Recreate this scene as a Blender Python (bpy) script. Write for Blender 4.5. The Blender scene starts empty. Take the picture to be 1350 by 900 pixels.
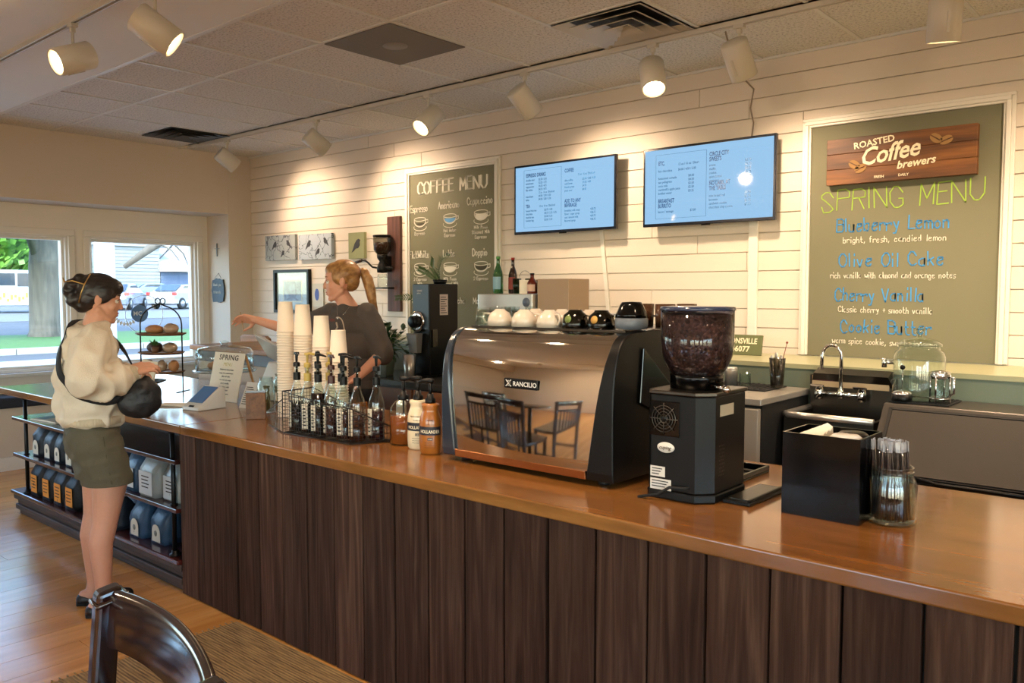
import bpy, math, random
from mathutils import Vector, Matrix, Euler, Quaternion
R=math.radians; PI=math.pi
random.seed(7)
C=bpy.context.scene.collection
sc=bpy.context.scene
# ---------------------------------------------------------------- camera
cd=bpy.data.cameras.new('camera'); cam=bpy.data.objects.new('camera',cd); C.objects.link(cam)
cam.location=(0,0,1.6); cam.rotation_euler=(R(90-3.45),0,R(40.9))
cd.sensor_fit='HORIZONTAL'; cd.sensor_width=36; cd.lens=1092*36/1350; cd.clip_start=.05; cd.clip_end=300
sc.camera=cam
# ---------------------------------------------------------------- sky, sun, exposure
w=bpy.data.worlds.new('sky'); sc.world=w; w.use_nodes=True
wn=w.node_tree; wn.nodes.clear()
so=wn.nodes.new('ShaderNodeOutputWorld'); sb=wn.nodes.new('ShaderNodeBackground'); st=wn.nodes.new('ShaderNodeTexSky')
st.sky_type='NISHITA'; st.sun_disc=False; st.sun_elevation=R(44); st.sun_rotation=R(150); st.air_density=1.0; st.dust_density=1.2
wn.links.new(st.outputs[0],sb.inputs[0]); wn.links.new(sb.outputs[0],so.inputs[0]); sb.inputs[1].default_value=1.45
sd=bpy.data.lights.new('sun','SUN'); sun=bpy.data.objects.new('sun',sd); C.objects.link(sun)
sd.energy=2.4; sd.angle=R(.6); sd.color=(1,.95,.88); sun.rotation_euler=(R(42),0,R(60)); sun.location=(0,0,12)
sc.view_settings.view_transform='Standard'; sc.view_settings.look='None'; sc.view_settings.gamma=1
sc.view_settings.use_curve_mapping=False; sc.view_settings.exposure=0.4
sc.cycles.max_bounces=10; sc.cycles.diffuse_bounces=5; sc.cycles.glossy_bounces=4; sc.cycles.transmission_bounces=8
sc.cycles.transparent_max_bounces=24; sc.cycles.caustics_reflective=False; sc.cycles.caustics_refractive=False
sc.cycles.sample_clamp_indirect=4.0; sc.cycles.use_denoising=True
def portal(x,y0,y1,z0,z1,front=False,right=False):
    l=bpy.data.lights.new('window_portal','AREA'); l.shape='RECTANGLE'; l.size=abs(z1-z0); l.size_y=abs(y1-y0)
    l.cycles.is_portal=True
    o=bpy.data.objects.new('window_portal',l); C.objects.link(o); o.location=(x,(y0+y1)/2,(z0+z1)/2)
    o.rotation_euler=(0,R(-90),0)
    if right: o.rotation_euler=(0,R(90),0)
    if front: l.size=abs(y1-y0); l.size_y=abs(z1-z0); o.location=((y0+y1)/2,x,(z0+z1)/2); o.rotation_euler=(R(90),0,0)
SPOTW=60
# ---------------------------------------------------------------- helpers
def lin(c):
    return tuple((v/12.92 if v<=.04045 else ((v+.055)/1.055)**2.4) for v in c)
def hx(h): return lin(tuple(int(h[i:i+2],16)/255 for i in (0,2,4)))
class MB:
    def __init__(s): s.v=[]; s.f=[]; s.sm=[]
    def add(s,v,f,smooth=False,M=None):
        b=len(s.v)
        if M is not None: v=[tuple(M@Vector(p)) for p in v]
        s.v+=[tuple(p) for p in v]; s.f+=[tuple(i+b for i in q) for q in f]; s.sm+=[smooth]*len(f); return s
    def box(s,x0,x1,y0,y1,z0,z1,M=None):
        v=[(x0,y0,z0),(x1,y0,z0),(x1,y1,z0),(x0,y1,z0),(x0,y0,z1),(x1,y0,z1),(x1,y1,z1),(x0,y1,z1)]
        return s.add(v,[(0,3,2,1),(4,5,6,7),(0,1,5,4),(1,2,6,5),(2,3,7,6),(3,0,4,7)],False,M)
    def hexa(s,v,M=None):
        return s.add(v,[(0,3,2,1),(4,5,6,7),(0,1,5,4),(1,2,6,5),(2,3,7,6),(3,0,4,7)],False,M)
    def lathe(s,prof,c=(0,0,0),n=24,M=None,smooth=True,sx=1,sy=1):
        v=[];f=[]
        for r,z in prof:
            for k in range(n):
                a=2*PI*k/n; v.append((c[0]+r*math.cos(a)*sx,c[1]+r*math.sin(a)*sy,c[2]+z))
        for i in range(len(prof)-1):
            for k in range(n):
                k2=(k+1)%n; f.append((i*n+k,i*n+k2,(i+1)*n+k2,(i+1)*n+k))
        if prof[0][0]>1e-6: f.append(tuple(reversed(range(n))))
        if prof[-1][0]>1e-6: f.append(tuple((len(prof)-1)*n+k for k in range(n)))
        return s.add(v,f,smooth,M)
    def tube(s,pts,r,n=8,closed=False,M=None,caps=True,flat=1.0):
        if flat<.6: return s.line(pts,r,closed)
        pts=[Vector(p) for p in pts]; m=len(pts); rr=r if isinstance(r,(list,tuple)) else [r]*m
        v=[];f=[]; T=[]
        for i in range(m):
            if closed: t=pts[(i+1)%m]-pts[i-1]
            else: t=pts[min(i+1,m-1)]-pts[max(i-1,0)]
            T.append(t.normalized() if t.length>1e-9 else Vector((0,0,1)))
        u=T[0].orthogonal().normalized()
        if abs(T[0].z)<.9: u=(Vector((0,0,1))-T[0]*T[0].z).normalized()
        for i in range(m):
            u=(u-T[i]*u.dot(T[i])); u=u.normalized() if u.length>1e-6 else T[i].orthogonal().normalized()
            w_=T[i].cross(u)
            for k in range(n):
                a=2*PI*k/n; p=pts[i]+u*(math.cos(a)*rr[i])+w_*(math.sin(a)*rr[i]*flat); v.append(tuple(p))
        for i in range(m if closed else m-1):
            j=(i+1)%m
            for k in range(n):
                k2=(k+1)%n; f.append((i*n+k,i*n+k2,j*n+k2,j*n+k))
        if caps and not closed: f.append(tuple(reversed(range(n)))); f.append(tuple((m-1)*n+k for k in range(n)))
        return s.add(v,f,True,M)
    def line(s,pts,r,closed=False):
        # flat painted line in a plane facing -Y, thickness 1 mm
        pts=[Vector(p) for p in pts]; n=len(pts)
        for i in range(n if closed else n-1):
            a=pts[i]; b=pts[(i+1)%n]; d=b-a
            if d.length<1e-7: continue
            d=d.normalized(); q=Vector((-d.z,0,d.x))*r; a=a-d*r*.6; b=b+d*r*.6; o=Vector((0,-.0005,0)); e=Vector((0,.0008,0))
            s.hexa([tuple(k) for k in (a-q+o,b-q+o,b-q+e,a-q+e,a+q+o,b+q+o,b+q+e,a+q+e)])
        return s
    def prism(s,poly,a,b,axis='y',M=None,smooth=False):
        n=len(poly)
        def mk(p,t): return {'y':(p[0],t,p[1]),'x':(t,p[0],p[1]),'z':(p[0],p[1],t)}[axis]
        v=[mk(p,a) for p in poly]+[mk(p,b) for p in poly]
        f=[tuple(range(n)),tuple(reversed(range(n,2*n)))]+[(i,n+i,n+(i+1)%n,(i+1)%n) for i in range(n)]
        return s.add(v,f,smooth,M)
    def ell(s,c,r,nu=20,nv=12,M=None):
        if not isinstance(r,(tuple,list)): r=(r,r,r)
        prof=[(max(math.sin(PI*i/nv),1e-7 if i in(0,nv) else 0),-math.cos(PI*i/nv)) for i in range(nv+1)]
        T=Matrix.Translation(c)@Matrix.Diagonal((r[0],r[1],r[2],1))
        return s.lathe(prof,(0,0,0),nu,(M@T) if M is not None else T)
    def limb(s,p0,r0,p1,r1,n=16,flat=1.0):
        p0=Vector(p0);p1=Vector(p1);d=(p1-p0).normalized();pts=[];rr=[]
        for a in (75,50,25): pts.append(p0-d*r0*math.sin(R(a))); rr.append(r0*math.cos(R(a)))
        for k in range(5): t=k/4; pts.append(p0.lerp(p1,t)); rr.append(r0+(r1-r0)*t)
        for a in (25,50,75): pts.append(p1+d*r1*math.sin(R(a))); rr.append(r1*math.cos(R(a)))
        return s.tube(pts,rr,n,flat=flat)
    def chain(s,pts,rr,n=16):
        for i in range(len(pts)-1): s.limb(pts[i],rr[i],pts[i+1],rr[i+1],n)
        return s
    def mesh(s,name):
        me=bpy.data.meshes.new(name); me.from_pydata(s.v,[],s.f)
        me.polygons.foreach_set('use_smooth',s.sm); me.update(); return me
    def build(s,name,m,parent=None,bevel=0,seg=2,world=False):
        me=s.mesh(name); return put(name,me,m,parent,bevel,seg,world)
def put(name,me,m,parent=None,bevel=0,seg=2,world=False):
    o=bpy.data.objects.new(name,me); C.objects.link(o)
    for q in (m if isinstance(m,(list,tuple)) else [m]): me.materials.append(q)
    if parent is not None:
        o.parent=parent
        if world: o.matrix_parent_inverse=parent.matrix_basis.inverted()
    if bevel:
        b=o.modifiers.new('bevel','BEVEL'); b.width=bevel; b.segments=seg; b.limit_method='ANGLE'; b.angle_limit=R(50)
    return o
def tag(o,label=None,cat=None,group=None,kind=None):
    if label: o['label']=label
    if cat: o['category']=cat
    if group: o['group']=group
    if kind: o['kind']=kind
    return o
def empty(name,loc=(0,0,0),rz=0,label=None,cat=None,group=None):
    o=bpy.data.objects.new(name,None); C.objects.link(o); o.empty_display_size=.1
    o.location=loc; o.rotation_euler=(0,0,rz); return tag(o,label,cat,group)
def mpi(o): return o.matrix_basis
def thing(name,loc,rz,label,cat,group=None):
    o=empty(name,loc,rz,label,cat,group); o.matrix_basis=Matrix.LocRotScale(Vector(loc),Euler((0,0,rz)),Vector((1,1,1))); return o
def dup(o,parent=None,**k):
    c=o.copy(); C.objects.link(c)
    if parent is not None: c.parent=parent
    for ch in list(KIDS(o)): dup(ch,c)
    return c
def KIDS(o): return [x for x in C.objects if x.parent==o]
def copy_thing(o,loc,rz=0,label=None,group=None,kids=None,rot=None):
    c=o.copy(); C.objects.link(c); c.location=loc; c.rotation_euler=rot if rot else (0,0,rz)
    if label: c['label']=label
    if group: c['group']=group
    for ch in (kids if kids is not None else KIDS(o)):
        d=ch.copy(); C.objects.link(d); d.parent=c
        for g in (KIDS(ch) if kids is None else []):
            e=g.copy(); C.objects.link(e); e.parent=d
    return c
def struct(o): o['kind']='structure'; return o
def remesh(mb,name,vox,it=6,fac=.5,disp=None):
    me=mb.mesh('tmp'); o=bpy.data.objects.new('tmp',me); C.objects.link(o)
    r=o.modifiers.new('r','REMESH'); r.mode='VOXEL'; r.voxel_size=vox; r.use_smooth_shade=True
    if it:
        q=o.modifiers.new('s','SMOOTH'); q.factor=fac; q.iterations=it
    dg=bpy.context.evaluated_depsgraph_get(); out=bpy.data.meshes.new_from_object(o.evaluated_get(dg)); out.name=name
    bpy.data.objects.remove(o); bpy.data.meshes.remove(me)
    if disp:
        from mathutils import noise
        n=len(out.vertices)
        nr=[v.normal.copy() for v in out.vertices]
        for i,v in enumerate(out.vertices): v.co+=nr[i]*disp(v.co,noise)
        out.update()
    return out
# ---------------------------------------------------------------- materials
def nodes(name):
    m=bpy.data.materials.new(name); m.use_nodes=True; nt=m.node_tree; b=nt.nodes['Principled BSDF']; return m,nt,b
def N(nt,t,**k):
    n=nt.nodes.new(t)
    for a,v in k.items(): setattr(n,a,v)
    return n
def mat(name,col,rough=.5,metal=0,bump=0,bs=40,var=0,coat=0,emis=None,es=1,trans=0,ior=1.5,spec=None,sss=0,stretch=(1,1,1),rv=0):
    m,nt,b=nodes(name); col=hx(col) if isinstance(col,str) else col
    b.inputs['Base Color'].default_value=(*col,1); b.inputs['Roughness'].default_value=rough; b.inputs['Metallic'].default_value=metal
    b.inputs['IOR'].default_value=ior; b.inputs['Coat Weight'].default_value=coat; b.inputs['Coat Roughness'].default_value=.08
    b.inputs['Transmission Weight'].default_value=trans
    if spec is not None: b.inputs['Specular IOR Level'].default_value=spec
    if sss: b.inputs['Subsurface Weight'].default_value=sss; b.inputs['Subsurface Radius'].default_value=(.012,.005,.003); b.inputs['Subsurface Scale'].default_value=1
    if emis: b.inputs['Emission Color'].default_value=(*(hx(emis) if isinstance(emis,str) else emis),1); b.inputs['Emission Strength'].default_value=es
    if bump or var or rv:
        tc=N(nt,'ShaderNodeTexCoord'); mp=N(nt,'ShaderNodeMapping'); mp.inputs['Scale'].default_value=stretch
        nz=N(nt,'ShaderNodeTexNoise'); nz.inputs['Scale'].default_value=bs; nz.inputs['Detail'].default_value=5
        nt.links.new(tc.outputs['Object'],mp.inputs[0]); nt.links.new(mp.outputs[0],nz.inputs[0])
        if bump:
            bm=N(nt,'ShaderNodeBump'); bm.inputs['Strength'].default_value=bump; bm.inputs['Distance'].default_value=.01
            nt.links.new(nz.outputs[0],bm.inputs['Height']); nt.links.new(bm.outputs[0],b.inputs['Normal'])
        if var:
            mx=N(nt,'ShaderNodeMix',data_type='RGBA'); mx.inputs[6].default_value=(*[c*(1-var) for c in col],1); mx.inputs[7].default_value=(*[min(1,c*(1+var)) for c in col],1)
            nt.links.new(nz.outputs[0],mx.inputs[0]); nt.links.new(mx.outputs[2],b.inputs['Base Color'])
        if rv:
            mr=N(nt,'ShaderNodeMapRange'); mr.inputs[3].default_value=rough-rv; mr.inputs[4].default_value=rough+rv
            nt.links.new(nz.outputs[0],mr.inputs[0]); nt.links.new(mr.outputs[0],b.inputs['Roughness'])
    return m
def wood(name,c1,c2,rough=.4,axis='z',scale=9,bump=.15,coat=0,randobj=0,c3=None,ratio=.06,dist=1.5,spec=None,streak=.5):
    """grain running along axis; colour varies along the grain and from piece to piece"""
    m,nt,b=nodes(name); L=nt.links.new
    c1=hx(c1);c2=hx(c2)
    tc=N(nt,'ShaderNodeTexCoord'); mp=N(nt,'ShaderNodeMapping'); s=[scale]*3; s['xyz'.index(axis)]=scale*ratio; mp.inputs['Scale'].default_value=s
    oi=N(nt,'ShaderNodeObjectInfo'); ad=N(nt,'ShaderNodeVectorMath',operation='ADD'); ml=N(nt,'ShaderNodeMath',operation='MULTIPLY'); ml.inputs[1].default_value=37
    L(oi.outputs['Random'],ml.inputs[0]); L(tc.outputs['Object'],ad.inputs[0])
    if randobj: L(ml.outputs[0],ad.inputs[1])
    L(ad.outputs[0],mp.inputs[0])
    n1=N(nt,'ShaderNodeTexNoise'); n1.inputs['Scale'].default_value=1.2; n1.inputs['Detail'].default_value=8; n1.inputs['Distortion'].default_value=dist
    n2=N(nt,'ShaderNodeTexNoise'); n2.inputs['Scale'].default_value=7; n2.inputs['Detail'].default_value=6
    L(mp.outputs[0],n1.inputs[0]); L(mp.outputs[0],n2.inputs[0])
    cr=N(nt,'ShaderNodeValToRGB'); cr.color_ramp.elements[0].position=.3; cr.color_ramp.elements[1].position=.72
    cr.color_ramp.elements[0].color=(*c1,1); cr.color_ramp.elements[1].color=(*c2,1)
    if c3: e=cr.color_ramp.elements.new(.5); e.color=(*hx(c3),1)
    L(n1.outputs[0],cr.inputs[0])
    mx=N(nt,'ShaderNodeMix',data_type='RGBA',blend_type='MULTIPLY'); mx.inputs[0].default_value=streak
    r2=N(nt,'ShaderNodeValToRGB'); r2.color_ramp.elements[0].position=.35; r2.color_ramp.elements[0].color=(.45,.45,.45,1); r2.color_ramp.elements[1].position=.6
    L(n2.outputs[0],r2.inputs[0]); L(cr.outputs[0],mx.inputs[6]); L(r2.outputs[0],mx.inputs[7])
    hs=N(nt,'ShaderNodeHueSaturation'); mr=N(nt,'ShaderNodeMapRange'); mr.inputs[3].default_value=1-randobj; mr.inputs[4].default_value=1+randobj
    L(oi.outputs['Random'],mr.inputs[0]); L(mr.outputs[0],hs.inputs['Value']); L(mx.outputs[2],hs.inputs['Color']); L(hs.outputs[0],b.inputs['Base Color'])
    bm=N(nt,'ShaderNodeBump'); bm.inputs['Strength'].default_value=bump; bm.inputs['Distance'].default_value=.004
    L(n2.outputs[0],bm.inputs['Height']); L(bm.outputs[0],b.inputs['Normal'])
    b.inputs['Roughness'].default_value=rough; b.inputs['Coat Weight'].default_value=coat; b.inputs['Coat Roughness'].default_value=.12
    if spec is not None: b.inputs['Specular IOR Level'].default_value=spec
    return m
def glass(name,tint='ffffff',refl=1.0,rough=.02):
    m=bpy.data.materials.new(name); m.use_nodes=True; nt=m.node_tree; nt.nodes.clear(); L=nt.links.new
    o=N(nt,'ShaderNodeOutputMaterial'); mx=N(nt,'ShaderNodeMixShader'); t=N(nt,'ShaderNodeBsdfTransparent'); g=N(nt,'ShaderNodeBsdfGlossy')
    fr=N(nt,'ShaderNodeFresnel'); fr.inputs[0].default_value=1.45; k=N(nt,'ShaderNodeMath',operation='MULTIPLY'); k.inputs[1].default_value=refl
    t.inputs[0].default_value=(*hx(tint),1); g.inputs['Roughness'].default_value=rough
    ge=N(nt,'ShaderNodeNewGeometry'); io=N(nt,'ShaderNodeMapRange'); io.inputs[3].default_value=1.45; io.inputs[4].default_value=1/1.45; L(ge.outputs['Backfacing'],io.inputs[0]); L(io.outputs[0],fr.inputs[0])
    L(fr.outputs[0],k.inputs[0]); L(k.outputs[0],mx.inputs[0]); L(t.outputs[0],mx.inputs[1]); L(g.outputs[0],mx.inputs[2]); L(mx.outputs[0],o.inputs[0])
    return m
def tile_mat():
    m,nt,b=nodes('acoustic_tile'); L=nt.links.new
    tc=N(nt,'ShaderNodeTexCoord'); n=N(nt,'ShaderNodeTexNoise'); n.inputs['Scale'].default_value=70; n.inputs['Detail'].default_value=6; n.inputs['Roughness'].default_value=.7
    L(tc.outputs['Object'],n.inputs[0]); cr=N(nt,'ShaderNodeValToRGB'); cr.color_ramp.elements[0].position=.36; cr.color_ramp.elements[1].position=.5
    cr.color_ramp.elements[0].color=(*hx('a29e9b'),1); cr.color_ramp.elements[1].color=(*hx('dedbd8'),1); L(n.outputs[0],cr.inputs[0]); L(cr.outputs[0],b.inputs['Base Color'])
    bm=N(nt,'ShaderNodeBump'); bm.inputs['Strength'].default_value=.3; bm.inputs['Distance'].default_value=.01; L(n.outputs[0],bm.inputs['Height']); L(bm.outputs[0],b.inputs['Normal']); b.inputs['Roughness'].default_value=.9
    return m
def beans_mat(name,c1,c2,scale=120):
    m,nt,b=nodes(name); L=nt.links.new
    tc=N(nt,'ShaderNodeTexCoord'); v=N(nt,'ShaderNodeTexVoronoi'); v.inputs['Scale'].default_value=scale; L(tc.outputs['Object'],v.inputs[0])
    cr=N(nt,'ShaderNodeValToRGB'); cr.color_ramp.elements[0].color=(*hx(c1),1); cr.color_ramp.elements[1].color=(*hx(c2),1); L(v.outputs['Color'],cr.inputs[0]); L(cr.outputs[0],b.inputs['Base Color'])
    bm=N(nt,'ShaderNodeBump'); bm.inputs['Strength'].default_value=.8; bm.inputs['Distance'].default_value=.01; bm.invert=True; L(v.outputs['Distance'],bm.inputs['Height']); L(bm.outputs[0],b.inputs['Normal']); b.inputs['Roughness'].default_value=.35
    return m
def weave_mat(name,c1,c2,sx,sy):
    m,nt,b=nodes(name); L=nt.links.new
    tc=N(nt,'ShaderNodeTexCoord'); mp=N(nt,'ShaderNodeMapping'); mp.inputs['Scale'].default_value=(sx,sy,1); L(tc.outputs['Object'],mp.inputs[0])
    v=N(nt,'ShaderNodeTexNoise'); v.inputs['Scale'].default_value=1; v.inputs['Detail'].default_value=4; L(mp.outputs[0],v.inputs[0])
    wv=N(nt,'ShaderNodeTexWave'); wv.bands_direction='Y'; wv.inputs['Scale'].default_value=22; wv.inputs['Distortion'].default_value=1.5; wv.inputs['Detail'].default_value=2; L(tc.outputs['Object'],wv.inputs[0])
    ad=N(nt,'ShaderNodeMath',operation='MULTIPLY_ADD'); ad.inputs[1].default_value=.25; L(wv.outputs[1],ad.inputs[0]); L(v.outputs[0],ad.inputs[2])
    cr=N(nt,'ShaderNodeValToRGB'); cr.color_ramp.elements[0].position=.35; cr.color_ramp.elements[1].position=.85
    cr.color_ramp.elements[0].color=(*hx(c1),1); cr.color_ramp.elements[1].color=(*hx(c2),1); L(ad.outputs[0],cr.inputs[0]); L(cr.outputs[0],b.inputs['Base Color'])
    bm=N(nt,'ShaderNodeBump'); bm.inputs['Strength'].default_value=.6; bm.inputs['Distance'].default_value=.01; L(ad.outputs[0],bm.inputs['Height']); L(bm.outputs[0],b.inputs['Normal']); b.inputs['Roughness'].default_value=.9
    return m
M=dict(
 paint=mat('warm_white_paint','e4ddd3',.6,bump=.03,bs=60), drywall=mat('white_ceiling_paint','eceded',.7,bump=.02),
 beige=mat('beige_wall_paint','cdc0b0',.65,bump=.03,bs=50), white=mat('white_trim','e2ddd4',.4), shiplap=mat('shiplap_white','dacfc2',.5,bump=.05,bs=8,var=.02,stretch=(.3,1,3)),
 tile=tile_mat(), grid=mat('ceiling_grid','d9d8d6',.4), slate=mat('chalkboard_green','6f6e58',.75,var=.07,bs=2.5,bump=.02),
 sage=mat('sage_paint','77816f',.45,var=.04,bs=4), track=mat('track_white','c9c3b8',.4), lampwhite=mat('lamp_white','d3ccbf',.38),
 bulb=mat('lamp_bulb','ffffff',.3,emis=(1,.68,.34),es=22), black=mat('black_plastic','050506',.42,bump=.02,bs=200,spec=.3), matt=mat('matt_black','0a0a0a',.6),
 gloss=mat('gloss_black','040405',.12,spec=.35), metal=mat('brushed_steel','c4c1bb',.28,.8), chrome=mat('chrome','d8d8d8',.06,1),
 mirror=mat('polished_steel','c9c4bb',.045,1), dsteel=mat('dark_steel','55524d',.3,1), satin=mat('satin_steel','aaa59c',.4,.6,bump=.02,bs=12,rv=.08),
 copper=mat('warm_steel_strip','b9835a',.25,1), wire=mat('black_wire','141312',.4,.5), rubber=mat('black_rubber','0d0d0d',.8),
 glass=glass('clear_glass','f4faf8',1.9), pane=glass('window_glass','f2f9fb',.8), dglass=glass('smoky_glass','b9b6ae'),
 bulkglass=glass('hopper_plastic','d9d9e2',1.2),amber=glass('amber_glass','8a4a22'),
 top=wood('counter_top_wood','7a4c22','a3703a',.17,'x',3.2,.004,.3,c3='8f5e2e',ratio=.16,dist=.6),
 edge=wood('counter_edge_wood','70451f','96622f',.25,'x',5,.03,.2),
 plank=wood('reclaimed_plank','36241b','5e4536',.75,'z',15,.7,0,.3,c3='483126',ratio=.045,dist=2.2,spec=.12,streak=.38),
 floorw=wood('maple_floor','c4863f','eab26a',.24,'y',5,.02,.15,.1,c3='d89c55',ratio=.09,dist=.9,streak=.18),
 shelfw=wood('mahogany_shelf','2c1210','5a2823',.2,'x',5,.05,.4), plinth=wood('weathered_plinth','2a1f1a','5d4c41',.6,'x',14,.5,ratio=.05),
 chairw=wood('dark_glossy_chair_wood','170909','2b1210',.13,'x',5,.02,.6), tray=wood('tray_wood','5a3a22','8a5c38',.5,'x',10,.1),
 desk=wood('desk_top_wood','9a5f33','c08348',.3,'x',6,.05), darkwood=wood('dark_wood','22120c','40241a',.4,'x',7,.1),
 sign=wood('sign_board_wood','4a2a12','96612e',.5,'x',8,.25,c3='73461f',ratio=.08), lightwood=wood('light_wood','a87848','c99a63',.5,'x',8,.1), strip=wood('red_brown_plank','3f2622','6b463c',.6,'z',12,.3),
 paper=mat('paper','e6ddc9',.7), cup=mat('paper_cup','ecdcc8',.6), pwhite=mat('white_plastic','d8d4cb',.3), ceram=mat('white_ceramic','cfc2b2',.12,coat=.4),
 text=mat('dark_print','2a2622',.8), chalk=mat('white_chalk','e8e4d6',.9), chalkg=mat('green_chalk','98bb4c',.9), chalkb=mat('blue_chalk','3f8fd0',.9), cream=mat('cream_paint','efe3c4',.6),
 skin=mat('fair_skin','cf987c',.5,sss=.12,bump=.03,bs=90,var=.05), skin2=mat('pale_skin','dca084',.5,sss=.12,bump=.03,bs=90,var=.05),
)
# ================================================================ setting
XW=-8.54; XC=-8.1; YB=5.02; ZC=3.05; XR=3.5; YF=-4.5
def sbox(name,m,*a,parent=None): o=MB().box(*a).build(name,m,parent); return struct(o)
# floor: planks run along Y; single planks where the camera sees them
fl=sbox('floor',mat('sub_floor','5a3a20',.8),XW-.3,XR,YF,YB,-.12,-.013)
pw=.19; rows=int((7.2)/pw)
pm={}
rnd=random.Random(3); np_=0
for i in range(31):
    x0=-8.5+i*pw
    ystart=-.2 if i<20 else .9
    y=ystart-rnd.random()*.9
    while y<(5.0 if i<14 else 2.6):
        L=rnd.choice((1.1,1.4,1.7,2.1)); 
        k=(L,)
        if k not in pm: pm[k]=MB().box(.0012,pw-.0012,.001,L-.001,-.013,0).mesh('plank')
        o=put('plank',pm[k],M['floorw'],fl); o.location=(x0,y,0); y+=L; np_+=1
g=MB()
for i in range(20): g.box(-8.5+31*pw+i*.3,-8.5+31*pw+(i+1)*.3-.002,YF,YB,-.013,0)
for i in range(31): g.box(-8.5+i*pw,-8.5+(i+1)*pw-.0015,YF,-1.1 if i<20 else 0,-.013,-.0005)
for i in range(14,31): g.box(-8.5+i*pw,-8.5+(i+1)*pw-.0015,2.7,YB,-.014,-.002)
tag(g.build('floorboards_beyond',M['floorw'],fl),kind='stuff')
# back wall with shiplap
wb=sbox('wall_back',M['beige'],-8.7,XR,YB,YB+.15,0,ZC+.1)
rows_=[]
for k in range(16):
    z1=ZC-.12*k; z0=z1-.12
    if z1<1.2: break
    xs=[XC,-6.1+.9*((k*7)%5)/5, -3.05+((k*5)%4)*.35, -.3+((k*3)%5)*.4, XR]
    for a,b in zip(xs[:-1],xs[1:]):
        MB().box(a+.0015,b-.0015,YB-.014,YB,z0+.0028,z1-.0028).build('board',M['shiplap'],wb,bevel=.0015,seg=1)
for k in range(16,25):
    z1=ZC-.12*k
    for a,b in ((XC,-6.75+.3*(k%3)),(-6.75+.3*(k%3),-5.72)): MB().box(a+.0015,b-.0015,YB-.014,YB,z1-.12+.0028,z1-.0028).build('board',M['shiplap'],wb,bevel=.0015,seg=1)
# knee wall and ledge
sbox('wall_half',M['sage'],-5.7,XR,4.4,YB-.016,0,1.185)
sbox('trim_1',mat('ledge_paint','a4a482',.35),-5.72,XR,4.375,YB-.016,1.186,1.21)
# column, soffit, window wall
MBc=MB().box(-8.7,XC,4.735,YB,0,ZC); struct(MBc.build('wall_column',M['beige']))
struct(MB().box(XW,XC,YF,4.734,2.42,ZC).build('wall_soffit',M['beige']))
wins=[(3.47,4.62),(1.9,3.29),(.25,1.75),(-1.55,.0)]
wl=MB(); z0w,z1w=.84,2.15
wl.box(XW-.14,XW,YF,4.735,z1w,2.42).box(XW-.14,XW,YF,4.735,0,z0w)
e=4.735
for a,b in wins: wl.box(XW-.14,XW,b,e,z0w,z1w); e=a
wl.box(XW-.14,XW,YF,e,z0w,z1w)
struct(wl.build('wall_left',M['paint']))
sbox('trim_2',mat('sill_white','d6d8d6',.3),XW-.02,XW+.07,YF,4.734,z0w-.03,z0w,)
for i,(a,b) in enumerate(wins):
    wd=thing('window_%d'%(i+1),(XW-.07,(a+b)/2,z0w),0,None,None); struct(wd)
    hw=(b-a)/2; H=z1w-z0w
    def ring(mb,o,i_,x0,x1): # nested frame o..i_
        mb.box(x0,x1,-hw+o,-hw+i_,o,H-o).box(x0,x1,hw-i_,hw-o,o,H-o).box(x0,x1,-hw+i_,hw-i_,o,i_).box(x0,x1,-hw+i_,hw-i_,H-i_,H-o); return mb
    f=MB(); ring(f,0,.03,-.07,.06); ring(f,.03,.055,-.05,.02); f.build('frame',M['white'],wd,bevel=.003,seg=1)
    c=MB(); hw+=.05;H+=.1
    c.box(.07,.09,-hw,-hw+.06,-.05,H-.111).box(.07,.09,hw-.06,hw,-.05,H-.111).box(.07,.09,-hw,hw,H-.11,H-.05); c.build('casing',M['white'],wd,bevel=.004,seg=1)
    hw-=.05;H-=.1
    MB().box(-.03,-.026,-hw+.055,hw-.055,.055,H-.055).build('pane',M['pane'],wd)
    portal(XW-.15,a,b,z0w,z1w)
# white round logo print and letters on window 1 pane
# right, front walls (behind the camera)
wr_=MB().box(XR,XR+.15,YF,YB,2.5,ZC).box(XR,XR+.15,YF,YB,0,.7); e=YF
rwn=[(-4.1,-2.5),(-2.3,-.7),(-.5,1.1)]  # unseen right wall windows, added to let in fill daylight
for a,b in rwn: wr_.box(XR,XR+.15,e,a,.7,2.5); e=b
struct(wr_.box(XR,XR+.15,e,YB,.7,2.5).build('wall_right',M['paint']))
for i,(a,b) in enumerate(rwn):
    wd=thing('window_%d'%(i+10),(XR+.07,(a+b)/2,.7),0,None,None); struct(wd); hw=(b-a)/2; portal(XR+.16,a,b,.7,2.5,right=True)
    MB().box(-.08,.08,-hw,-hw+.06,0,1.8).box(-.08,.08,hw-.06,hw,0,1.8).box(-.08,.08,-hw+.06,hw-.06,0,.06).box(-.08,.08,-hw+.06,hw-.06,1.74,1.8).build('frame',M['white'],wd)
    MB().box(-.003,.003,-hw+.06,hw-.06,.06,1.74).build('pane',M['pane'],wd)
fwn=[(-4.6,-3.3),(-3.1,-1.9),(-.5,1.0),(1.4,3.0)]  # unseen windows behind the camera, added as daylight fill
wf=MB().box(XW-.14,XR+.15,YF-.15,YF,2.5,ZC).box(XW-.14,XR+.15,YF-.15,YF,0,.7); e=XW-.14
for a,b in fwn: wf.box(e,a,YF-.15,YF,.7,2.5); e=b
wf.box(e,XR+.15,YF-.15,YF,.7,2.5); struct(wf.build('wall_front',M['paint']))
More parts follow.
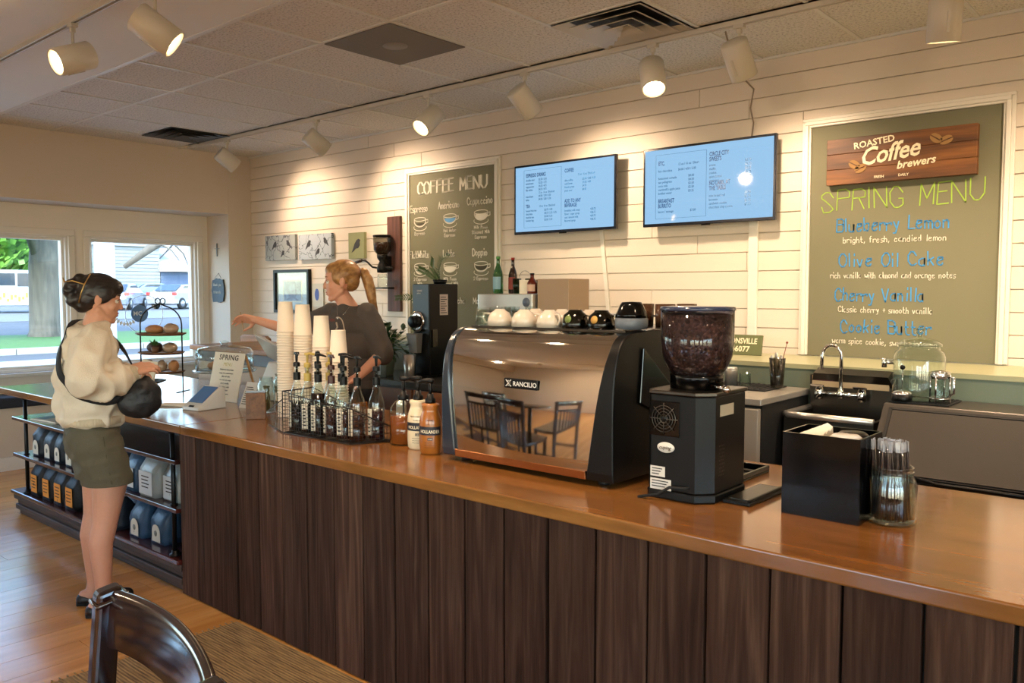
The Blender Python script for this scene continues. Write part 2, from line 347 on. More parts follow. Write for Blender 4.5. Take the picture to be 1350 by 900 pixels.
for i,(a,b) in enumerate(fwn):
    wd=thing('window_%d'%(i+6),((a+b)/2,YF-.07,.7),0,None,None); struct(wd); hw=(b-a)/2
    MB().box(-hw,-hw+.06,-.08,.08,0,1.8).box(hw-.06,hw,-.08,.08,0,1.8).box(-hw,hw,-.08,.08,0,.06).box(-hw,hw,-.08,.08,1.74,1.8).box(-.03,.03,-.05,.05,0,1.8).build('frame',M['white'],wd); portal(YF-.16,a,b,.7,2.5,True)
    MB().box(-hw+.06,hw-.06,-.003,.003,.06,1.74).build('pane',M['pane'],wd)
dr=thing('door_1',(-1.2,YF+.02,0),0,None,None); struct(dr)
MB().box(-.55,-.46,-.02,.04,0,2.12).box(.46,.55,-.02,.04,0,2.12).box(-.55,.55,-.02,.04,2.05,2.14).build('casing',M['white'],dr)
MB().box(-.45,.45,-.01,.02,.01,2.04).build('panel',mat('door_white','d8d2c6',.4),dr)
MB().box(-.35,.35,.02,.03,1.1,1.9).box(-.35,.35,.02,.03,.2,.9).build('raised_panel',M['white'],dr,bevel=.004)
MB().ell((.38,.06,1.0),.03).tube([(.38,.02,1.0),(.38,.05,1.0)],.012).build('knob',M['chrome'],dr)
# baseboards
sbox('baseboard_left',M['white'],XW,XW+.015,YF,4.73,0,.13)
sbox('baseboard_front',M['white'],XW,XR,YF,YF+.015,0,.13)
# ceiling
ce=sbox('ceiling',M['drywall'],-8.7,XR+.15,YF-.15,2.42,ZC-.01,ZC+.1)
sbox('ceiling_deck',M['drywall'],-8.7,XR+.15,2.42,YB+.15,ZC+.03,ZC+.1)
tm={}; ys=[2.42,3.0,4.2,YB]; gx=[-4.066-.6*k for k in range(6,-1,-1)]+[-4.066+.6*k for k in range(1,13)]; gx=[XC]+gx+[XR]
gr=struct(MB().box(XC,XR,2.42,2.45,ZC-.014,ZC+.002).box(XC,XR,YB-.03,YB,ZC-.014,ZC+.002).build('ceiling_grid',M['grid']))
for i in range(len(gx)-1):
    a,b=gx[i],gx[i+1]
    for j in range(3):
        y0,y1=ys[j],ys[j+1]
        segs=[(y0,y1)]
        if abs(a+4.066)<.01 and j==1: segs=[(3.6,4.2)]
        if abs(a+2.866)<.01 and j==1: segs=[(3.0,3.6)]
        if abs(a+7.666)<.01 and j==1: segs=[(3.0,3.6)]
        for s0,s1 in segs:
            k=(round(b-a,2),round(s1-s0,2))
            if k not in tm: tm[k]=MB().box(.004,b-a-.004,.004,s1-s0-.004,0,.015).mesh('tile')
            o=put('ceiling_tile',tm[k],M['tile'],gr); o.location=(a,s0,ZC)
tb=MB()
for x in gx[1:-1]: tb.box(x-.011,x+.011,2.44,YB-.02,ZC-.007,ZC+.001)
for y in (3.0,4.2): tb.box(XC,XR,y-.011,y+.011,ZC-.0065,ZC+.0005)
for x in (-4.066,-2.866,-7.666): tb.box(x,x+.6,3.59,3.61,ZC-.0063,ZC)
tb.build('grid_bars',M['grid'],gr)
# ---------------------------------------------------------------- ceiling fixtures
p=thing('ceiling_panel',(-3.766,3.3,ZC-.012),0,'flat dark grey square ceiling panel with pale round centre','ceiling panel')
MB().box(-.29,.29,-.29,.29,0,.02).build('plate',mat('grey_panel','6f6a66',.7),p)
MB().lathe([(0,-.002),(.07,-.002),(.075,.004)],n=28,sx=1.1).build('disc',mat('panel_disc','8e8883',.6),p)
def diffuser(x,y,label,m):
    t=thing('ceiling_vent',(x,y,ZC-.012),0,label,'vent','ceiling air vents')
    MB().box(-.29,.29,-.29,.29,.03,.04).build('backing',M['matt'],t)
    for k,s_ in enumerate((.285,.215,.145,.08)):
        r=MB(); s2=s_-.062; z0=-.005-.004*k; z1=z0+.03
        for a in range(4):
            ro=Matrix.Rotation(a*PI/2,4,'Z')
            r.hexa([(-s_,-s_,z0),(s_,-s_,z0),(s2+.005,-s2-.005,z1),(-s2-.005,-s2-.005,z1),(-s_,-s_,z0+.004),(s_,-s_,z0+.004),(s2,-s2,z1+.003),(-s2,-s2,z1+.003)],ro)
        r.build('slat_ring',m,t)
    return t
diffuser(-2.566,3.9,'stepped square ceiling vent with four silvery slat rings, above the menu screens',mat('vent_metal','bdb5aa',.4,.2))
diffuser(-7.366,3.9,'dark square ceiling vent near the front windows',mat('vent_dark','4a4742',.5,.3))
def track(y,x0,x1,label):
    t=thing('light_track',((x0+x1)/2,y,ZC-.002),0,label,'light track'); h=(x1-x0)/2
    MB().box(-h,h,-.018,-.008,-.035,0).box(-h,h,.008,.018,-.035,0).box(-h,h,-.018,.018,-.008,0).build('rail',M['track'],t)
    MB().box(-h,h,-.006,.006,-.012,-.009).build('conductor',M['copper'],t); return t
track(4.19,-7.85,2.2,'long white light track on the tiled ceiling in front of the shiplap wall')
track(1.86,-7.5,1.5,'white light track on the smooth painted ceiling')
FW=Vector((-math.sin(R(40.9)),math.cos(R(40.9)),0)); RT=Vector((math.cos(R(40.9)),math.sin(R(40.9)),0)); UP=Vector((0,0,1))
def head(x,y,dv,label,power=1,sz=105,drop=.13):
    d=(RT*dv[0]+UP*dv[1]+FW*dv[2]).normalized()
    t=thing('track_spotlight',(x,y,ZC-.037),0,label,'spotlight','white track spotlights')
    MB().box(-.03,.03,-.018,.018,-.02,.0).box(-.012,.012,-.012,.012,-.045,-.02).tube([(0,0,-.04),(0,0,-drop)],.008,8).build('stem',M['track'],t,bevel=.002)
    c=Vector((0,0,-drop-.05)); q=d.to_track_quat('Z','Y').to_matrix().to_4x4(); T=Matrix.Translation(c)@q
    MB().lathe([(.0,-.1),(.066,-.1),(.072,-.094),(.072,.098),(.066,.1),(.062,.098),(.06,.05),(.045,.03),(0,.03)],n=28,M=T).build('housing',M['lampwhite'],t)
    MB().box(-.006,.006,-.076,-.066,-.03,.06,M=T).build('yoke',M['track'],t)
    MB().lathe([(0,.078),(.04,.078),(.056,.072),(.057,.04)],n=24,M=T).build('lamp',M['bulb'],t)
    l=bpy.data.lights.new('spot','SPOT'); l.energy=SPOTW*power; l.color=(1,.72,.48); l.spot_size=R(sz); l.spot_blend=1; l.shadow_soft_size=.05
    o=bpy.data.objects.new('spot_beam',l); C.objects.link(o); o.parent=t; o.location=c+d*.115; o.rotation_euler=d.to_track_quat('-Z','Y').to_euler()
    return t
head(-7.16,4.19,(.65,-.6,.45),'small white track spotlight nearest the corner column')
head(-5.77,4.19,(.7,-.6,.45),'white track spotlight over the bird pictures, tilted down to the wall')
head(-4.43,4.19,(-.5,-.65,-.5),'white track spotlight above the coffee menu board with its lit opening showing',1)
head(-3.52,4.19,(.55,-.65,.4),'white track spotlight above the smaller left menu screen',1.1)
head(-2.56,4.19,(0,-.85,-.5),'glowing white track spotlight facing out below the silvery vent',.8)
head(-2.03,4.19,(.4,-.75,.4),'white track spotlight above the larger screen, beside the hanging cord',1.1)
head(-1.03,4.19,(.05,-1,.2),'white track spotlight pointing straight down above the chalk spring menu',1.2)
head(-.1,4.19,(-.25,-.75,.55),'white track spotlight past the end of the spring menu',1.3)
head(.9,4.19,(-.1,-.75,.5),'outermost white track spotlight, beyond the spring menu',1)
head(-4.69,1.86,(-.62,-.42,-.75),'white track spotlight with a glowing face, on the painted ceiling track',1.0)
head(-3.77,1.86,(.8,-.6,.22),'large white track spotlight tilted toward the counter, at the frame top',1.0,drop=.17)
head(-2.9,1.86,(0,-1,-.05),'track spotlight of which only the lower rim shows at the frame top',1.0,drop=.07)
for x,l_ in ((-1.6,'first'),(-.2,'second'),(.8,'third')): head(x,1.86,(.3,-1,.5),'%s added fill spotlight over the near end of the counter, out of frame'%l_,1.0)  # unseen heads added to this track as room fill
track(-2.2,-7.5,3.0,'white light track added for fill over the seating area behind the camera, out of frame')  # this track and its six heads are added only for fill light
for i,x in enumerate((-7,-5.4,-3.8,-2.2,-.4,1.6)): head(x,-2.2,((.9,-.5,-.9),(-.3,-.8,-.8))[i%2],'added fill spotlight %d from the window end of the seating track, out of frame'%(i+1),2.0,sz=120)
# ---------------------------------------------------------------- text helpers
def text_mesh(s,h,sx=1,bold=0,align='LEFT',shear=0,sp=1,lsp=1,ext=.0006):
    c=bpy.data.curves.new('t','FONT'); c.body=s; c.size=h*1.42; c.align_x=align; c.offset=bold*h; c.shear=shear; c.space_character=sp; c.space_line=lsp; c.resolution_u=2; c.extrude=ext/2; c.fill_mode='BOTH'
    o=bpy.data.objects.new('t',c); C.objects.link(o); me=bpy.data.meshes.new_from_object(o); bpy.data.objects.remove(o); bpy.data.curves.remove(c)
    for v in me.vertices: v.co.x*=sx
    me.materials.clear(); return me
def text(parent,s,x,y,z,h,m,sx=1,bold=0,align='LEFT',shear=0,rz=0,tilt=0,name='lettering',sp=1,lsp=1,rx=90,lean=0):
    o=put(name,text_mesh(s,h,sx,bold,align,shear,sp,lsp),m,parent); o.location=(x,y,z)
    o.rotation_euler=Euler((R(rx),R(lean),rz)) if not tilt else (Matrix.Rotation(rz,3,'Z')@Matrix.Rotation(R(rx),3,'X')@Matrix.Rotation(tilt,3,'Z')).to_euler(); return o
G={k:(int(w_),p_) for k,w_,p_ in (l.split('|') for l in """A|6|023962 1555
B|6|02094968665606 5665635202
C|6|6749290704224263
D|6|02093967643202
E|5|59090252 0646
F|5|590902 0646
G|6|67492907042242636545
H|6|0902 6962 0666
I|2|1219
J|5|4944321204
K|6|0209 6906 1762
L|5|090252
M|6|0209346962
N|6|02096269
O|6|290704224264674929
P|6|02094968664606
Q|6|290704224264674929 3462
R|6|02094968664606 3662
S|6|674929080726546342221204
T|6|0969 3932
U|6|090422426469
V|6|093269
W|6|0912365269
X|6|0962 6902
Y|6|093569 3532
Z|6|09690262
a|5|46260503224346 4642
b|5|0902 05264644322203
c|5|4526160403123243
d|5|4942 4526160403123243
e|5|04454636160403123243
f|4|39291812 0636
g|5|4526160403123243 4641301001
h|5|0902 0526364542
i|2|1612 1819
j|3|26211000 2829
k|5|0902 4604 1542
l|2|1912
m|6|0602 0516263532 3546566562
n|5|0602 0526364542
o|5|26050322434526
p|5|0600 05264645432203
q|5|4640 4526160403123243
r|4|0602 05264645
s|4|4616051434433202
t|4|19132242 0636
u|5|060312324346 4642
v|5|062246
w|6|0612345266
x|5|0642 4602
y|5|0623 462000
z|4|06460242
2|6|07294967660262
0|6|290704224264674929
4|6|4942 490464
6|6|6729070422426365460504
7|6|09696732
,|2|1301
.|2|1213
-|4|0545
+|4|0545 2723
 |4|""".split('\n'))}
def strokes(parent,s,x,y,z,h,wd,m,th=.004,slope=0,jit=.02,name='lettering',italic=0,seed=1):
    """hand-drawn line lettering: total width wd, cap height h, in the plane y"""
    rn=random.Random(sum(map(ord,s))+seed)
    tot=sum(G.get(c,G[' '])[0]+1.6 for c in s); u=wd/tot; v=h/7; mb=MB(); cx=0
    for c in s:
        wdt,st_=G.get(c,G[' ']); dz=rn.uniform(-jit,jit)*h; rot=rn.uniform(-jit,jit)
        for k in st_.split():
            pts=[(int(k[i]),int(k[i+1])) for i in range(0,len(k)-1,2)]
            P_=[]
            for a,b in pts:
                px=(cx+a+b*italic*.12)*u+rot*b*v; pz=(b-2)*v+dz+a*rot*u
                P_.append((x+px,y,z+pz+slope*px))
            if len(P_)>1: mb.tube(P_,th/2,4,flat=.35)
        cx+=wdt+1.6
    return mb.build(name,m,parent,world=True)
# ---------------------------------------------------------------- menu boards on the wall
def framed_board(name,x0,x1,z0,z1,fw,label,bottom=False):
    t=thing(name,((x0+x1)/2,YB-.016,z0),0,label,'menu board')
    for k,(o,dp) in enumerate(((0,.02),(fw*.35,.034),(fw*.75,.024))):
        i_=o+fw*(.36,.42,.26)[k]
        for nm,a in (('frame_side',(x0+o,x0+i_,z0,z1-i_-.0004)),('frame_side',(x1-i_,x1-o,z0,z1-i_-.0004)),('frame_top',(x0+o,x1-o,z1-i_,z1-o))):
            MB().box(a[0],a[1],YB-.016-dp,YB-.015,a[2],a[3]).build(nm if k==1 else 'moulding',M['white'],t,bevel=.003,seg=1,world=True)
    MB().box(x0+fw*.9,x1-fw*.9,YB-.026,YB-.015,z0,z1-fw*.9).build('chalkboard',M['slate'],t,world=True)
    return t
bl=framed_board('menu_board',-5.58,-4.445,1.22,2.68,.06,'green chalkboard headed COFFEE MENU with drawn cups, in a white moulded frame')
yb=YB-.028
strokes(bl,'COFFEE MENU',-5.42,yb,2.445,.105,.84,M['chalk'],.011,jit=.04)
strokes(bl,'COFFEE MENU',-5.409,yb,2.445,.105,.84,M['chalk'],.006,jit=.04)
def coffee(x,z,nm,sub,fill,fz):
    strokes(bl,nm,x-.0145*len(nm)-.01,yb,z+.115,.058,.029*len(nm),M['chalk'],.0085,jit=.03)
    mb=MB()
    arc=[(x+.075*math.cos(a),yb,z+.035+.052*math.sin(a)*(1 if a<0 else 0)) for a in [R(q) for q in range(-180,1,15)]]
    mb.tube(arc,.003,4,flat=.4).tube([(x+.075*math.cos(R(q)),yb,z+.05+.016*math.sin(R(q))) for q in range(0,360,20)],.003,4,closed=True,flat=.4)
    arc=[(x+.075*math.cos(R(q)),yb,z+.05-.06*abs(math.sin(R(q)))**.8) for q in range(-180,1,15)]; mb.tube(arc,.003,4,flat=.4)
    mb.tube([(x+.07,yb,z+.04),(x+.1,yb,z+.045),(x+.1,yb,z+.02),(x+.065,yb,z+.01)],.003,4,flat=.4)
    mb.tube([(x+.08*math.cos(R(q)),yb,z-.02+.028*math.sin(R(q))) for q in range(-200,21,15)],.003,4,flat=.4)
    mb.build('cup_drawing',M['chalk'],bl,world=True)
    if fill:
        f=[(x+.066*math.cos(R(q)),z+fz-.045*abs(math.sin(R(q)))**.8) for q in range(-180,1,20)]
        MB().prism(f,yb+.001,yb+.003).build('cup_fill',fill,bl,world=True)
    mb=None
    for k,l in enumerate(sub): strokes(bl,l,x-.0085*len(l),yb,z-.085-.04*k,.026,.017*len(l),M['chalk'],.0045)
cb=mat('drawn_blue','5f9bd0',.9); cw=mat('drawn_white','e2ddd0',.9); cdk=mat('drawn_dark','3c3a2c',.9)
coffee(-5.39,2.18,'Espresso',['Espresso'],cdk,.018); coffee(-5.02,2.19,'Americano',['Hot Water','Espresso'],cb,.03); coffee(-4.66,2.2,'Cappuccino',['Milk Foam','Steamed Milk','Espresso'],cw,.035)
coffee(-5.39,1.78,'FlatWhite',['2 Espresso','Milk'],cw,.015); coffee(-5.02,1.78,'Latte',['Milk Foam','Steamed Milk','Espresso'],cw,.03); coffee(-4.66,1.78,'Doppio',['2 Espresso'],cdk,.03)
strokes(bl,'Mocha',-5.0,yb,1.5,.05,.16,M['chalk'],.0065); strokes(bl,'Macchiato',-4.75,yb,1.5,.05,.27,M['chalk'],.0065); strokes(bl,'Cortado',-5.5,yb,1.5,.05,.22,M['chalk'],.0065)
# spring menu
br=framed_board('menu_board',-1.995,-.875,1.215,2.635,.055,'large green chalkboard headed SPRING MENU in green chalk, with blue and white lines')
strokes(br,'SPRING MENU',-1.87,yb,2.075,.118,.88,M['chalkg'],.0062,jit=.05,slope=.012)
for i,(a,b,x,z,wd_,x2,w2) in enumerate((('Blueberry Lemon','bright, fresh, candied lemon',-1.78,1.95,.62,-1.74,.56),('Olive Oil Cake','rich vanilla with almond and orange notes',-1.76,1.745,.58,-1.81,.68),
     ('Cherry Vanilla','Classic cherry + smooth vanilla',-1.78,1.545,.5,-1.76,.52),('Cookie Butter','warm spice cookie, sweet cinnamon',-1.74,1.36,.5,-1.79,.58))):
    strokes(br,a,x,yb,z,.075,wd_,M['chalkb'],.0068,jit=.05,seed=4); strokes(br,b,x2,yb,z-.065,.034,w2,M['chalk'],.0034,jit=.04,slope=-.01)
ws=thing('wooden_sign',(-1.435,YB-.045,2.235),0,'stained wooden coffee sign with cream lettering, fixed over the spring menu chalkboard','sign')
for k in range(3): MB().box(-1.83+.0,-1.04,YB-.075,YB-.03,2.222+.0885*k,2.222+.0885*(k+1)-.001).build('board',M['sign'],ws,bevel=.002,seg=1,world=True)
ys_=YB-.077; lx=-1.435
def wt(s,x,z,h,**k): o=text(ws,s,0,0,0,h,M['cream'],**k); o.matrix_parent_inverse=ws.matrix_basis.inverted(); o.location=(x,ys_,z); return o
wt('ROASTED',-1.675,2.418,.036,bold=.03,sx=1.0,tilt=R(6))
wt('Coffee',-1.64,2.318,.098,bold=.025,shear=.35,sx=.88,tilt=R(6),sp=.96)
wt('brewers',-1.44,2.284,.042,bold=.035,shear=.3,sx=1.0,tilt=R(5))
wt('FRESH',-1.56,2.243,.014,bold=.02); wt('DAILY',-1.43,2.243,.014,bold=.02)
bean=mat('faded_bean_print','9a7648',.8)
for (x,z,a) in ((-1.67,2.33,30),(-1.635,2.305,-25),(-1.24,2.43,35),(-1.19,2.415,-20)):
    T=Matrix.Translation((x,ys_,z))@Matrix.Rotation(R(a),4,'Y'); mb=MB()
    mb.prism([(.034*math.cos(R(q)),.02*math.sin(R(q))+.003) for q in range(0,181,20)],-.001,.001,M=T); mb.prism([(.034*math.cos(R(q)),.02*math.sin(R(q))-.003) for q in range(180,361,20)],-.001,.001,M=T)
    mb.build('bean_print',bean,ws,world=True)
# ---------------------------------------------------------------- screens
scr=mat('screen_glow','05080c',.03,emis='9ccbf2',es=.72); ink=mat('screen_ink','12305a',.2,emis='2f5f96',es=.35); inkl=mat('screen_ink_light','24527c',.2,emis='2f6a9e',es=.3); tvb=mat('screen_bezel','0d1524',.2)
def tv(x0,x1,z0,z1,label,left,right,conduit):
    yf=4.9; t=thing('menu_screen',((x0+x1)/2,YB-.06,z0),0,label,'screen')
    b=.016; MB().box(x0,x1,yf,yf+.03,z0,z1).build('casing',tvb,t,bevel=.004,world=True)
    MB().box(x0+.1,x1-.1,yf+.03,yf+.055,z0+.06,z1-.12).box((x0+x1)/2-.12,(x0+x1)/2+.12,yf+.05,YB-.014,z0+.15,z1-.18).build('mount',M['matt'],t,world=True)
    MB().box(x0+b,x1-b,yf-.0015,yf,z0+b+.004,z1-b).build('display',scr,t,world=True)
    MB().box((x0+x1)/2-.03,(x0+x1)/2+.03,yf-.001,yf+.01,z0-.008,z0+.002).build('badge',M['gloss'],t,world=True)
    fr=MB(); a0,a1,c0,c1=left['box']; fr_=.0015
    for q in ((a0,a1,c0,c0+fr_),(a0,a1,c1-fr_,c1),(a0,a0+fr_,c0,c1),(a1-fr_,a1,c0,c1)): fr.box(q[0],q[1],yf-.003,yf-.0016,q[2],q[3])
    fr.build('printed_frame',inkl,t,world=True)
    for (s,x,z,h,sx,bold,m) in left['t']+right['t']:
        o=text(t,s,0,0,0,h,m,sx=sx,bold=max(bold,.014),lsp=1.12 if bold<.02 else .85); o.matrix_parent_inverse=t.matrix_basis.inverted(); o.location=(x,yf-.003,z)
    return t
X=-4.221;Z=2.036
tv(-4.221,-3.282,2.038,2.562,'smaller-looking menu screen nearer the corner, listing espresso drinks and coffee',
 {'box':(X+.1,X+.46,Z+.05,Z+.485),'t':[('ESPRESSO DRINKS',X+.12,Z+.43,.027,.62,.03,ink),('double shot\namericano\ncappuccino\nflat white\n\nmacchiato\nlatte',X+.12,Z+.4,.0155,.8,0,inkl),
  ('$2.50 / 3.00\n$3.25 / 3.75\n$4.25 / 4.75\n$4.25 / 4.75\n12 oz  16 oz  20oz/iced\n$4.50 / 5.00 / 5.50\n$4.50 / 5.00 / 5.50',X+.245,Z+.4,.0155,.72,0,inkl),
  ('TEA',X+.12,Z+.2,.025,.62,.03,ink),('12 oz  16 oz  20oz/iced',X+.25,Z+.2,.0155,.72,0,inkl),('house fruit tea\nchai latte\nmatcha tea\nlondon fog',X+.12,Z+.17,.0155,.8,0,inkl),('$2.75 / 4.00\n$4.75 / 5.25 / 5.75\n$5.00 / 5.50\n$5.00 / 5.50',X+.3,Z+.17,.0155,.72,0,inkl)]},
 {'t':[('COFFEE',X+.49,Z+.435,.027,.62,.03,ink),('12 oz  16 oz  20oz/iced',X+.61,Z+.405,.0155,.72,0,inkl),('drip coffee\ncold brew\nfrench press\npour over',X+.49,Z+.37,.0155,.8,0,inkl),('$2.50 / 3.00 / 4.50\n$3.50 / 4.00\n$4.50\n$4.00',X+.65,Z+.37,.0155,.72,0,inkl),
  ('ADD TO ANY\nBEVERAGE',X+.49,Z+.215,.027,.62,.03,ink),('breakfast milk swap\nflavor / sugar syrup\noat / almond milk\nflavored syrup',X+.49,Z+.15,.0155,.8,0,inkl),('+$0.75\n+$0.75\n+$0.75\n+$0.75',X+.72,Z+.15,.0155,.8,0,inkl)]},None)
X=-3.06;Z=2.037
tv(-3.06,-2.12,2.037,2.562,'larger-looking menu screen beside the spring chalkboard, listing sweets',
 {'box':(X+.1,X+.475,Z+.05,Z+.475),'t':[('ETC.',X+.12,Z+.405,.027,.62,.03,ink),('12 oz / 16 oz / 20oz+',X+.27,Z+.395,.0155,.8,0,inkl),('hot chocolate\n\nbottomed cortado\nsan pellegrino\ncoca cola\nmartinelli\'s apple juice\nbottled water',X+.12,Z+.36,.0155,.85,0,inkl),('$4.00 / 4.50 / 5.00',X+.27,Z+.36,.0155,.8,0,inkl),('$4.00\n$4.50\n$3.50\n$2.50\n$3.25',X+.345,Z+.315,.0155,.85,0,inkl),
  ('BREAKFAST\nBURRITO',X+.12,Z+.155,.027,.62,.03,ink),('bacon / sausage',X+.12,Z+.09,.0155,.85,0,inkl),('$7.00',X+.36,Z+.09,.0155,.85,0,inkl)]},
 {'t':[('CIRCLE CITY\nSWEETS',X+.495,Z+.43,.027,.62,.03,ink),('scone\nmuffin\ncookie\nquick bread\ncroissant',X+.495,Z+.365,.0155,.85,0,inkl),('$3.75\n$3.75\n$3.25\n$3.75\n$4.75',X+.74,Z+.375,.0155,.85,0,inkl),
  ('NO LABEL AT\nTHE TABLE',X+.495,Z+.245,.027,.62,.03,ink),('mini bread loaf\nbrownie\nsandwich cookie\nchocolate chip cookie',X+.495,Z+.17,.0155,.85,0,inkl),('$5.95\n$5.75\n$5.75\n$7.75',X+.74,Z+.175,.0155,.85,0,inkl)]},None)
def rod(name,label,cat,pts,r,m): return tag(MB().tube(pts,r,6).build(name,m),label,cat)
tag(MB().hexa([(-3.40,YB-.03,1.3),(-3.37,YB-.03,1.3),(-3.37,YB-.015,1.3),(-3.40,YB-.015,1.3),(-3.49,YB-.03,2.1),(-3.46,YB-.03,2.1),(-3.46,YB-.015,2.1),(-3.49,YB-.015,2.1)]).build('cable_cover',M['white']),'slanting white cable cover running down from the smaller-looking screen','cable cover')
tag(MB().box(-2.33,-2.27,YB-.036,YB-.015,1.212,2.1).build('cable_cover',M['white'],bevel=.003),'upright white cable cover running down from the larger-looking screen to the ledge','cable cover')
rod('power_cord','thin twisted cord hanging from the ceiling track to the larger-looking screen','cord',[(-2.12,4.21,3.0),(-2.25,4.6,2.9),(-2.3,4.96,2.86),(-2.33,4.98,2.75),(-2.31,4.985,2.66),(-2.33,4.99,2.5)],.005,mat('grey_cord','8a7a6a',.6))
# ---------------------------------------------------------------- pictures
def sketch_mat(name,bg,ink_,sc_=9,th=.03):
    m,nt,b=nodes(name); L=nt.links.new; tc=N(nt,'ShaderNodeTexCoord'); v=N(nt,'ShaderNodeTexVoronoi',feature='DISTANCE_TO_EDGE'); v.inputs['Scale'].default_value=sc_
    nz=N(nt,'ShaderNodeTexNoise'); nz.inputs['Scale'].default_value=12; mx=N(nt,'ShaderNodeMix',data_type='RGBA',blend_type='LINEAR_LIGHT'); mx.inputs[0].default_value=.08
    L(tc.outputs['Object'],nz.inputs[0]); L(tc.outputs['Object'],mx.inputs[6]); L(nz.outputs['Color'],mx.inputs[7]); L(mx.outputs[2],v.inputs[0])
    cr=N(nt,'ShaderNodeValToRGB'); cr.color_ramp.elements[0].position=th*.5; cr.color_ramp.elements[1].position=th; cr.color_ramp.elements[0].color=(*hx(ink_),1); cr.color_ramp.elements[1].color=(*hx(bg),1)
    L(v.outputs['Distance'],cr.inputs[0]); L(cr.outputs[0],b.inputs['Base Color']); b.inputs['Roughness'].default_value=.7; return m
def birds(t,lst,y,m):
    for (x,z,s,f) in lst:
        mb=MB(); Tm=Matrix.Translation((x,y,z))@Matrix.Diagonal((s*f,1,s,1))
        mb.prism([(-.05,-.055),(-.035,-.03),(-.02,0),(0,.022),(.018,.03),(.035,.022),(.028,.008),(.03,-.01),(.015,-.028),(-.01,-.03),(-.03,-.045)],-.0012,.0012,M=Tm); mb.build('bird_drawing',m,t,world=True)
def canvas(x0,x1,z0,z1,m,label,bl_,mi):
    t=thing('canvas_picture',((x0+x1)/2,YB-.016,z0),0,label,'picture'); MB().box(x0,x1,YB-.05,YB-.016,z0,z1).build('canvas',m,t,bevel=.002,world=True); birds(t,bl_,YB-.0515,mi); return t
bi=mat('bird_ink','3a3d44',.8)
canvas(-7.775,-7.235,1.925,2.185,sketch_mat('branch_sketch_grey','9aa2a6','5a5e66',7,.035),'grey canvas of small birds on bare branches, nearest the corner',[(-7.6,2.09,1,1),(-7.35,2.1,1,-1),(-7.45,2.0,.8,1)],bi)
canvas(-7.175,-6.63,1.92,2.17,sketch_mat('branch_sketch_blue','aab6c4','5d6670',7,.03),'pale blue canvas of birds on branches, second from the corner',[(-7.0,2.08,1.1,1),(-6.72,2.1,1,-1),(-6.85,2.0,.9,1)],bi)
canvas(-6.365,-6.135,1.91,2.155,mat('sage_canvas','8f946c',.7,var=.1,bs=20),'small sage green canvas with one long-tailed bird',[(-6.24,2.05,1.5,1)],bi)
fp=thing('framed_print',(-7.32,YB-.016,1.45),0,'black framed print with a wide pale mat below the bird canvases','picture')
f_=MB(); 
for a in ((-7.63,-7.6,1.38,1.825),(-7.04,-7.01,1.38,1.825),(-7.6,-7.04,1.795,1.825),(-7.6,-7.04,1.38,1.41)): f_.box(a[0],a[1],YB-.055,YB-.016,a[2],a[3])
f_.build('frame',M['black'],fp,world=True); MB().box(-7.6,-7.04,YB-.03,YB-.02,1.41,1.795).build('mat_board',mat('mat_board','c8d4e4',.6),fp,world=True)
MB().box(-7.49,-7.15,YB-.0315,YB-.03,1.49,1.72).build('inner_border',M['paper'],fp,world=True)
MB().box(-7.475,-7.165,YB-.033,YB-.0315,1.505,1.705).build('print',sketch_mat('blue_print','8f9db4','6b6f86',9,.2),fp,world=True)
MB().box(-7.6,-7.04,YB-.035,YB-.0345,1.41,1.795).build('glazing',M['glass'],fp,world=True)
sk=thing('small_art_card',(-6.85,YB-.016,1.5),0,'small pale art card with a blue figure, partly behind the barista','picture')
MB().box(-6.98,-6.8,YB-.03,YB-.016,1.45,1.68).build('card',mat('art_card','c3c1b4',.6),sk,world=True)
MB().prism([(-6.9+.035*math.cos(R(q)),1.57+.06*math.sin(R(q))) for q in range(0,360,30)],YB-.032,YB-.03).build('figure_print',mat('blue_print2','4a62a8',.7),sk,world=True)
# upright board with wall coffee mill
wm=thing('wall_coffee_mill',(-5.72,YB-.02,1.75),0,'antique crank coffee mill with glass hopper on an upright reddish board','coffee mill')
MB().box(-5.81,-5.64,YB-.045,YB-.016,1.42,2.275).build('backboard',M['strip'],wm,bevel=.003,world=True)
cx_,cy_=-5.78,YB-.13
MB().lathe([(.045,0),(.075,.04),(.08,.15),(.075,.16)],(cx_,cy_,1.93),20).build('hopper',M['dglass'],wm,world=True)
MB().lathe([(0,.005),(.04,.005),(.07,.045),(.072,.11),(0,.115)],(cx_,cy_,1.93),18).build('coffee_beans',beans_mat('mill_beans','2a1408','6b3f20',90),wm,world=True)
MB().lathe([(0,.16),(.082,.16),(.082,.175),(0,.18)],(cx_,cy_,1.93),20).build('hopper_lid',M['wire'],wm,world=True)
MB().lathe([(.05,.0),(.045,-.03),(.025,-.06),(.04,-.09),(.05,-.12),(.045,-.16),(.0,-.165)],(cx_,cy_,1.93),16).box(cx_-.03,cx_+.03,cy_,YB-.04,1.78,1.92).tube([(cx_+.05,cy_,1.81),(cx_+.13,cy_,1.81)],.015,8).build('grinder_body',M['wire'],wm,world=True)
MB().tube([(cx_-.03,cy_-.02,1.81),(cx_-.1,cy_-.03,1.82),(cx_-.16,cy_-.03,1.86),(cx_-.2,cy_-.03,1.88),(cx_-.25,cy_-.03,1.885)],.009,8).build('crank',M['wire'],wm,world=True)
MB().tube([(cx_-.25,cy_-.03,1.885),(cx_-.33,cy_-.04,1.865)],.014,8).build('crank_handle',M['darkwood'],wm,world=True)
MB().lathe([(.045,0),(.045,.1),(.04,.115)],(cx_,cy_,1.64),16).build('catch_jar',M['glass'],wm,world=True)
MB().box(cx_-.06,cx_+.06,cy_-.05,YB-.04,1.625,1.638).build('jar_shelf',M['wire'],wm,world=True)
